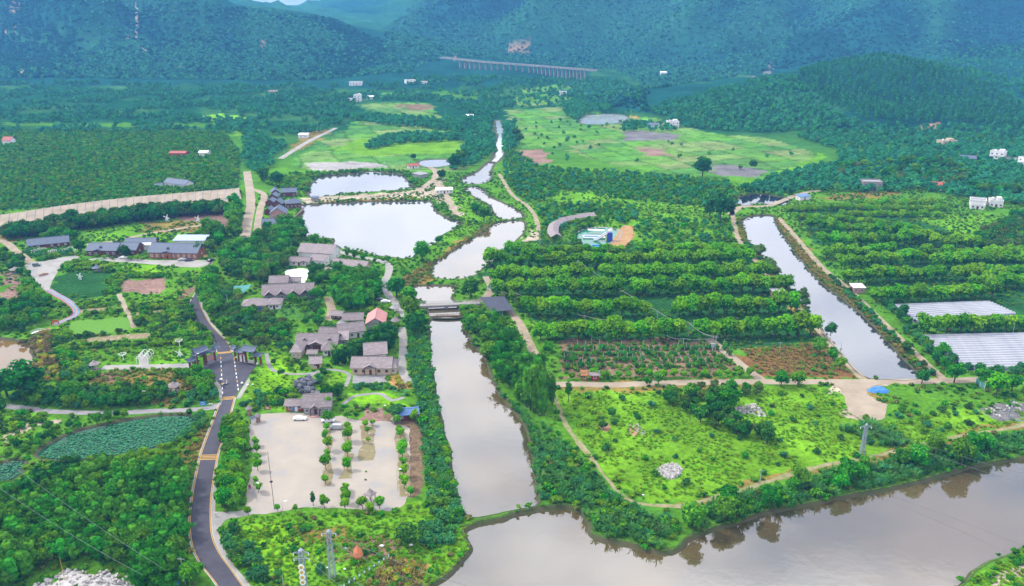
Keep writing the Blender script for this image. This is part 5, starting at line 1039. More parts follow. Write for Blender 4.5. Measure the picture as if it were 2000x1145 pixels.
def grow(kind, x, y, z=0.0, s=1.0, phrase=None, group=None, sz=None):
    v = KIND[kind][0]; d = dict(kind=kind, x=x, y=y, z=z, s=s, sz=sz or random.uniform(.88, 1.12), rz=random.uniform(0, 6.28), v=random.randrange(len(v)), phrase=phrase or kind.replace('_', ' '), group=group or (kind.replace('_', ' ') + 's'), label=None)
    REG.append(d); return d
def plant_all():
    """the 300 of a kind that show largest become things; what is left of that kind is one mass"""
    by = {}
    for d in REG: by.setdefault(d['kind'], []).append(d)
    for kind, ds in by.items():
        def vis(d):
            px, py = toPix(np.array([d['x']]), np.array([d['y']]), np.array([d['z']])); return d['s'] / math.hypot(d['y'], H) * (1 if -30 < px[0] < 2030 and py[0] < 1200 else .01) * (1.6 if d['label'] else 1)
        ds.sort(key=vis, reverse=True); v, cn, tn = KIND[kind]
        for d in ds[:300]:
            tr, cr_ = v[d['v']]; loc = (d['x'], d['y'], d['z'])
            if cn is None: o = mk(kind, cr_, None, loc, d['rz'])
            else:
                o = empty(kind, loc, d['rz']); mk(cn, cr_, o); mk(tn, tr, o)
                if kind == 'sapling': mk('stake', _st[0], o)
            o.scale = (d['s'], d['s'], d['s'] * d['sz']); w = kind.split('_')[-1]; o['category'] = {'clump': 'bamboo', 'plant': 'banana plant'}.get(w, w); o['group'] = d['group']; d['o'] = o
        rest = ds[300:]
        if rest: gn_scatter('distant_' + kind + '_growth', np.array([(d['x'], d['y'], d['z']) for d in rest]), [d['s'] for d in rest], [c for _, c in v], 'further ' + kind.replace('_', ' ') + ' growth filling the gardens and banks', 'growth')
def blocked(x, y, pad=0.0):
    b = np.zeros(x.shape, bool)
    for w, lo, hi in KEEP:
        if x.max() < lo[0] or x.min() > hi[0] or y.max() < lo[1] or y.min() > hi[1]: continue
        b |= pip(w, x, y)
        if pad:
            for dx, dy in ((pad, 0), (-pad, 0), (0, pad), (0, -pad)): b |= pip(w, x + dx, y + dy)
    return b
def scatter(px, sp, jit=.38, pad=.8, drop=0.0, avoid=True, clump=0.0):
    e_ = resample(px, 25, True, False) if avoid is False else np.array(px, float); b_ = np.array(px, float); gx, gy = np.meshgrid(np.linspace(b_[:, 0].min(), b_[:, 0].max(), 14), np.linspace(b_[:, 1].min(), b_[:, 1].max(), 14)); g = ground(np.concatenate([e_] + ([np.column_stack([gx.ravel(), gy.ravel()])] if avoid is False else []))); g = g[g[:, 2] > -900]; x0, y0 = g[:, :2].min(0); x1, y1 = g[:, :2].max(0); dyy = sp * .87
    yy = np.arange(y0, y1, dyy); xx = np.arange(x0, x1, sp)
    if len(xx) == 0 or len(yy) == 0: return np.zeros((0, 3))
    X_, Y_ = np.meshgrid(xx, yy); X_ = X_ + (np.arange(len(yy)) % 2)[:, None] * sp * .5
    x = X_.ravel() + rng.uniform(-jit, jit, X_.size) * sp; y = Y_.ravel() + rng.uniform(-jit, jit, X_.size) * sp; z = hgt(x, y)
    pxx, pyy = toPix(x, y, z); k = pip(np.array(px, float), pxx, pyy)
    if drop: k &= rng.random(len(x)) > drop
    if clump: k &= fbm(x / (sp * 4), y / (sp * 4), 3, 77) > clump
    x, y, z = x[k], y[k], z[k]
    if avoid and len(x): b = ~blocked(x, y, pad); x, y, z = x[b], y[b], z[b]
    return np.column_stack([x, y, z])
# ---------------------------------------------------------------- masses nobody could count (instanced stuff)
def gn_scatter(name, pts, scl, meshes, label, cat):
    pc = bpy.data.collections.new(name + '_kinds')
    for i, me in enumerate(meshes):
        o = bpy.data.objects.new(f'{name}_kind', me); pc.objects.link(o)
    me = bpy.data.meshes.new(name); me.vertices.add(len(pts)); me.vertices.foreach_set('co', np.asarray(pts, np.float32).ravel())
    for nm_, ty, arr in (('scl', 'FLOAT', np.asarray(scl, np.float32)), ('rz', 'FLOAT', rng.uniform(0, 6.28, len(pts)).astype(np.float32)), ('idx', 'INT', rng.integers(0, len(meshes), len(pts)).astype(np.int32))):
        a = me.attributes.new(nm_, ty, 'POINT'); a.data.foreach_set('value', arr)
    o = mk(name, me); g = bpy.data.node_groups.new(name + '_nodes', 'GeometryNodeTree')
    g.interface.new_socket('Geometry', in_out='INPUT', socket_type='NodeSocketGeometry'); g.interface.new_socket('Geometry', in_out='OUTPUT', socket_type='NodeSocketGeometry')
    N = g.nodes; Lk = g.links.new; gi = N.new('NodeGroupInput'); go_ = N.new('NodeGroupOutput'); ip = N.new('GeometryNodeInstanceOnPoints'); ci = N.new('GeometryNodeCollectionInfo')
    ci.inputs['Collection'].default_value = pc; ci.inputs['Separate Children'].default_value = True; ci.inputs['Reset Children'].default_value = True
    def att(nm_, ty): a = N.new('GeometryNodeInputNamedAttribute'); a.data_type = ty; a.inputs['Name'].default_value = nm_; return a.outputs['Attribute']
    cx = N.new('ShaderNodeCombineXYZ'); Lk(att('rz', 'FLOAT'), cx.inputs['Z'])
    ip.inputs['Pick Instance'].default_value = True
    Lk(gi.outputs[0], ip.inputs['Points']); Lk(ci.outputs[0], ip.inputs['Instance']); Lk(att('idx', 'INT'), ip.inputs['Instance Index']); Lk(cx.outputs[0], ip.inputs['Rotation']); Lk(att('scl', 'FLOAT'), ip.inputs['Scale']); Lk(ip.outputs[0], go_.inputs[0])
    md = o.modifiers.new('scatter', 'NODES'); md.node_group = g
    return tag(o, label, cat, kind='stuff')
def zones(lst):
    a = [scatter(*z_[:2], **(z_[2] if len(z_) > 2 else {})) for z_ in lst]; return np.concatenate(a)
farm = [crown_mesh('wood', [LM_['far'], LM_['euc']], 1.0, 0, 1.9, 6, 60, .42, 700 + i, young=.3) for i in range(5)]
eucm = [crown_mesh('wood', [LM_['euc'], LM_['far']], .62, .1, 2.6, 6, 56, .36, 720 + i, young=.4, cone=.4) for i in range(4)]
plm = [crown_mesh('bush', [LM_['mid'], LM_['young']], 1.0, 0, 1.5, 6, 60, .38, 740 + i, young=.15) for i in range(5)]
hillb = [crown_mesh('wood', [LM_['hill'], LM_['far']], 1.0, -.5, 1.25, 4, 34, .5, 760 + i, young=.2) for i in range(5)]
EUC = [[(1560,142),(1640,124),(1720,112),(1800,126),(1870,144),(1930,174),(2060,240),(2060,262),(1900,245),(1700,240),(1610,205),(1570,165)]]
p_ = zones([(z_, 8.0, dict(jit=.42, avoid=False)) for z_ in EUC]); gn_scatter('hill_forest', p_, rng.uniform(3.6, 5.2, len(p_)), eucm, 'dense eucalyptus forest covering the rounded hill on the right', 'forest')
p_ = zones([([(1262,215),(1330,192),(1400,176),(1500,150),(1560,150),(1620,215),(1680,245),(1500,262),(1330,250)], 7.5, dict(avoid=False, drop=.15)), ([(1600,240),(2080,255),(2080,305),(1850,290),(1700,300),(1640,300),(1560,270)], 8.5, dict(avoid=False, drop=.15)), ([(1740,150),(1840,116),(1900,97),(2060,85),(2060,240),(1990,205),(1870,145)], 13, dict(avoid=False))])
gn_scatter('foothill_woods', p_, rng.uniform(2.6, 4.4, len(p_)), farm, 'mixed woods on the foothills right of the valley', 'woods')
WOODS = [([(1005,158),(1260,172),(1272,200),(1080,210),(985,214)], 13, dict(drop=.5)), ([(800,153),(900,151),(1000,153),(1210,157),(1262,176),(1100,166),(960,158),(800,166)], 10, dict(drop=.45)), ([(-250,152),(330,166),(800,162),(960,150),(1005,160),(985,212),(960,235),(850,200),(700,195),(660,250),(560,288),(520,310),(470,262),(-250,259)], 9.0, dict(drop=.15, clump=.49)),
 ([(640,224),(720,226),(860,237),(960,230),(968,300),(925,325),(880,335),(900,300),(915,265),(860,255),(720,242)], 7.5, {}), ([(712,291),(740,272),(800,263),(908,266),(912,276),(800,280),(722,293)], 6.5, {}),
 ([(980,240),(1005,240),(1012,290),(985,300)], 7, {}), ([(1440,376),(1520,345),(1640,320),(1640,300),(1700,300),(1850,290),(2120,300),(2120,398),(1960,404),(1880,388),(1800,372),(1720,378),(1560,374),(1530,392)], 7.0, dict(drop=.06)),
 ([(1100,205),(1190,205),(1200,220),(1140,224),(1128,240),(1105,225)], 8, {}), ([(1220,240),(1310,245),(1330,256),(1210,258)], 8, dict(drop=.3)), ([(470,300),(520,295),(540,320),(510,345),(480,330)], 7, {}), ([(470,250),(560,285),(540,305),(480,300)], 7, dict(drop=.3))]
p_ = zones(WOODS); gn_scatter('valley_woods', p_, rng.uniform(2.6, 4.6, len(p_)), farm, 'dark green woods filling the far valley floor', 'woods')
p_ = zones([([(-250,252),(440,258),(468,300),(466,366),(300,390),(0,414),(-250,432)], 4.6, dict(jit=.4, drop=.04))]); gn_scatter('plantation', p_, rng.uniform(1.6, 2.5, len(p_)) * (.75 + .6 * fbm(p_[:, 0] / 60, p_[:, 1] / 60, 3, 33)), plm + [crown_mesh('bush', [LM_['grass'], LM_['mid']], 1.0, 0, 1.4, 6, 60, .38, 750 + i, young=.4) for i in range(2)], 'wide plantation of low round bushes on the left', 'plantation')
p_ = zones([([(985,292),(1010,300),(1050,325),(1100,332),(1250,340),(1420,356),(1440,384),(1440,412),(1250,395),(1100,372),(1045,400),(1010,385),(985,350)], 5.4, dict(drop=.1)), ([(1052,402),(1235,400),(1250,430),(1230,440),(1150,436),(1060,470),(1045,440)], 5.4, dict(drop=.1)), ([(1240,430),(1425,425),(1440,490),(1250,485)], 6, dict(drop=.35)), ([(1000,240),(1270,190),(1270,240),(1130,330),(1050,290)], 16, dict(drop=.7)), ([(1300,262),(1600,300),(1500,345),(1200,330)], 20, dict(drop=.75))])
gn_scatter('scrubland', p_, rng.uniform(1.6, 3.0, len(p_)), plm + farm[:2], 'scrub and small trees beyond the orchard', 'scrub')
mt = zones([([(-60,-20),(340,0),(470,14),(650,38),(745,80),(805,140),(600,158),(-60,152)], 10, dict(avoid=False, jit=.48)), ([(745,62),(872,107),(872,114),(800,138),(765,100)], 12, dict(avoid=False)), ([(745,62),(860,-30),(2060,-30),(2060,110),(1840,112),(1700,108),(1500,140),(1270,175),(1210,140),(870,108)], 12.5, dict(avoid=False, jit=.48)), ([(1100,163),(1262,172),(1262,218),(1180,206)], 10, dict(avoid=False, drop=.2))])
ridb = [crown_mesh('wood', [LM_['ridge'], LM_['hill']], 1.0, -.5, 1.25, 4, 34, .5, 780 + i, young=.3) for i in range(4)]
kr = rng.random(len(mt)) < np.clip((ridge(mt[:, 0], mt[:, 1]) - .1) / .6, 0, .85)  # trees on ridges get the paler leaves, standing in for sunlit relief
gn_scatter('mountain_forest', mt[~kr], rng.uniform(3.4, 7.0, (~kr).sum()), hillb, 'forest in the mountain folds, shade and blue haze put into its colour', 'forest')
gn_scatter('ridge_forest', mt[kr], rng.uniform(3.2, 6.2, kr.sum()), ridb, 'forest along the mountain ridges, sunlit tone put into its colour', 'forest')
print('MT', len(mt))
# meadow growth
tm = [tuft_mesh('tuft', LM_['grass'], i, 26, .5, .2, 1.5) for i in range(6)] + [tuft_mesh('tuft', LM_['young'], 60 + i, 24, .4, .22, 1.7) for i in range(2)] + [shrub_mesh('weed', [LM_['grass'], LM_['young']], .6, .3, 800, 50, .45, .5)]
tr_ = [tuft_mesh('reed', LM_['reed'], 20 + i, 26, 1.9, .14, .7) for i in range(4)]
td = [tuft_mesh('drygrass', LM_['dry'], 40 + i, 22, .9, .15, .8) for i in range(4)]
MEAD = [(1088,768),(1200,764),(1300,768),(1460,762),(1610,757),(1660,795),(1700,830),(1900,800),(2040,795),(2040,818),(1900,850),(1700,885),(1500,932),(1350,970),(1260,970),(1190,925),(1120,840)]
p_ = zones([(MEAD, 1.35, dict(jit=.5, drop=.1, clump=.42)), ([(480,1008),(830,992),(900,1012),(915,1040),(915,1085),(840,1140),(800,1220),(520,1220),(450,1060)], 1.1, dict(jit=.5, drop=.3)), ([(500,700),(560,690),(600,735),(690,725),(690,762),(560,800),(490,790)], 1.6, dict(jit=.5, drop=.4)), ([(0,800),(100,808),(60,850),(0,875)], 1.4, dict(jit=.5, drop=.2)),
 ([(110,585),(380,575),(395,640),(415,668),(370,705),(120,705)], 1.7, dict(jit=.5, drop=.3)), ([(2040,1060),(1960,1095),(1900,1130),(1860,1180),(2040,1180)], 1.0, dict(jit=.5, drop=.2)), ([(850,380),(905,375),(965,425),(900,470),(862,462),(895,440)], 2.2, dict(jit=.5, drop=.2)), ([(1250,400),(1440,420),(1460,490),(1250,488)], 2.4, dict(jit=.5, drop=.3))])
gn_scatter('meadow_growth', p_, rng.uniform(.4, .95, len(p_)), tm, 'bright tangled grass and weeds of the meadows', 'grass')
p_ = zones([([(1330,1000),(1500,955),(1700,905),(1900,866),(2060,835),(2060,872),(1900,905),(1750,945),(1600,975),(1420,1020),(1350,1045)], 1.9, dict(jit=.5, drop=.25)), ([(785,640),(835,640),(840,720),(862,850),(885,950),(912,1030),(880,1060),(840,1000),(825,880),(805,750)], 2.1, dict(jit=.5, drop=.25)), ([(1000,790),(1080,850),(1180,950),(1260,1000),(1320,1020),(1290,1080),(1180,1052),(1110,985),(1050,985),(1045,900)], 2.1, dict(jit=.5, drop=.3)), ([(330,830),(388,820),(405,812),(400,840),(345,870)], 1.6, dict(jit=.5)), ([(1640,840),(1700,825),(1760,850),(1780,880),(1700,870)], 1.8, dict(jit=.5, drop=.3))])
gn_scatter('reeds', p_, rng.uniform(.8, 1.6, len(p_)), tr_, 'tall reeds along the river banks', 'reeds')
p_ = zones([([(1440,425),(1452,430),(1500,515),(1560,585),(1610,650),(1690,735),(1670,745),(1600,670),(1530,580),(1470,500),(1430,440)], 1.8, dict(jit=.5, drop=.2)), ([(1503,425),(1525,425),(1600,520),(1690,605),(1770,680),(1835,735),(1797,738),(1720,655),(1650,590),(1570,520)], 1.6, dict(jit=.5, drop=.1)), ([(770,560),(800,535),(835,515),(890,480),(945,440),(968,432),(950,455),(880,500),(848,524),(842,545),(810,560)], 1.9, dict(jit=.5, drop=.15)),
 ([(170,745),(230,722),(330,715),(390,745),(400,770),(330,790),(250,770)], 1.8, dict(jit=.5, drop=.4)), ([(690,1200),(712,1145),(760,1092),(830,1105),(800,1200)], 1.0, dict(jit=.5, drop=.2)), ([(1445,682),(1590,674),(1645,730),(1500,738)], 1.7, dict(jit=.35, drop=.2)), ([(362,880),(398,832),(408,835),(395,885),(372,1000),(368,1060),(360,1060)], 1.2, dict(jit=.5, drop=.2)), ([(60,655),(100,640),(112,690),(122,740),(70,750),(62,700)], 1.9, dict(jit=.5, drop=.3))])
gn_scatter('dry_grass', p_, rng.uniform(.6, 1.4, len(p_)), td, 'yellow dry grass on banks and fallow ground', 'grass')
# undergrowth over every bit of open ground
ug = [shrub_mesh('weed', [LM_['mid'], LM_['grass']], .8, .7, 840 + i, 44, .5, .5) for i in range(3)] + [shrub_mesh('weed', [LM_['grass'], LM_['mid']], .8, .6, 850 + i, 44, .5, .4) for i in range(2)] + [shrub_mesh('weed', [LM_['dark'], LM_['mid']], .9, .9, 860, 44, .5, .5), shrub_mesh('weed', [LM_['olive'], LM_['dry']], .8, .6, 861, 44, .45, .5)]
LAWN = [W(z_) for z_ in (MEAD, [(500,700),(560,690),(600,735),(690,725),(690,762),(560,800),(490,790)], [(660,795),(690,768),(760,765),(800,790),(730,790)], [(340,415),(450,408),(455,438),(440,445),(350,430)], [(238,546),(332,543),(322,571),(235,574)], [(106,540),(205,532),(215,540),(205,582),(105,572)], [(1095,668),(1420,668),(1440,735),(1095,735)], [(690,812),(820,795),(835,830),(832,980),(775,985)])]
p_ = zones([([(-200,1180),(-200,700),(-100,420),(480,400),(560,345),(1000,335),(1440,360),(2100,370),(2300,760),(2200,1180)], 3.0, dict(jit=.5, drop=.1, clump=.38, pad=.2))])
for z_ in LAWN: p_ = p_[~pip(z_, p_[:, 0], p_[:, 1])]
p_ = np.concatenate([p_, zones([([(1095,668),(1420,668),(1440,735),(1095,735)], 2.2, dict(jit=.5, drop=.3))])])
gn_scatter('undergrowth', p_, rng.uniform(.5, 1.7, len(p_)) * (.7 + .6 * fbm(p_[:, 0] / 14, p_[:, 1] / 14, 3, 91)), ug, 'weeds and low undergrowth over the open ground', 'undergrowth')
lm = []
for i in range(3):
    r_ = np.random.default_rng(i); m_ = MB(); m_.lathe([(.02, .55), (.42, .6), (.5, .68)], 9, (0, 0, 0)); m_.bar((0, 0, -.3), (0, 0, .55), .03, k=3); lm.append(m_.mesh('lotus_leaf', LM_['lotus']))
lp = [(78,890),(97,873),(150,846),(230,827),(300,816),(364,813),(386,828),(345,859),(300,873),(245,885),(180,896),(110,897)]
def lotus(px, sp, z, drop=.12):
    q = scatter(px, sp, .48, 0, drop, False); q[:, 2] = z + rng.uniform(-.1, .5, len(q)); return q
p_ = np.concatenate([lotus(lp, .56, -.7), lotus([(-60,908),(0,909),(30,900),(45,906),(37,925),(21,937),(0,938),(-60,940)], .72, -.7), lotus([(545,612),(565,600),(605,592),(612,598),(600,628),(560,632)], 1.2, .1), lotus([(765,757),(796,757),(800,772),(785,776),(764,772)], 1.0, 0)])
gn_scatter('lotus_leaves', p_, rng.uniform(.38, .8, len(p_)), lm, 'teal lotus leaves crowding the ponds', 'lotus leaves')
# ================================================================ SINGLE PROPS
def lattice(px, py, h, w0, w1, label, arms=0, discs=0, hd=0.0):
    p = empty('lattice_pylon', P(px, py), hd, label, 'pylon'); n = max(5, int(h / 2.2))
    for sx in (-1, 1):
        for sy in (-1, 1): MB().bar((sx * w0/2, sy * w0/2, -.3), (sx * w1/2, sy * w1/2, h), .13, .09, 4).obj('leg', M['steel'], p)
    m = MB()
    for i in range(n):
        z0, z1 = h * i / n, h * (i + 1) / n; a, b = (w0 + (w1 - w0) * i / n) / 2, (w0 + (w1 - w0) * (i + 1) / n) / 2
        for (x, y), (x2, y2) in (((-1, -1), (1, -1)), ((1, -1), (1, 1)), ((1, 1), (-1, 1)), ((-1, 1), (-1, -1))):
            m.bar((x * a, y * a, z0), (x2 * b, y2 * b, z1), .055, k=3); m.bar((x2 * a, y2 * a, z0), (x * b, y * b, z1), .055, k=3); m.bar((x * b, y * b, z1), (x2 * b, y2 * b, z1), .055, k=3)
    o = m.obj('bracing', M['steel'], p); o['kind'] = 'stuff'
    for i in range(arms):
        z = h - .6 - i * 1.6; MB().bar((-1.9, 0, z), (1.9, 0, z), .09, k=4).bar((-1.9, 0, z), (0, 0, z + .9), .06, k=3).bar((1.9, 0, z), (0, 0, z + .9), .06, k=3).obj('crossarm', M['steel'], p)
        for s_ in (-1, 1): MB().lathe([(.1, -.7), (.14, -.5), (.1, -.35), (.14, -.2), (.06, 0)], 7, (s_ * 1.75, 0, z)).obj('insulator', M['white'], p)
    MB().lathe([(w1 * .6, 0), (w1 * .6, .25), (.1, .7)], 6, (0, 0, h)).obj('cap', M['steel'], p)
    for i in range(discs):
        z = h - 3.9 - i * 1.42; q = MB(); V = [(.72 * math.cos(t * PI / 8), -w0 * .5 - .12, z + .72 * math.sin(t * PI / 8)) for t in range(16)]
        q.prism([(v[0], v[2]) for v in V], 'y', -w0 * .5 - .3, -w0 * .5 - .12); o = q.obj('round_sign', M['white'], p); MB().prism([(.42 * math.cos(t * PI / 8), z + .42 * math.sin(t * PI / 8)) for t in range(16)], 'y', -w0 * .5 - .33, -w0 * .5 - .3).obj('sign_face', M['yellow'], o)
    return p
lattice(599.5, 1192, 17, 1.35, .95, 'lattice pylon carrying four round yellow and white discs', 2, 4); lattice(650, 1130, 14, 1.5, .85, 'lattice pylon without discs behind the disc pylon', 1, 0); lattice(1683, 887, 10.5, 1.1, .65, 'lattice pylon standing alone in the green meadow', 1, 0)
lattice(1054, 487, 11, .8, .5, 'thin pale lattice mast beside the river track', 0, 0)
def pole(px, py, h, label, arm=1, m='pole', r=.13, lamp=False, name='utility_pole', g=None, box=False):
    g_ = ground([(px, py)])[0]; p = empty(name, g_, random.uniform(-.4, .4), label, 'lamp post' if lamp else 'pole', g); MB().bar((0, 0, -.4), (0, 0, h), r, r * .65, 6).obj('shaft', M[m], p)
    for i in range(arm): MB().bar((-.9, 0, h - .35 - i * .7), (.9, 0, h - .35 - i * .7), .06, k=4).obj('crossarm', M['steel'], p)
    if lamp: MB().bar((0, 0, h - .1), (.9, 0, h + .2), .06, k=4).obj('bracket', M[m], p); MB().box(.6, 1.4, -.16, .16, h + .12, h + .28).obj('lamp_head', M['white'], p)
    if box: MB().box(-.7, .7, -.5, .5, h * .35, h * .55).obj('transformer', M['steel'], p)
    return p
for px, py, h, lb, k in ((1391,690,8,'pole with transformer box beside the sapling plot',dict(arm=2,box=True)), (1396,692,8.5,'second pole of the transformer pair by the diagonal track',dict(arm=2)), (1141,640,6,'short pole between orchard rows carrying pipes',{}), (1185,648,6,'second short pole along the orchard pipes',{}), (1334,682,5,'pole at the far side of the sapling plot',{}), (1283,632,6,'pole in the diagonal gap of the orchard',{}), (1126,530,6,'pole under the cable at the top of the orchard',{}), (1345,656,6,'pole near the lower end of the orchard gap',{}),
   (28,457,10,'white pole at the left edge below the embankment',{}), (731,322,11,'pole behind the upper pond',dict(arm=2)), (932,418,10,'pole on the grassy bank of the river bend',{}), (578,312,11,'pole beside the diagonal far lane',{}), (557,318,11,'second pole below the diagonal far lane',{}), (593,302,11,'third pole along the diagonal far lane',{}), (870,232,14,'pole by the far pale field',{}), (815,206,16,'far pole standing in the pale field',{}), (995,300,9,'pole near the upper stream',{}), (902,392,6,'pole near the white dyke shed',{}),
   (554,1150,4,'short dark post in the grass below the lot',dict(arm=0)), (1970,815,7,'green pole at the right end of the meadow',dict(arm=2, m='teal')), (1484,945,5,'small white pole by the meadow track',dict(arm=1)), (1522,690,5,'pole at the back of the brown row field',dict(arm=1)), (1641,690,5,'pole on the canal bank by the brown field',dict(arm=0)), (1978,652,5,'white pole between the plastic tunnel blocks',dict(arm=0)), (360,1135,7,'dark pole beside the green road sign',dict(arm=1)), (128,1140,8,'thin pole at the foot of the plume bamboo',dict(arm=0, m='yellow', r=.07)), (447,610,9,'pale pole by the teal garden netting',dict(arm=0))):
    pole(px, py, h, lb, **k)
for px, py, h, lb in ((749,822,6,'cream lamp post at the back of the parking lot'), (386,724,7,'yellow lamp post in front of the left gate'), (393,602,6,'cream lamp post beside the upper road'), (502,978,6,'lamp post among the left row of lot trees'), (777,958,7,'lamp post at the right row of lot trees'), (553,1005,4,'short white lamp on the lower edge of the lot'), (1831,392,8,'curved white street lamp before the right-hand houses'), (147,500,4,'yellow lamp post at the trellis garden'), (458,712,3,'white lamp post beside the right gate'), (1906,313,8,'street lamp left of the tall white house'), (965,1150,1,'')):
    if lb: pole(px, py, h, lb, 0, 'cream', .08, True, 'lamp_post')
pole(536, 995, 19, 'very tall thin mast in the parking lot with a lamp halfway', 0, 'rubber', .09, False, 'light_mast')
mo = [o for o in bpy.data.objects if o.get('label', '').startswith('very tall thin mast')][0]; MB().lathe([(.1, 8.9), (.45, 9.1), (.45, 9.3), (.1, 9.5)], 9).obj('lamp', M['rubber'], mo)
def wire(pts, sag, label, r=.05, m='wire', cat='cable', name='power_line'):
    a = [Vector(p) for p in pts]; V = []; c = a[0]; mb = MB()
    for u, v in zip(a[:-1], a[1:]):
        q = [u.lerp(v, t) - Vector((0, 0, sag * 4 * t * (1 - t))) - c for t in np.linspace(0, 1, 13)]; mb.tube(q, r, 3)
    return tag(mb.obj(name, M[m], None, c), label, cat)
def top(px, py, h, dx=0): v = P(px, py); return (v.x + dx, v.y, h)
wire([top(599.5,1192,16,1.7), top(900,1300,10)], 1.5, 'cable from the disc pylon towards the river', .045); wire([top(599.5,1192,14.4,1.7), top(860,1330,8)], 1.5, 'lower cable from the disc pylon towards the river', .045)
wire([top(650,1130,13.4,1.7), top(1010,1240,10)], 1.8, 'upper cable from the plain pylon across the river', .045); wire([top(650,1130,12.4,-1.7), top(980,1255,9)], 1.8, 'lower cable from the plain pylon across the river', .045)
wire([top(1683,887,9.9,1.7), top(2300,1090,14)], 2, 'cable from the meadow pylon across the wide river', .04); wire([top(1683,887,9.9,-1.7), top(2250,1110,14)], 2, 'second cable from the meadow pylon across the wide river', .04)
wire([top(-30,930,14), top(330,1190,12)], 1.5, 'cable sagging over the bamboo at the left', .035); wire([top(-30,990,12), top(290,1190,10)], 1.5, 'second cable over the bamboo at the left', .035)
wire([top(1119,522,6), top(1283,632,6), top(1345,656,6), top(1391,690,7.6)], 1.2, 'pale pipe line down the diagonal orchard gap', .13, 'pole'); wire([top(1128,638,6.2), top(1141,640,5.8), top(1185,648,5.8), top(1215,655,6)], .4, 'pale pipe across the middle orchard rows', .14, 'pole')
wire([top(1300,676,5), top(1334,682,4.8), top(1391,690,7.2)], .7, 'pale cable from the sapling pole to the transformer', .1, 'pole'); wire([top(1396,692,8), top(1522,690,4.6), top(1640,690,4.8)], .8, 'thin cable over the brown row field', .04); wire([top(966,580,4), top(1010,590,4.5), top(1060,602,4)], .8, 'pale cable from the bridge lane into the orchard', .12, 'pole')
# windmills
def windmill(px, py, s, hd, label):
    p = empty('windmill', P(px, py), hd, label, 'windmill', 'white garden windmills'); p.scale = (s, s, s)
    MB().lathe([(1.0, -.2), (.95, .3), (.55, 3.2), (.62, 3.3), (.5, 3.7), (.1, 4.2)], 8).obj('tower', M['plaster'], p)
    for k in range(4):
        a = PI / 4 + k * PI / 2 + .25; m = MB(); d = Vector((math.cos(a), 0, math.sin(a))); q = Vector((-d.z, 0, d.x)); c = Vector((0, -.75, 3.3)); m.add([c + d * .25 - q * .08, c + d * .25 + q * .42, c + d * 2.3 + q * .5, c + d * 2.3 - q * .08] + [c + Vector((0, .07, 0)) + d * t + q * u for t, u in ((.25, -.08), (.25, .42), (2.3, .5), (2.3, -.08))], [(0, 1, 2, 3), (7, 6, 5, 4), (0, 4, 5, 1), (1, 5, 6, 2), (2, 6, 7, 3), (3, 7, 4, 0)]); m.obj('blade', M['white'], p)
    MB().bar((0, -.85, 3.3), (0, 0, 3.3), .14, k=6).obj('hub', M['steel'], p); MB().box(-.3, .3, -1.0, -.9, .2, 1.6).obj('door', M['bluemetal'], p)
windmill(157, 546, .7, .2, 'white windmill standing in the dark green crop'); windmill(352, 699, .75, -.1, 'white windmill with blue door near the left gate'); windmill(327, 433, .95, .1, 'white windmill left of two on the field below the embankment'); windmill(388, 435, .95, -.2, 'white windmill by the bare plot below the embankment')
# double arch pergola
c = P(281, 706); p = empty('arch_pergola', c, .05, 'white double-arched pergola in the garden', 'pergola')
for k in range(4):
    y = -1.5 + k * 2.2
    for cx in (-1.15, 1.15): MB().tube([(cx + 1.15 * math.cos(t), y, 1.6 + 1.5 * math.sin(t)) for t in np.linspace(0, PI, 9)], .11, 5).obj('arch', M['white'], p)
    for cx in (-2.3, 0, 2.3): MB().bar((cx, y, -.2), (cx, y, 1.6), .11, k=5).obj('post', M['white'], p)
for cx in (-2.3, -1.15, 0, 1.15, 2.3): z = 1.6 if cx in (-2.3, 0, 2.3) else 3.1; MB().bar((cx, -1.5, z), (cx, 5.1, z), .07, k=4).obj('rail', M['white'], p)
for px, py, lb in ((241, 703, 'white funnel-shaped garden sculpture'), (351, 676, 'small white funnel sculpture behind the garden windmill')):
    p = empty('funnel_sculpture', P(px, py), 0, lb, 'sculpture', 'white funnel sculptures'); MB().lathe([(.3, -.1), (.16, .4), (.13, 1.8)], 8).obj('stem', M['white'], p)
    for k in range(8): a = k * PI / 4; MB().bar((0, 0, 1.7), (1.5 * math.cos(a), 1.5 * math.sin(a), 2.7), .07, k=4).obj('spoke', M['white'], p)
    MB().tube([(1.5 * math.cos(t), 1.5 * math.sin(t), 2.7) for t in np.linspace(0, 2 * PI, 17)], .07, 4).obj('ring', M['white'], p)
# trellis garden
for (xa, ya, xb, yb, lb) in ((68, 499, 92, 493, 'white trellis left of the trellis entrance'), (96, 500, 112, 498, 'white arched trellis entrance with a fence'), (124, 497, 152, 491, 'white trellis right of the trellis entrance')):
    cc, rz, L_ = frame2((xa, ya), (xb, yb)); p = empty('trellis', cc, rz, lb, 'trellis', 'white garden trellises')
    for x in np.linspace(-L_/2, L_/2, 5): MB().bar((x, 0, -.2), (x, 0, 2.6), .07, k=4).obj('post', M['white'], p); MB().bar((x, 3, -.2), (x, 3, 2.6), .07, k=4).obj('post', M['white'], p); MB().bar((x, -.2, 2.6), (x, 3.2, 2.6), .06, k=4).obj('rafter', M['white'], p)
    for y in (0, 3):
        for z in (1.0, 2.6): MB().bar((-L_/2 - .2, y, z), (L_/2 + .2, y, z), .06, k=4).obj('beam', M['white'], p)
    MB().tube([(t, 0, 2.6 + 1.1 * math.cos(t / (L_ * .22) * PI / 2)) for t in np.linspace(-L_ * .22, L_ * .22, 9)], .07, 4).obj('arch', M['white'], p)
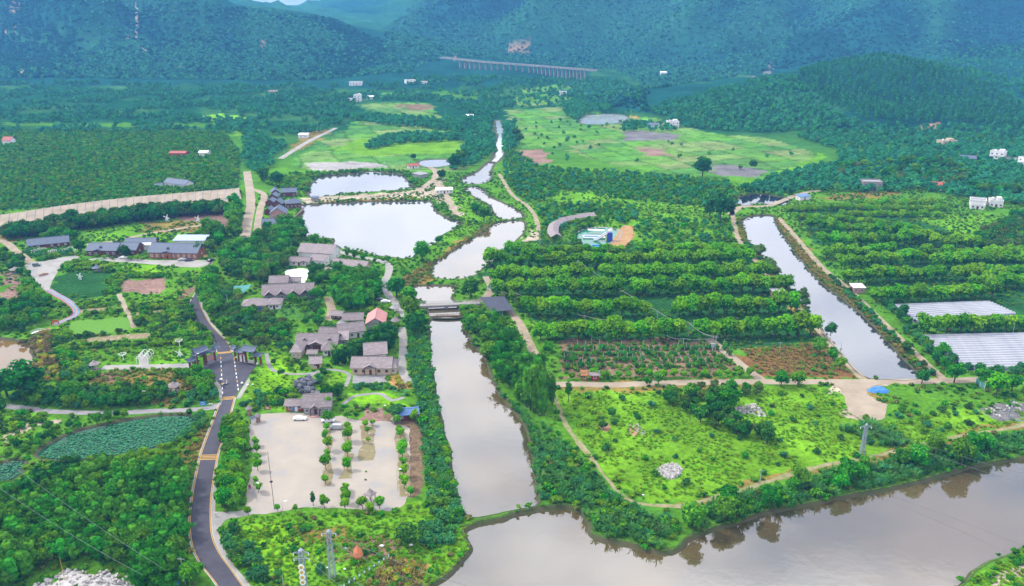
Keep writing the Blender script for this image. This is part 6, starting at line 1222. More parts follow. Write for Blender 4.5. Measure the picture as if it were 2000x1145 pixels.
# boat planter
p = empty('boat_planter', P(85, 538), math.radians(52), 'boat-shaped planter with pink hull on the plaza', 'planter'); hull = [(-2.6, 0), (-1.5, .8), (0, 1.0), (1.5, .8), (2.8, 0), (1.5, -.8), (0, -1.0), (-1.5, -.8)]
MB().add([(x * .85, y * .75, 0) for x, y in hull] + [(x, y, .8) for x, y in hull] + [(x * .9, y * .82, .8) for x, y in hull] + [(x * .9, y * .82, .5) for x, y in hull], [(i + a * 8, (i + 1) % 8 + a * 8, (i + 1) % 8 + a * 8 + 8, i + a * 8 + 8) for a in range(3) for i in range(8)] + [tuple(range(24, 32))]).obj('hull', M['pinkwall'], p)
mk('planting', KIND['gold_shrub'][0][0][1], p, (0, 0, .4)).scale = (1.2, .5, .5)
# signs
def sign(px, py, w, h, z, label, m='bluesign', hd=0, bands=2, name='sign', legs=2):
    p = empty(name, P(px, py), hd, label, 'sign'); MB().box(-w/2, w/2, -.05, .05, z, z + h).obj('panel', M[m], p)
    for i in range(bands): zz = z + h * (.3 + .38 * i); MB().box(-w * .36, w * (.3 - .12 * i), -.056, -.05, zz, zz + h * .1).obj('white_band', M['white'] if m != 'plaster' else M['bluemetal'], p)
    for x in ((-w * .35, w * .35) if legs == 2 else (0,)): MB().bar((x, .08, -.2), (x, .08, z + h), .06, k=5).obj('leg', M['steel'], p)
sign(398, 797, 2.2, 1.6, 1.0, 'blue sign with pale text bands at the path corner'); sign(347, 1150, 1.0, 1.3, 1.0, 'small blue road sign by the rubble heap'); sign(367, 1142, 1.5, .9, 2.2, 'green road sign on a pole by the rubble heap', 'greensign', .5, 1)
sign(128, 795, 1.2, .9, 3.2, 'white sign on a post above the hedge, left of two', 'plaster', .1, 1, legs=1); sign(284, 783, 1.2, .9, 3.2, 'white sign on a post above the hedge, right of two', 'plaster', .1, 1, legs=1); sign(412, 794, 1.5, .5, .8, 'low white sign beside the blue sign', 'plaster', 0, 1); sign(524, 806, 2.0, 1.2, 1.2, 'wooden signboard on posts at the lot entrance', 'woodlt', 0, 2); sign(402, 505, 2.6, 1.3, .8, 'yellow and red banner board at the end of the hall yard', 'yellow', 0, 1); sign(488, 955, .6, 1.2, .2, 'small red and white notice beside the lot hedge', 'redpaint', 0, 1)
sign(775, 577, 1.2, 1.4, .8, 'white notice board on two legs by the parked dark car', 'plaster', .1, 1); sign(422, 1010, .7, 1.2, .3, 'white and red notice post at the lot driveway', 'plaster', 0, 1)
for px, py, lb in ((499, 826, 'blue-framed noticeboard with roof at the lot entrance'), (965, 572, 'long noticeboard canopy beside the bridge lane')):
    p = empty('noticeboard', P(px, py), .5 if px < 600 else -.7, lb, 'noticeboard'); w = 1.6 if px < 600 else 4; MB().box(-w, w, -.06, .06, .7, 2.1).obj('board', M['plaster'], p); MB().prism([(-.7, 2.3), (0, 2.8), (.7, 2.3), (.7, 2.2), (0, 2.7), (-.7, 2.2)], 'x', -w - .3, w + .3).obj('roof', M['slate'], p)
    for x in (-w, w): MB().box(x - .1, x + .1, -.1, .1, -.2, 2.4).obj('post', M['wood'], p)
# vehicles
def vehicle(px, py, hd, paint, label, kind='sedan'):
    p = empty('parked_car' if kind != 'van' else 'parked_van', P(px, py, .035), hd, label, 'car' if kind != 'van' else 'van'); m = MB()
    if kind == 'van': L_, w, prof, glass = 4.2, 1.65, [(-2.1, .3), (2.1, .3), (2.1, .85), (1.75, 1.05), (1.25, 1.85), (-2.0, 1.9), (-2.1, 1.0)], [(-1.9, 1.1), (1.5, 1.1), (1.12, 1.72), (-1.85, 1.75)]
    elif kind == 'jeep': L_, w, prof, glass = 4.0, 1.75, [(-2, .45), (2, .45), (2, 1.05), (.9, 1.15), (.6, 1.85), (-1.9, 1.85), (-2, 1.1)], [(-1.75, 1.15), (.8, 1.15), (.52, 1.74), (-1.7, 1.74)]
    else: L_, w, prof, glass = 4.6, 1.8, [(-2.3, .32), (2.3, .32), (2.32, .7), (2.05, .84), (1.15, .95), (.45, 1.46), (-.85, 1.5), (-1.6, 1.05), (-2.28, .98)], [(-1.42, 1.02), (.98, .98), (.38, 1.4), (-.82, 1.43)]
    n = len(prof); hw = w / 2; V = []
    for y, ins in ((-hw, 0), (hw, 0)):
        for x, z in prof: V.append((x, y * (.84 if z > 1.2 else 1), z))
    m.add(V, [(i, (i + 1) % n, n + (i + 1) % n, n + i) for i in range(n)] + [tuple(range(n))[::-1], tuple(range(n, 2 * n))]); body = m.obj('body', M[paint], p)
    bv = body.modifiers.new('bevel', 'BEVEL'); bv.width = .05; bv.segments = 1
    for s_ in (-1, 1):
        yy = lambda z: s_ * (hw * (1 - .16 * max(0, min(1, (z - .95) / .25))) + .012)
        g = [(x, yy(z), z) for x, z in glass]; MB().add(g + [(x, y - s_ * .03, z) for x, y, z in g], [(0, 1, 2, 3) if s_ < 0 else (3, 2, 1, 0), (0, 4, 5, 1), (1, 5, 6, 2), (2, 6, 7, 3), (3, 7, 4, 0)]).obj('side_window', M['glass'], p)
    x0, z0 = glass[1]; x1, z1 = glass[2]; MB().add([(x0 + .1, -hw * .78, z0), (x0 + .1, hw * .78, z0), (x1 + .1, hw * .7, z1), (x1 + .1, -hw * .7, z1)] + [(x0 - .1, -hw * .78, z0), (x0 - .1, hw * .78, z0), (x1 - .1, hw * .7, z1), (x1 - .1, -hw * .7, z1)], [(0, 1, 2, 3), (0, 4, 5, 1), (1, 5, 6, 2), (2, 6, 7, 3), (3, 7, 4, 0)]).obj('windscreen', M['glass'], p)
    for x in (-L_ * .3, L_ * .31):
        for s_ in (-1, 1): o = MB().bar((x, s_ * (hw - .2), .33), (x, s_ * (hw + .02), .33), .33, k=12).obj('wheel', M['rubber'], p); MB().bar((x, s_ * (hw + .02), .33), (x, s_ * (hw + .035), .33), .19, k=8).obj('rim', M['steel'], o)
    for s_ in (-1, 1): MB().box(L_/2 - .1, L_/2 + .03, s_ * hw * .72 - .2, s_ * hw * .72 + .2, .62, .76).obj('headlight', M['white'], p); MB().box(-L_/2 - .02, -L_/2 + .1, s_ * hw * .75 - .15, s_ * hw * .75 + .15, .75, .92).obj('tail_light', M['redpaint'], p)
vehicle(586, 820, .0, 'carw', 'white saloon car parked before the red kiosk'); vehicle(641, 824, .05, 'carw', 'white car half hidden behind a young tree'); vehicle(657, 838, 3.1, 'cars', 'silver van parked between the two rows of lot trees', 'van'); vehicle(741, 587, .05, 'card', 'dark blue car in the lane above the pink roof'); vehicle(753, 591, .1, 'carw', 'white car beside the dark blue car'); vehicle(744, 558, -1.4, 'carw', 'white car driving the village lane under trees')
vehicle(356, 509, .35, 'cars', 'silver car parked at the front of the largest hall'); vehicle(369, 510, .35, 'card', 'dark car next to the silver car at the largest hall'); vehicle(412, 510, 1.1, 'card', 'dark car on the upper road by the banner board'); vehicle(241, 505, 2.9, 'carw', 'white car parked between the two largest halls'); vehicle(222, 504, .2, 'card', 'dark car left of the white car at the linked halls'); vehicle(72, 520, .3, 'carg', 'green jeep at the edge of the plaza', 'jeep')
# two riders on scooters
def rider(px, py, hd, lab_s, lab_p, shirt):
    c = P(px, py, .06); s = empty('motor_scooter', c, hd, lab_s, 'scooter')
    MB().prism([(-.75, .5), (-.5, .3), (.35, .3), (.55, .95), (.65, .95), (.5, .25), (-.7, .25), (-.85, .6), (-.2, .75), (-.15, .6)], 'y', -.16, .16).obj('body', M['cars'], s)
    for x in (-.6, .62): MB().bar((x, -.06, .25), (x, .06, .25), .25, k=10).obj('wheel', M['rubber'], s)
    MB().bar((.55, -.32, 1.0), (.55, .32, 1.0), .03, k=4).obj('handlebar', M['steel'], s)
    V = [(0, 0, .8), (0, 0, 1.08), (.02, 0, 1.33), (.03, 0, 1.45), (.05, 0, 1.6), (.06, 0, 1.74), (.02, .19, 1.32), (.25, .24, 1.1), (.5, .26, 1.05), (.02, -.19, 1.32), (.25, -.24, 1.1), (.5, -.26, 1.05), (.1, .1, .8), (.42, .13, .72), (.34, .12, .38), (.46, .12, .34), (.1, -.1, .8), (.42, -.13, .72), (.34, -.12, .38), (.46, -.12, .34)]
    E = [(0, 1), (1, 2), (2, 3), (3, 4), (4, 5), (2, 6), (6, 7), (7, 8), (2, 9), (9, 10), (10, 11), (0, 12), (12, 13), (13, 14), (14, 15), (0, 16), (16, 17), (17, 18), (18, 19)]; R_ = [.15, .13, .16, .06, .1, .09, .065, .05, .04, .065, .05, .04, .09, .075, .05, .045, .09, .075, .05, .045]
    me = bpy.data.meshes.new('person'); me.from_pydata(V, E, []); o = mk('person', me, None, c, hd); o.modifiers.new('skin', 'SKIN'); sk = me.skin_vertices[0]; [setattr(sk.data[i], 'radius', (r, r)) for i, r in enumerate(R_)]; sk.data[0].use_root = True
    sb = o.modifiers.new('sub', 'SUBSURF'); sb.levels = 1; sb.render_levels = 1; me.materials.append(M[shirt]); tag(o, lab_p, 'person', 'scooter riders on the forecourt')
    hl = MB().lathe([(.125, 1.6), (.135, 1.7), (.1, 1.8), (.03, 1.84)], 8, (.05, 0, 0)).obj('helmet', M['white'], o)
rider(438, 751, 1.5, 'scooter riding on the left dashed line of the forecourt', 'rider in pale clothes on the left-hand scooter', 'pinkwall'); rider(443, 750, 1.5, 'scooter beside the left dashed line, nearer the road middle', 'rider in white on the right-hand scooter', 'plaster')
# white stone balls
for px, py, lb in ((431.5, 744, 'white stone ball left of the forecourt'), (473, 751, 'white stone ball right of the forecourt'), (503, 713, 'white stone post at the right gate')):
    p = empty('stone_ball', P(px, py), 0, lb, 'bollard'); MB().lathe([(.25, -.1), (.25, .2)], 8).obj('foot', M['gravelp'], p); MB().lathe([(.05, .15), (.35, .3), (.5, .6), (.35, .95), (.05, 1.1)], 10).obj('ball', M['white'], p)
# parapet wall at the forecourt
cc, rz, L_ = frame2((399, 727), (412, 738)); p = empty('forecourt_wall', cc, rz, 'low red-capped wall at the left edge of the forecourt', 'wall'); MB().box(-L_/2, L_/2, -.2, .2, -.3, .9).obj('wall', M['brick'], p); MB().box(-L_/2 - .1, L_/2 + .1, -.3, .3, .9, 1.05).obj('cap', M['redpaint'], p)
# orange lantern, flags
c = P(700, 1094); p = empty('orange_lantern', c, 0, 'big orange egg-shaped balloon standing in the grass', 'balloon')
for k in range(10):
    a0 = k * PI / 5; m = MB(); V = []; pr = [(.25, .1), (.95, .7), (1.25, 1.7), (1.05, 2.8), (.6, 3.7), (.3, 4.3), (.12, 4.7)]
    for r, z in pr:
        for t in (a0, a0 + PI / 10, a0 + PI / 5): b = r * (1.06 if t == a0 + PI / 10 else 1); V.append((b * math.cos(t), b * math.sin(t), z))
    m.add(V, [(i * 3 + j, i * 3 + j + 1, i * 3 + j + 4, i * 3 + j + 3) for i in range(len(pr) - 1) for j in range(2)]); m.obj('gore', M['orange'], p)
MB().lathe([(.3, -.2), (.25, .15)], 8).obj('base', M['wood'], p)
fa, fb = P(672, 1150), P(759, 1092)
for i in range(10):
    q = fa.lerp(fb, i / 9); p = empty('flag_panel', q, .75, f'{ORD[i]} green and white flag from the lower end of the flag row', 'flag', 'green and white flags in a row'); MB().bar((0, 0, -.2), (0, 0, 1.5), .05, k=5).obj('post', M['steel'], p); MB().box(-.35, .35, -.04, .04, .5, 1.5).obj('green_panel', M['greensign'], p); MB().prism([(-.22, .62), (.26, .78), (.2, 1.3), (-.2, 1.36)], 'y', -.07, .07).obj('white_panel', M['white'], p)
p = empty('flag_panel', P(675, 1078), .3, 'single green and white flag left of the orange balloon', 'flag'); MB().bar((0, 0, -.2), (0, 0, 1.5), .05, k=5).obj('post', M['steel'], p); MB().box(-.4, .4, -.04, .04, .6, 1.5).obj('green_panel', M['greensign'], p); MB().box(-.2, .3, -.07, .07, .9, 1.4).obj('white_panel', M['white'], p)
for px, py, w, lb in ((633, 1112, .5, 'white box beside the plain pylon'), (746, 1068, .55, 'white bag lying in the grass right of the orange balloon'), (674, 1113, .4, 'white ball in the grass below the orange balloon'), (640, 1110, .3, 'pale crate at the foot of the plain pylon'), (803, 1066, .5, 'white bag beside the dark park bush'), (1256, 968, .4, 'white bag by the meadow track'), (1470, 998, .4, 'white scrap at the water edge'), (484, 753, .45, 'left of two white stones in the lawn'), (494, 752, .4, 'right of two white stones in the lawn')):
    r_ = np.random.default_rng(int(px)); v, f = blob(np.array([0, 0, w * .5]), np.array([w * 1.2, w * .8, w * .6]), r_, 8, 5, .12); p = mk('white_bundle' if 'stone' not in lb else 'white_stone', mesh_np('bundle', v, [f], M['white'], smooth=True), None, P(px, py)); tag(p, lb, 'bundle' if 'stone' not in lb else 'stone')
# round pad, rockery, rubble, tarp
def heap(name, px, label, n, s0, s1, m, cat, hmax=.8, base=None, spread=1.0):
    w = W(px); c = w.mean(0); p = empty(name, (c[0], c[1], 0), 0, label, cat); keep(w); lo, hi = w.min(0), w.max(0); k = 0; r_ = np.random.default_rng(len(label)); st = []; tries = 0
    vars_ = [mesh_np('stone', *(lambda vf: (vf[0], [vf[1]]))(blob(np.zeros(3), np.array([1, .8, .6]), r_, 6, 4, .22)), m) for _ in range(6)]
    while k < n and tries < 20000:
        tries += 1; x, y = r_.uniform(lo, hi)
        if not pip(w, np.array([x]), np.array([y]))[0]: continue
        d = 1 - min(1, np.hypot((x - c[0]) / (hi[0] - c[0] + .1), (y - c[1]) / (hi[1] - c[1] + .1))); s_ = r_.uniform(s0, s1)
        o = mk('stone', vars_[k % 6], p, (x - c[0], y - c[1], hmax * d * r_.uniform(.5, 1) + s_ * .2), r_.uniform(0, 6)); o.scale = (s_, s_, s_); o.rotation_euler = tuple(r_.uniform(0, 6, 3)); k += 1
    if base: w2 = w - c; nn_ = len(w2); MB().add([(a, b, -.05) for a, b in w2] + [(a * .5, b * .5, hmax * .55) for a, b in w2] + [(0, 0, hmax * .7)], [(i, (i + 1) % nn_, nn_ + (i + 1) % nn_, nn_ + i) for i in range(nn_)] + [(nn_ + i, nn_ + (i + 1) % nn_, 2 * nn_) for i in range(nn_)]).obj('mound', base, p)
    return p
heap('rubble_heap', [(60,1150),(100,1128),(135,1112),(180,1122),(215,1120),(250,1130),(262,1150),(300,1175),(200,1200),(60,1190)], 'heap of white broken stone at the lower left', 260, .3, .8, M['stone'], 'rubble heap', 2.2, M['stone'])
heap('rubble_heap', [(1428,795),(1475,790),(1492,806),(1450,812)], 'pale stones among bushes in the meadow', 40, .3, .8, M['stone'], 'rubble heap', .5); heap('rubble_heap', [(1925,800),(1990,785),(1998,800),(1950,818)], 'grey stones at the right end of the meadow', 50, .25, .7, M['stone'], 'rubble heap', .4); heap('rubble_heap', [(1225,830),(1245,828),(1262,845),(1255,852)], 'low pale stones in the left meadow', 25, .2, .5, M['stone'], 'rubble heap', .3)
heap('garden_rockery', [(578,752),(590,742),(612,745),(618,762),(600,772),(582,768)], 'dark craggy rockery in the village lawn', 70, .7, 1.9, M['rock'], 'rockery', 3.6); heap('garden_rockery', [(600,782),(612,768),(625,772),(630,786),(612,792)], 'grey stacked rockery behind the ticket house', 30, .8, 1.7, M['gravelp'], 'rockery', 2.0)
heap('rubble_mound', [(1284,918),(1292,910),(1308,906),(1325,908),(1333,918),(1330,928),(1315,937),(1302,936),(1288,926)], 'roundish pale rubble mound in the meadow', 150, .2, .75, M['stone'], 'rubble mound', 1.2, M['stone'])
tw = resample(W([(1694,762),(1706,756),(1722,757),(1735,762),(1733,768),(1712,768),(1698,766)]), .8, True); c0 = tw.mean(0); n = len(tw); q = tw - c0; p = tag(MB().add([(a, b, .02) for a, b in q] + [(a * .7 + random.uniform(-.2, .2), b * .7, .7 + random.uniform(-.15, .25)) for a, b in q] + [(0, 0, 1.0)], [(i, (i + 1) % n, n + (i + 1) % n, n + i) for i in range(n)] + [(n + i, n + (i + 1) % n, 2 * n) for i in range(n)]).obj('blue_tarpaulin', M['tarp'], None, (c0[0], c0[1], 0)), 'crumpled bright blue tarpaulin beside the sandy clearing', 'tarpaulin')
# river bar, far sand
sheet('river_bar', [(888,640),(900,638),(918,652),(934,668),(938,680),(922,682),(908,668)], -1.75, mat('bar_grass', (.16, .24, .06), (.12, .19, .06), .8, .95), 'grassy bar lying in the straight river reach', jit=.3)
# inflatable slide in the plunge pool
c = P(1178, 470); p = empty('inflatable_slide', c, 0, 'tall blue and white inflatable water slide with round head', 'water slide')
MB().box(2.2, 5.6, -1.5, 1.2, 0, 5.2).obj('tower', M['navy'], p); MB().lathe([(.1, 5.0), (1.1, 5.3), (1.5, 6.2), (1.1, 7.2), (.1, 7.5)], 12, (4.2, 0, 0)).obj('head', M['plaster'], p)
for j, mm in enumerate(('lime', 'plaster', 'poolblue')):
    y = -1.2 + j * .9; MB().prism([(-6.0, .3), (-4.2, .5), (2.2, 4.6), (2.6, 5.0), (2.6, 4.2), (-4.0, .1), (-6.0, .1)], 'y', y, y + .85).obj('chute', M[mm], p)
for y in (-1.55, 1.6): MB().tube([(-6, y, .6), (-4.1, y, .9), (2.3, y, 5.0)], .35, 7).obj('rail', M['plaster'], p)
MB().box(1.6, 2.15, -1.6, -1.1, 0, 4.2).obj('pillar', M['lime'], p)
def tubbasin(px, py, w, d, m1, m2, label, hd=0):
    p = empty('inflatable_basin', P(px, py), hd, label, 'inflatable basin'); o = MB()
    for a, b in (((-w, -d), (w, -d)), ((w, -d), (w, d)), ((w, d), (-w, d)), ((-w, d), (-w, -d))): MB().bar((*a, .35), (*b, .35), .45, k=8).obj('tube', M[m1], p)
    MB().box(-w, w, -d, d, -.05, .12).obj('floor', M[m2], p)
tubbasin(1170, 482, 4.6, 1.9, 'poolblue', 'poolblue', 'blue rectangular inflatable basin in front of the slide', .03); tubbasin(1160, 464, 6.5, 2.6, 'plaster', 'poolblue', 'white-edged inflatable basin beside the slide', -.05)
cc, rz, L_ = frame2((1148, 456), (1180, 457)); p = empty('pool_canopy', cc, rz, 'long white canopy at the back of the green pool', 'canopy'); MB().prism([(-1.4, 2.4), (0, 3.0), (1.4, 2.4), (1.4, 2.3), (0, 2.9), (-1.4, 2.3)], 'x', -L_/2, L_/2).obj('roof', M['plaster'], p)
for x in np.linspace(-L_/2 + .2, L_/2 - .2, 5): MB().bar((x, -1.2, -.2), (x, -1.2, 2.4), .08, k=4).obj('post', M['steel'], p)
# teal garden netting
for a, b, cpx, lb in (((487,527),(496,493),(466,520), 'sloping teal shade net in the upper village'), ((440,560),(492,556),(470,578), 'flat teal shade net below the upper village net')):
    A, B_, D_ = P(*a, 2.0), P(*b, 4.0), P(*cpx, 1.2); c = (A + B_ + D_) / 3; p = empty('shade_net', (c.x, c.y, 0), 0, lb, 'net'); q = [v - Vector((c.x, c.y, 0)) for v in (A, B_, D_)]; MB().add(q + [v - Vector((0, 0, .05)) for v in q], [(0, 1, 2), (5, 4, 3), (0, 3, 4, 1), (1, 4, 5, 2), (2, 5, 3, 0)]).obj('net', M['teal'], p)
    for v in q: MB().bar((v.x, v.y, -.2), v, .06, k=4).obj('post', M['steel'], p)
for a, b, lb in (((0, 556), (24, 506), 'pair of blue panels left of the plaza'),):
    p = empty('solar_panel', P(22, 522), .4, 'tilted blue panel left of the plaza', 'panel'); MB().add([(-1.5, -2, .8), (1.5, -2, .8), (1.5, 2, 2.2), (-1.5, 2, 2.2), (-1.5, -2, .7), (1.5, -2, .7), (1.5, 2, 2.1), (-1.5, 2, 2.1)], [(0, 1, 2, 3), (7, 6, 5, 4), (0, 4, 5, 1), (1, 5, 6, 2), (2, 6, 7, 3), (3, 7, 4, 0)]).obj('panel', M['bluemetal'], p); MB().bar((0, 0, -.2), (0, 0, 1.5), .1, k=5).obj('post', M['steel'], p)
p = empty('footbridge', P(76, 652), .35, 'small white arched footbridge at the brown pond', 'bridge'); t_ = np.linspace(-1, 1, 9); MB().prism([(x * 3.4, 1.1 * (1 - x * x) + .15) for x in t_] + [(x * 3.4, 1.1 * (1 - x * x)) for x in t_[::-1]], 'y', -.8, .8).obj('deck', M['plaster'], p)
for s_ in (-.8, .8): MB().tube([(x * 3.4, s_, 1.1 * (1 - x * x) + 1.0) for x in t_], .06, 4).obj('rail', M['white'], p)
cc, rz, L_ = frame2((1905, 750), (1922, 762)); p = empty('fence_panel', cc, rz, 'pale green fence panel beside the round trees on the right', 'fence'); MB().box(-L_/2, L_/2, -.04, .04, .2, 2.6).obj('mesh_panel', M['teal'], p)
for x in (-L_/2, 0, L_/2): MB().bar((x, 0, -.2), (x, 0, 2.8), .08, k=5).obj('post', M['white'], p)
# ================================================================ SINGLE PLANTS
def zone(kind, px, sp, s0, s1, phrase, group, kinds=None, **k):
    pts = scatter(px, sp, **k)
    for x, y, z in pts:
        kd = random.choice(kinds) if kinds else kind; grow(kd, x, y, z, random.uniform(s0, s1), phrase.get(kd) if isinstance(phrase, dict) else phrase, group)
def at(kind, px, py, rpx, phrase, group=None, sz=None):
    base = {'bamboo_clump': 4.2, 'dark_bamboo': 3.4, 'plume_bamboo': 3.2, 'tall_tree': 4.2, 'lot_tree': 1.8, 'cypress': 1.05}.get(kind, 3.0); g = ground([(px, py)])[0]; s = rpx * mpp(py) / base if g[2] < 1 else rpx * .3 / base
    return grow(kind, g[0], g[1], g[2], s, phrase, group, sz)
def rowtrees(kind, px, sp, s0, s1, fmt, group, jit=.35, skip=0, gap=None):
    c = resample(W(px), .5, smooth=False); L_ = np.concatenate([[0], np.cumsum(np.linalg.norm(np.diff(c, axis=0), axis=1))]); t = np.arange(sp * .5, L_[-1], sp); k = 0
    for u in t:
        x, y = np.interp(u, L_, c[:, 0]), np.interp(u, L_, c[:, 1]); gx = toPix(np.array([x]), np.array([y]), np.array([0.]))[0][0]
        if random.random() < skip or (gap and gap[0] < gx < gap[1]): continue
        o = grow(kind, x + random.uniform(-jit, jit), y + random.uniform(-jit, jit), 0, random.uniform(s0, s1), None, group); o['label'] = fmt.format(NTH(k)); k += 1
def NTH(k):
    if k < 20: return ORD[k]
    tens = ['', '', 'twenty', 'thirty', 'forty', 'fifty', 'sixty', 'seventy', 'eighty', 'ninety'][(k + 1) // 10 % 10]; u = (k + 1) % 10
    return tens[:-1] + 'ieth' if u == 0 else tens + '-' + ORD[u - 1]
# central orchard
OR_ = 'orchard tree, {} from the left in the '
for px, nm, gap in (([(1240,500),(1350,503),(1462,503)], 'row along the orange earth strip', None), ([(948,522),(1200,524),(1476,517)], 'first full row below the water slide', (1092,1104)), ([(955,551),(1200,552),(1502,544)], 'second full row below the water slide', (1150,1166)), ([(962,577),(1200,579),(1532,571)], 'third full row below the water slide', (1212,1232)), ([(1022,617),(1250,619),(1562,612)], 'long row behind the orchard pipes', (1276,1306)), ([(1044,664),(1300,664),(1602,657)], 'row next to the sapling plot', (1330,1356))):
    rowtrees('orchard_tree', px, 5.4, 1.4, 1.8, OR_ + nm, 'round orchard trees in long rows', gap=gap)
rowtrees('orchard_tree', [(985,499),(1100,502),(1225,503)], 5, 1.1, 1.4, OR_ + 'short row nearest the curved gallery', 'round orchard trees in long rows')
for i, y in enumerate((684, 695, 707, 719)): rowtrees('sapling', [(1092 + i * 2, y), (1270, y), (1425 - i * 3, y - 1)], 3.1, 1.2, 2.1, 'staked young tree, {} from the left in sapling ' + f'row {("one","two","three","four")[i]} from the back', 'staked saplings', skip=.12, jit=.5)
rowtrees('orchard_tree', [(1105,741),(1300,738),(1470,736)], 4.4, .5, .72, 'low bushy tree, {} from the left along the front of the sapling plot', 'low trees at the front of the sapling plot', skip=.1, jit=.8)
# right orchard
for px, nm in (([(1600,480),(1740,482),(1812,474)], 'row right of the canal head'), ([(1605,507),(1720,504),(1748,500)], 'short row in the canal-side orchard'), ([(1795,507),(1900,511),(2040,508)], 'right-hand row below the scrub field'), ([(1632,525),(1700,524),(1800,515)], 'third row beside the canal track'), ([(1818,524),(2040,520)], 'right-hand row above the long gap'), ([(1646,556),(1760,549),(1850,548)], 'row nearest above the pink pump house'), ([(1858,550),(2040,544)], 'right-hand row above the tunnels'), ([(1700,594),(1800,590),(1945,582)], 'row behind the far plastic tunnels'), ([(1892,566),(2040,563)], 'short row at the right edge above the tunnels'), ([(1792,654),(1900,651),(2040,643)], 'row between the two blocks of plastic tunnels'), ([(1575,450),(1700,461),(1800,468)], 'curved row below the lime trees'), ([(1815,482),(1910,490)], 'short curved row under the scrub field')):
    rowtrees('orchard_tree', px, 5.6, 1.3, 1.65, 'orchard tree, {} from the left in the ' + nm, 'orchard trees right of the canal', jit=.6)
for px, nm in (([(1675,402),(1845,400)], 'back row of lime trees'), ([(1660,412),(1848,412)], 'second row of lime trees'), ([(1640,424),(1832,424)], 'third row of lime trees'), ([(1535,413),(1660,411)], 'upper row at the canal head'), ([(1545,429),(1640,433),(1725,442)], 'lower row at the canal head')):
    rowtrees('citrus_tree', px, 4.6, 1.3, 1.7, 'lime-green tree, {} from the left in the ' + nm, 'lime-green trees by the brick house', jit=.9)
# parking lot trees
for px, py, r, kd in ((638,842,8,0),(636,858,9,0),(641,880,12,0),(640,895,8,0),(637,918,14,0),(636,945,9,0),(678,818,9,0),(679,842,9,0),(680,862,13,0),(679,893,13,0),(678,918,11,0),(676,960,9,0),(714,836,8,0),(718,848,7,0),(728,832,7,0),(719,866,6,0),(776,832,10,0),(782,856,11,0),(779,848,8,0),(788,876,9,0),(786,893,14,0),(788,912,10,0),(789,932,12,0),(790,955,13,0),(802,970,9,0),(809,824,11,0),(634,993,12,0),(675,998,12,0),(677,983,13,0),(673,968,10,0),(708,994,13,0),(742,994,13,0),(724,1002,11,0),(543,1000,7,0),(577,1000,7,0),(500,872,9,0),(502,886,9,0),(503,902,9,0),(504,920,11,0),(505,962,11,0),(500,945,7,0),(485,1008,9,0),(640,802,12,0)):
    at('lot_tree', px, py, r * 1.0, 'young lot tree with bright upper leaves', 'young trees in the parking lot')
at('cypress', 612, 988, 7, 'narrow dark conical tree at the lower edge of the lot', 'conical trees'); at('broadleaf_tree', 641, 826, 13, 'young tree in front of the half-hidden white car', 'young trees in the parking lot'); at('teal_tree', 773, 818, 20, 'large tree left of the blue metal shed', 'trees round the parking lot')
for px, py, r in ((715, 922, 5), (714, 938, 5)): at('shrub', px, py, r, 'tiny ball bush in the open lot', 'tiny lot bushes')
zone('broadleaf_tree', [(428,1003),(436,880),(442,832),(468,826),(476,850),(474,905),(468,1003)], 2.9, .7, .95, 'hedge tree with bright leaves beside the road', 'hedge trees between road and lot', ['broadleaf_tree', 'orchard_tree'], pad=.3)
# bamboo at lower left
BB = {'bamboo_clump': 'feathery bamboo clump', 'plume_bamboo': 'tall drooping bamboo plume', 'broadleaf_tree': 'rounded tree among the bamboo', 'dark_bamboo': 'dark bamboo clump'}
zone('bamboo_clump', [(45,965),(110,938),(200,926),(300,918),(372,924),(374,960),(368,1020),(370,1060),(384,1110),(400,1160),(275,1165),(250,1112),(215,1105),(180,1105),(130,1098),(60,1120),(20,1150),(-40,1190),(-60,1010)], 3.9, .62, .98, BB, 'bamboo clumps at the lower left', ['bamboo_clump', 'bamboo_clump', 'bamboo_clump', 'broadleaf_tree'])
zone('plume_bamboo', [(-60,1010),(40,1000),(70,1060),(70,1130),(-40,1180)], 4.2, .9, 1.3, BB, 'tall bamboo plumes at the left edge'); zone('dark_bamboo', [(40,965),(100,930),(130,915),(170,925),(120,950),(60,1000)], 4, .6, .9, BB, 'bamboo clumps at the lower left')
at('bamboo_clump', 312, 1128, 36, 'bamboo clump above the rubble heap', 'bamboo clumps at the lower left'); at('bamboo_clump', 295, 1140, 46, 'big bamboo clump right of the rubble heap', 'bamboo clumps at the lower left')
GS = 'leafy garden shrub'
zone('dark_tree', [(0,884),(60,855),(130,826),(240,804),(272,808),(240,820),(150,840),(80,874),(0,906)], 3.4, .45, .7, 'dark tree on the far bank of the lotus pond', 'trees round the lotus pond', ['dark_tree', 'broadleaf_tree', 'shrub'])
zone('dark_tree', [(18,786),(60,772),(200,762),(325,768),(330,792),(200,799),(100,799),(20,788)], 3.1, .55, .82, 'hedge tree beside the grey path', 'hedge trees along the grey path', ['dark_tree', 'broadleaf_tree', 'teal_tree'])
at('dark_tree', 50, 780, 44, 'very large dark round tree at the left edge', None, .8); at('dark_tree', 15, 775, 30, 'dark round tree left of the very large one', None, .9); zone('dark_tree', [(-40,780),(20,785),(10,810),(-40,812)], 3, .6, .8, 'dark tree at the left end of the grey path', 'trees at the left edge')
zone('broadleaf_tree', [(-40,608),(60,592),(98,590),(96,622),(70,645),(-40,655)], 5, .8, 1.15, 'leafy tree above the brown pond', 'trees above the brown pond', ['broadleaf_tree', 'dark_tree']); zone('shrub', [(32,560),(60,548),(96,580),(100,606),(62,602)], 3, 1, 1.6, 'hedge shrub left of the rainbow walkway', 'hedge shrubs by the plaza', ['shrub', 'lime_shrub'])
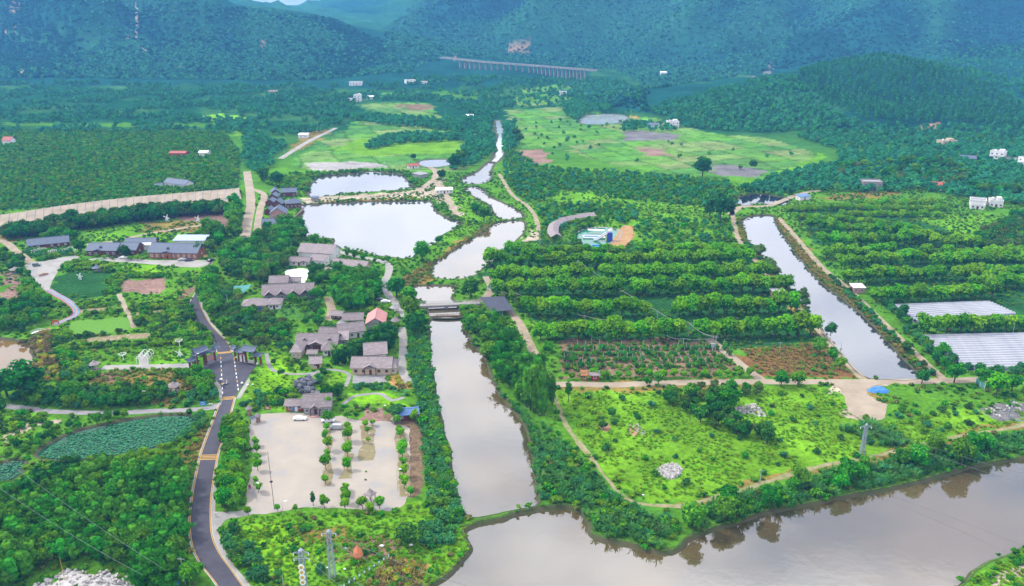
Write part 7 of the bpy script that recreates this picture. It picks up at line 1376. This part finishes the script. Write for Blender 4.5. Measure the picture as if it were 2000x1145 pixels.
zone('broadleaf_tree', [(-30,490),(45,495),(70,540),(50,560),(10,520),(-30,520)], 5, .6, .9, 'tree beside the thatched hut at the left', 'trees left of the plaza', ['broadleaf_tree', 'dark_tree', 'shrub']); zone('lime_shrub', [(25,490),(75,490),(150,495),(150,508),(90,508),(60,520)], 3, .9, 1.7, 'leafy bush under the white trellises', 'bushes under the trellises', ['lime_shrub', 'shrub', 'teal_shrub'])
zone('citrus_tree', [(80,462),(130,455),(155,460),(150,472),(95,474)], 4.5, .8, 1.2, 'bright tree behind the long low house', 'trees behind the long low house', ['citrus_tree', 'broadleaf_tree'])
zone('lime_shrub', [(120,520),(165,512),(230,522),(240,534),(200,533),(130,531)], 2.6, 1, 1.7, 'lime bush along the top of the dark crop', 'lime bushes round the dark crop', ['lime_shrub', 'shrub', 'banana_plant']); zone('shrub', [(205,575),(215,540),(240,535),(330,538),(335,545),(245,545),(236,574)], 2.8, .9, 1.7, 'bush at the edge of the bare brown plot', 'bushes round the bare brown plot', ['shrub', 'lime_shrub'])
zone('broadleaf_tree', [(340,560),(372,530),(380,535),(366,575),(355,600),(335,590),(320,590)], 3.2, .3, .5, 'hedge bush beside the upper road', 'hedge along the upper road', ['broadleaf_tree', 'lime_shrub', 'shrub'])
for px, s0, s1, lb in (([(130,598),(215,588),(215,600),(130,606)], .9, 1.3, 'hedge bush in the first garden row below the dark crop'), ([(135,612),(235,602),(240,612),(135,620)], .9, 1.4, 'hedge bush in the second garden row below the dark crop'), ([(140,655),(240,648),(245,658),(140,664)], .9, 1.5, 'hedge bush in front of the bright salad bed'), ([(125,676),(290,668),(290,676),(125,684)], .8, 1.3, 'low bush behind the white sculptures'), ([(290,650),(400,630),(420,668),(380,690),(360,672),(300,680)], 1.1, 2.0, 'bushy shrub left of the upper road'), ([(250,600),(380,590),(400,625),(330,645),(260,640)], .9, 1.8, 'shrub in the tangled garden left of the upper road'), ([(104,650),(135,645),(150,700),(120,720),(104,700)], 1.2, 1.9, 'shrub in the hedge right of the brown pond')):
    zone('shrub', px, 2.7, s0, s1, lb, 'hedge bushes in the left garden', ['shrub', 'lime_shrub', 'lime_shrub', 'dark_shrub'], pad=.3, drop=.1)
zone('dry_shrub', [(62,660),(105,645),(118,700),(120,742),(70,748),(64,705)], 3.2, .9, 1.6, 'brown and pink bush beside the brown pond', 'dry bushes by the brown pond', ['dry_shrub', 'gold_shrub', 'dry_shrub']); at('dry_shrub', 42, 672, 18, 'large grey-green bush at the pond tip', 'dry bushes by the brown pond')
zone('teal_tree', [(330,735),(400,730),(412,745),(425,775),(418,785),(380,770),(350,740)], 3.2, .5, .9, 'leafy shrub tree left of the forecourt', 'trees left of the forecourt', ['teal_tree', 'broadleaf_tree', 'shrub']); at('dark_tree', 312, 765, 13, 'clipped square-topped tree on the dry lawn'); zone('shrub', [(120,716),(180,708),(195,735),(150,755),(115,740)], 3, .9, 1.8, 'shrub round the cream hut', 'shrubs round the cream hut', ['shrub', 'teal_shrub', 'lime_shrub']); zone('lime_shrub', [(195,728),(380,722),(385,728),(195,735)], 3, .6, 1.0, 'low hedge bush in front of the garden path', 'low hedge of the garden path')
zone('teal_shrub', [(335,772),(385,765),(400,785),(330,792)], 3, .8, 1.4, 'grey-green bush beside the blue sign', 'bushes by the blue sign', ['teal_shrub', 'lime_shrub']); zone('teal_shrub', [(340,830),(395,800),(405,812),(385,845),(355,862)], 2.4, .9, 1.5, 'tall reedy bush at the end of the lotus pond', 'reedy bushes by the lotus pond', ['teal_shrub', 'lime_shrub']); zone('lime_shrub', [(180,905),(250,890),(340,868),(380,850),(390,868),(340,890),(250,905)], 2.6, .7, 1.2, 'lime bush on the near bank of the lotus pond', 'lime bushes by the lotus pond'); zone('shrub', [(-20,818),(60,812),(100,808),(60,842),(-20,850)], 3.2, .7, 1.5, 'bush on the grass slope left of the lotus pond', 'bushes left of the lotus pond', ['shrub', 'dark_shrub', 'lime_shrub'], drop=.2)
# rows below the embankment
zone('dark_tree', [(0,462),(60,452),(150,440),(235,425),(300,420),(380,412),(445,408),(448,418),(380,424),(300,433),(230,442),(120,456),(20,472)], 4.6, 1.15, 1.75, 'dark tree in the row below the striped embankment', 'dark trees below the embankment', ['dark_tree', 'olive_tree', 'dark_tree']); zone('broadleaf_tree', [(385,470),(400,450),(440,450),(430,480),(420,500),(395,480)], 5, .9, 1.3, 'tree at the right end of the largest hall', 'trees right of the largest hall', ['broadleaf_tree', 'dark_tree', 'citrus_tree']); at('dark_tree', 388, 500, 13, 'very dark tree at the corner of the largest hall'); zone('shrub', [(450,405),(468,400),(470,465),(452,470)], 4, 1, 1.8, 'shrub left of the sandy road', 'shrubs along the sandy road', ['shrub', 'broadleaf_tree'])
for px, py, r in ((189,503,7),(204,505,7),(220,507,6),(255,508,8),(269,508,9)): at('citrus_tree', px, py, r, 'clipped ball tree in the hall yard', 'ball trees in the hall yard')
at('dark_tree', 245, 505, 13, 'dark round tree before the link hall'); at('dark_tree', 158, 495, 12, 'dark round tree right of the trellis garden'); at('broadleaf_tree', 410, 462, 18, 'large tree above the largest hall'); zone('broadleaf_tree', [(230,472),(300,462),(340,466),(335,476),(240,484)], 6, .3, .6, 'small tree on the lawn behind the halls', 'small trees behind the halls', ['broadleaf_tree', 'shrub', 'cypress'], drop=.5)
# village trees
VT = {'broadleaf_tree': 'leafy village tree', 'dark_tree': 'dark village tree', 'teal_tree': 'grey-green village tree', 'bamboo_clump': 'village bamboo clump', 'olive_tree': 'olive-toned village tree', 'shrub': 'village shrub'}
VK = ['broadleaf_tree', 'dark_tree', 'teal_tree', 'bamboo_clump', 'olive_tree']
zone('', [(430,500),(470,490),(510,475),(560,470),(585,478),(575,500),(560,530),(528,548),(505,560),(470,545),(440,540)], 5.2, .9, 1.35, VT, 'trees of the upper village', VK); zone('', [(515,450),(560,440),(590,452),(600,470),(560,472),(520,465)], 5, .8, 1.2, VT, 'trees of the upper village', ['broadleaf_tree', 'dark_tree', 'bamboo_clump'])
zone('bamboo_clump', [(650,545),(700,540),(742,548),(740,580),(720,604),(680,612),(655,595)], 4.6, .95, 1.35, 'tall bamboo in the grove above the pink roof', 'bamboo grove above the pink roof', ['bamboo_clump', 'bamboo_clump', 'broadleaf_tree']); zone('dark_bamboo', [(655,712),(690,690),(715,676),(742,664),(770,655),(776,680),(760,690),(715,700),(685,716),(660,728)], 4, .85, 1.15, 'dark bamboo in the grove behind the cream house', 'dark bamboo grove behind the cream house', ['dark_bamboo', 'dark_bamboo', 'bamboo_clump'], pad=.2)
zone('', [(415,575),(470,575),(475,610),(520,612),(550,640),(575,655),(572,685),(545,690),(500,690),(470,672),(430,630)], 4.6, .7, 1.15, VT, 'trees of the lower village', ['broadleaf_tree', 'teal_tree', 'olive_tree', 'shrub', 'shrub', 'olive_tree']); zone('shrub', [(392,575),(412,540),(430,560),(425,610),(445,650),(470,688),(462,690),(430,645),(402,605)], 2.8, .9, 1.6, 'bright hedge shrub on the village side of the upper road', 'hedge shrubs of the upper road', ['shrub', 'lime_shrub', 'broadleaf_tree'])
zone('', [(575,598),(640,560),(645,600),(625,640),(665,640),(660,655),(620,655),(600,640)], 4.8, .5, .9, VT, 'trees of the lower village', ['broadleaf_tree', 'teal_tree', 'shrub', 'olive_tree']); zone('lime_shrub', [(700,612),(780,596),(785,615),(775,650),(755,640),(755,615),(705,612)], 3.2, .9, 1.6, 'lime bush round the pink roof', 'lime bushes round the pink roof', ['lime_shrub', 'shrub', 'lime_shrub'])
zone('', [(600,540),(612,520),(640,540),(690,540),(650,556),(615,560)], 5, .6, .95, VT, 'trees of the upper village', ['broadleaf_tree', 'dark_tree']); zone('shrub', [(480,775),(560,760),(580,775),(560,800),(500,805),(465,800)], 3.0, .8, 1.5, 'shrub between lawn and parking lot', 'shrubs behind the parking lot', ['shrub', 'dark_shrub', 'teal_shrub', 'lime_shrub'], drop=.2); zone('dark_tree', [(625,765),(660,760),(665,785),(640,792)], 4, .6, .9, 'dark tree right of the grey rockery', 'trees by the rockery')
zone('teal_shrub', [(590,745),(625,740),(620,770),(575,775)], 3, .8, 1.3, 'grey-green bush round the rockery', 'bushes round the rockery', ['teal_shrub', 'dark_shrub']); zone('teal_shrub', [(690,752),(762,752),(765,762),(690,764)], 2.6, .6, .9, 'low grey-green hedge bush below the terrace', 'hedge below the terrace'); zone('gold_shrub', [(765,735),(800,738),(800,756),(770,757)], 2.2, .9, 1.3, 'golden shrub beside the cream house', 'golden shrubs'); zone('gold_shrub', [(955,640),(985,648),(980,668),(960,662)], 3, .8, 1.2, 'golden shrub on the right river bank', 'golden shrubs')
zone('dark_shrub', [(690,798),(800,794),(830,790),(830,797),(690,803)], 2.4, .6, .9, 'small hedge bush behind the lot fence line', 'hedge bushes behind the lot', ['dark_shrub', 'lime_shrub']); zone('shrub', [(560,690),(580,690),(600,735),(640,720),(640,735),(600,748),(560,720)], 3, .5, 1.0, 'small lawn shrub in the village garden', 'lawn shrubs', ['shrub', 'lime_shrub', 'dark_shrub'], drop=.45)
for px, py, r in ((550, 735, 8), (632, 735, 9), (535, 712, 6)): at('dark_tree', px, py, r, 'clipped ball tree in the village lawn', 'ball trees in the lawn', .7)
for px, py, r, kd, lb in ((678,500,10,'bamboo_clump','left of two bamboo clumps on the pond shore'), (692,504,10,'bamboo_clump','right of two bamboo clumps on the pond shore'), (617,480,13,'bamboo_clump','bamboo behind the largest village roof'), (632,484,12,'bamboo_clump','second bamboo behind the largest village roof'), (710,510,8,'broadleaf_tree','small shore tree right of the pond bamboo'), (748,513,5,'broadleaf_tree','thin palm-like tree on the pond shore'), (732,512,4,'broadleaf_tree','tiny tree on the pond shore'), (757,512,6,'broadleaf_tree','last small tree on the pond shore'), (825,512,18,'broadleaf_tree','large round tree between pond and river bend'), (857,478,9,'broadleaf_tree','narrow tree on the pond tip'), (775,582,22,'dark_tree','big dark tree at the village end of the weir'), (800,590,16,'broadleaf_tree','tree behind the footbridge on the village bank'), (812,655,27,'dark_tree','largest dark tree at the left end of the footbridge'), (800,625,22,'broadleaf_tree','bright tree above the footbridge end'), (920,582,20,'dark_tree','dark round tree at the right end of the footbridge'), (790,545,10,'broadleaf_tree','small tree on the dry bank above the weir'), (570,590,9,'broadleaf_tree','tree before the zigzag house'), (620,585,11,'broadleaf_tree','tree at the right end of the zigzag house'), (610,622,11,'citrus_tree','lime ball tree by the small lotus pool'), (615,610,9,'dark_tree','dark tree by the small lotus pool'), (1406,436,19,'tall_tree','tallest dark tree at the top of the canal track'), (1385,430,13,'tall_tree','tall dark tree left of the tallest one'), (1425,428,13,'tall_tree','tall dark tree right of the tallest one'), (1400,418,12,'tall_tree','tall dark tree behind the tallest one'), (1372,346,19,'dark_tree','dark round tree alone in the far field'), (1470,330,9,'dark_tree','small round tree beside the dark ploughed plot'), (808,312,6,'dark_tree','lone tree left of the small white pond'), (862,352,10,'dark_tree','round tree at the dyke fork'), (888,330,14,'dark_tree','large tree right of the small white pond'), (900,320,12,'dark_tree','second tree right of the small white pond'), (905,310,10,'dark_tree','third tree right of the small white pond'), (542,362,14,'dark_tree','dark tree at the head of the sandy road'), (515,355,14,'dark_tree','second dark tree at the head of the sandy road'), (945,432,14,'broadleaf_tree','bushy tree on the bank left of the river bend'), (930,420,11,'dark_tree','tree beside the river pole'), (1014,280,10,'dark_tree','tree on the far stream bank'), (1008,270,10,'dark_tree','second tree on the far stream bank')):
    at(kd, px, py, r, lb)
zone('broadleaf_tree', [(555,445),(592,430),(598,445),(600,462),(560,462)], 5, .7, 1.0, 'shore tree below the lakeside houses', 'shore trees by the lakeside houses', ['broadleaf_tree', 'bamboo_clump', 'teal_tree']); zone('shrub', [(500,352),(560,345),(605,352),(600,375),(580,370),(540,368)], 4, 1, 1.9, 'bright shrub behind the lakeside houses', 'shrubs by the upper pond', ['lime_shrub', 'shrub']); zone('shrub', [(560,340),(620,338),(700,333),(800,335),(815,350),(825,368),(812,366),(795,342),(740,336),(640,343),(600,350)], 4, .8, 1.6, 'shrub on the far shore of the upper pond', 'shrubs by the upper pond', ['lime_shrub', 'shrub']); zone('shrub', [(640,394),(700,391),(830,389),(835,394),(700,397),(640,399)], 3.6, .8, 1.3, 'shrub on the dyke between the ponds', 'dyke shrubs', ['shrub', 'lime_shrub', 'gold_shrub']); zone('shrub', [(848,405),(870,400),(905,430),(895,445),(870,425)], 3.4, .8, 1.5, 'shrub on the right shore of the large pond', 'shrubs between pond and river', ['lime_shrub', 'shrub'])
zone('shrub', [(870,520),(800,545),(795,560),(850,535),(900,500),(960,455),(955,450)], 5, .6, 1.1, 'dry-toned shrub on the pond spit', 'shrubs on the pond spit', ['shrub', 'gold_shrub', 'dark_shrub'], drop=.4)
# river banks
RB = {'shrub': 'leafy river bank shrub', 'teal_shrub': 'grey-green river bank shrub', 'dark_shrub': 'dark river bank shrub', 'lime_shrub': 'lime river bank shrub', 'broadleaf_tree': 'leafy river bank tree', 'dark_tree': 'dark river bank tree', 'bamboo_clump': 'river bank bamboo'}
zone('', [(800,660),(836,655),(840,715),(848,760),(860,840),(878,910),(894,980),(905,1020),(880,1030),(852,1010),(838,950),(832,880),(818,800),(806,750),(800,700)], 2.7, .8, 1.5, RB, 'shrubs on the left river bank', ['teal_shrub', 'shrub', 'teal_shrub', 'lime_shrub'], pad=.2)
zone('', [(908,648),(950,632),(990,650),(1020,690),(1048,740),(1070,790),(1060,812),(1030,815),(1000,780),(970,735),(945,690),(925,668)], 5.0, .85, 1.25, RB, 'trees on the right river bank', ['dark_tree', 'broadleaf_tree', 'bamboo_clump']); zone('', [(885,600),(930,600),(960,640),(930,650),(905,640)], 3.4, .9, 1.5, RB, 'shrubs on the right river bank', ['lime_shrub', 'shrub'])
for px, py, r in ((1045, 806, 26), (1060, 812, 24), (1078, 790, 15), (1030, 795, 22), (1050, 790, 26)): at('plume_bamboo', px, py, r, 'towering bamboo plume on the right river bank', 'towering bamboo plumes', 1.75)
zone('', [(1030,825),(1075,835),(1105,865),(1140,905),(1180,955),(1240,998),(1310,1015),(1335,1040),(1290,1072),(1230,1058),(1180,1050),(1155,1015),(1120,988),(1060,985),(1050,900)], 3.1, .65, 1.25, RB, 'shrubs on the river point', ['shrub', 'lime_shrub', 'dark_shrub', 'shrub', 'teal_shrub'], pad=.3, drop=.12)
zone('', [(1340,1010),(1500,962),(1700,912),(1900,872),(2040,842),(2040,875),(1900,904),(1750,944),(1600,974),(1430,1020),(1350,1040)], 3.3, .7, 1.35, RB, 'shrubs on the meadow bank of the wide river', ['shrub', 'dark_shrub', 'teal_shrub', 'shrub', 'broadleaf_tree'], pad=.3, drop=.15)
zone('', [(2010,1075),(1950,1105),(1900,1135),(1890,1150),(1960,1120),(2020,1095)], 2.4, .5, .8, RB, 'shrubs on the near right bank', ['lime_shrub', 'shrub']); zone('', [(2020,1130),(2000,1145),(1970,1170),(2040,1170)], 2.4, .6, 1.0, RB, 'shrubs on the near right bank', ['shrub', 'dark_shrub'])
# park below the lot
at('dark_tree', 797, 1062, 26, 'large dark bush in the park below the lot', None, .75); zone('teal_shrub', [(825,1030),(870,1030),(885,1060),(850,1075),(825,1060)], 2.6, 1.0, 1.5, 'grey-green bush right of the large dark bush', 'bushes below the lot'); zone('shrub', [(440,1040),(470,1040),(500,1080),(520,1130),(540,1180),(480,1180),(450,1100)], 2.6, .9, 1.7, 'shrub between the road bend and the park grass', 'shrubs at the road bend', ['shrub', 'dark_shrub', 'teal_shrub']); zone('dark_shrub', [(560,1005),(700,1000),(760,1000),(760,1012),(560,1016)], 2.6, .5, .9, 'low bush along the lower lot edge', 'bushes along the lower lot edge', ['dark_shrub', 'shrub', 'dry_shrub'], drop=.3); zone('shrub', [(500,1030),(760,1020),(760,1090),(520,1110)], 7, .4, .9, 'small bush in the park grass', 'bushes in the park grass', ['shrub', 'lime_shrub', 'dark_shrub'], drop=.3); zone('gold_shrub', [(720,1150),(762,1098),(820,1105),(800,1170)], 2.4, .6, 1.1, 'golden bush beside the flag row', 'golden bushes by the flags', ['gold_shrub', 'dry_shrub', 'gold_shrub']); at('dry_shrub', 655, 1078, 12, 'purple-brown bush behind the plain pylon'); at('dry_shrub', 700, 1108, 10, 'brown bush below the orange balloon')
for px, py, r in ((628, 1122, 14), (515, 1132, 16), (545, 1128, 12), (505, 1105, 14)): at('teal_tree', px, py, r, 'leafy young tree in the park grass', 'young trees in the park')
# meadow
MT = {'dark_tree': 'dark meadow tree', 'olive_tree': 'dull olive meadow tree', 'broadleaf_tree': 'bright meadow tree', 'dark_shrub': 'dark meadow bush', 'shrub': 'green meadow bush', 'teal_shrub': 'silvery meadow grass clump'}
zone('', [(1300,785),(1380,772),(1455,788),(1470,812),(1455,830),(1525,858),(1490,872),(1410,850),(1350,825)], 4.6, .6, .95, MT, 'dark trees in the meadow', ['dark_tree', 'olive_tree', 'dark_tree']); at('broadleaf_tree', 1422, 800, 24, 'largest bright tree at the top of the meadow'); zone('', [(1290,765),(1480,758),(1490,778),(1300,780)], 4, .5, .8, MT, 'trees at the top of the meadow', ['olive_tree', 'broadleaf_tree']); zone('', [(1100,770),(1290,765),(1590,765),(1640,800),(1680,880),(1500,925),(1340,965),(1260,960),(1190,915),(1120,835)], 9, .55, 1.1, MT, 'bushes in the meadow', ['dark_shrub', 'shrub', 'teal_shrub'], drop=.3); zone('', [(1730,800),(1900,790),(1960,800),(1940,830),(1830,855),(1740,865)], 5, .7, 1.3, MT, 'bushes in the right meadow', ['dark_shrub', 'shrub', 'teal_shrub', 'shrub'], drop=.2)
zone('banana_plant', [(1105,770),(1190,765),(1210,850),(1180,890),(1130,850)], 4.4, .7, 1.1, 'banana plant in the left of the meadow', 'banana plants', drop=.35, jit=.5); for_ = [(1830,848,14),(1687,828,12),(1718,832,8),(1700,868,16)]
for px, py, r in for_: at('teal_shrub', px, py, r, 'silvery grass clump in the right meadow', 'silvery grass clumps')
for px, py, r, kd, lb in ((1863,748,20,'broadleaf_tree','large round tree at the junction of lane and canal track'), (1918,752,18,'broadleaf_tree','round tree behind the green fence panel'), (1945,772,24,'orchard_tree','biggest round tree at the right end of the sandy lane'), (1975,765,20,'broadleaf_tree','dark round tree at the right edge by the lane'), (1800,750,15,'dark_tree','dark bush tree at the foot of the canal'), (1622,655,16,'teal_tree','thin leaning tree over the canal bank'), (1628,690,9,'teal_tree','small tree on the canal bank'), (1600,692,15,'broadleaf_tree','tree at the upper corner of the brown row field'), (1625,705,11,'broadleaf_tree','second tree at the canal corner of the brown field'), (1640,722,13,'broadleaf_tree','third tree at the canal corner of the brown field'), (1525,755,16,'broadleaf_tree','bright tree left of the sandy clearing lane'), (1558,755,17,'orchard_tree','bright tree right of the one by the clearing lane'), (1050,745,12,'dark_tree','dark tree beside the orchard track'), (1110,785,10,'cypress','dark column tree below the red huts'), (1178,838,10,'dark_tree','small dark tree in the left meadow'), (1195,815,10,'dark_tree','second small dark tree in the left meadow'), (1245,823,8,'dark_tree','dark ball bush in the middle of the meadow'), (1265,755,10,'broadleaf_tree','small tree standing on the sandy lane edge'), (1285,752,12,'broadleaf_tree','taller small tree on the sandy lane edge'), (1072,690,13,'orchard_tree','lime ball tree at the corner of the sapling plot'), (1770,690,12,'dark_tree','dark tree at the tip of the canal bank bushes')):
    at(kd, px, py, r, lb)
zone('shrub', [(1600,520),(1612,520),(1662,570),(1722,625),(1790,690),(1825,735),(1812,735),(1760,685),(1700,625),(1640,565)], 3, .8, 1.4, 'dark green bush on the greenhouse bank of the canal', 'bushes on the canal bank', ['shrub', 'teal_shrub', 'dark_shrub'], pad=.1, drop=.15); zone('dark_tree', [(1735,600),(1770,620),(1785,650),(1840,690),(1870,720),(1850,730),(1810,690),(1750,640)], 4.2, .7, 1.0, 'dark tree between canal track and plastic tunnels', 'trees beside the tunnels', ['dark_tree', 'broadleaf_tree', 'teal_tree']); zone('shrub', [(1440,470),(1470,480),(1540,560),(1600,620),(1590,635),(1520,560)], 4.2, .8, 1.5, 'bush on the orchard bank of the canal', 'bushes on the canal bank', ['shrub', 'teal_shrub', 'olive_tree']); zone('teal_tree', [(1890,728),(2040,722),(2040,734),(1890,738)], 4, .6, .85, 'grey-green tree in front of the plastic tunnels', 'trees in front of the tunnels', ['teal_tree', 'dark_tree'])
zone('dark_tree', [(1880,490),(1925,458),(2000,425),(2060,420),(2060,492),(1960,496)], 5, 1.0, 1.5, 'dark tree in the wood at the right edge', 'dark wood at the right edge', ['dark_tree', 'olive_tree']); zone('broadleaf_tree', [(1640,330),(1800,318),(1880,330),(1900,372),(1800,362),(1740,365),(1640,350)], 9, 1.1, 1.6, 'woodland tree near the brick house', 'woodland trees near the right houses', ['broadleaf_tree', 'dark_tree', 'olive_tree', 'citrus_tree'], drop=.2); zone('broadleaf_tree', [(1890,370),(2000,372),(2000,385),(1890,384)], 6, 1.0, 1.4, 'tree behind the white cube house', 'trees behind the white houses', ['broadleaf_tree', 'dark_tree'])
zone('broadleaf_tree', [(1140,445),(1150,435),(1215,440),(1235,470),(1215,440),(1180,438)], 5, .5, .8, 'tree behind the green pool', 'trees round the green pool'); zone('dark_shrub', [(1115,478),(1122,450),(1150,438),(1160,440),(1130,455),(1135,488)], 3, 1, 1.5, 'hedge bush round the left of the green pool', 'hedge round the green pool', ['dark_shrub', 'shrub'], pad=.1); at('orchard_tree', 1188, 492, 9, 'small bright tree in front of the blue basin'); zone('broadleaf_tree', [(950,560),(985,545),(1010,590),(1030,620),(1010,620),(975,585)], 5, .6, .9, 'bushy tree along the orchard track top', 'trees along the orchard track', ['broadleaf_tree', 'olive_tree'])
# ================================================================ LABELS of the single plants
LMK = [(o['label'], o.location.copy()) for o in COL.objects if o.parent is None and 'category' in o and o.get('kind') is None and 'label' in o]
plant_all()
def short(l):
    for s_ in (' with ', ', ', ' carrying ', ' standing ', ' and '):
        if s_ in l and len(l.split(s_)[0].split()) >= 3: l = l.split(s_)[0]
    w = l.split(); return ' '.join(w[:7]) if len(w) > 7 else l
cnt = {}
for l, _ in LMK: cnt[short(l)] = cnt.get(short(l), 0) + 1
BADW = ('from the', 'dash', 'wire', 'cable', 'flag', 'tunnel', 'pipe', 'photo', 'person', 'rider', 'scooter', 'bar across', 'white bag', 'third', 'second', 'stone')
STOP = ('the', 'of', 'at', 'a', 'with', 'beside', 'in', 'before', 'to', 'by', 'and', 'above', 'below', 'behind', 'two', 'its', 'left', 'right', 'front')
LMK = [(short(l), p) for l, p in LMK if cnt[short(l)] == 1 and not any(b in l for b in BADW) and short(l).split()[-1] not in STOP]
lmx = np.array([[p.x, p.y] for _, p in LMK]); byk = {}
for d in REG:
    if 'o' in d and not d['label']: byk.setdefault(d['phrase'], []).append(d)
cells = {}
for ph, rs in byk.items():
    if len(rs) == 1 and len(ph.split()) >= 4: rs[0]['label'] = ph; continue
    for r in rs:
        e = np.hypot(lmx[:, 0] - r['x'], lmx[:, 1] - r['y']); i = int(e.argmin()); dx, dy = r['x'] - lmx[i, 0], r['y'] - lmx[i, 1]
        q = 'beyond' if dy > abs(dx) else 'in front of' if -dy > abs(dx) else 'left of' if dx < 0 else 'right of'
        w = ph if len(ph.split()) + len(q.split()) + len(LMK[i][0].split()) + 5 <= 16 else r['kind'].replace('_', ' ')
        cells.setdefault((w, i, q), []).append((e[i], r))
for (w, i, q), lst in cells.items():
    lst.sort(key=lambda t_: t_[0])
    for k, (_, r) in enumerate(lst):
        r['label'] = f'{w}, {"nearest" if k == 0 else NTH(k) + " nearest"} of those {q} the {LMK[i][0]}' if len(lst) > 1 else f'{w} {q} the {LMK[i][0]}'
for d in REG:
    if 'o' in d: d['o']['label'] = ' '.join(d['label'].split()[:16])
for o in COL.objects:
    if o.parent is None and 'label' in o: o['label'] = o['label'].replace('the the ', 'the ')
# ================================================================ HAZE
hm_ = bpy.data.materials.new('haze_air'); t = nt(hm_); N = t.nodes
ho = N.new('ShaderNodeOutputMaterial'); hv = N.new('ShaderNodeVolumePrincipled'); t.links.new(hv.outputs[0], ho.inputs['Volume'])
hv.inputs['Color'].default_value = (.16, .46, 1.0, 1); hv.inputs['Density'].default_value = 1.0e-4; hv.inputs['Anisotropy'].default_value = .0
top = max(float(Z.max()), H) + 25
hb = MB().box(-8300, 8300, -400, 10900, -6, top)
tag(hb.obj('haze', hm_), 'pale blue haze filling the valley air', 'haze', kind='stuff')
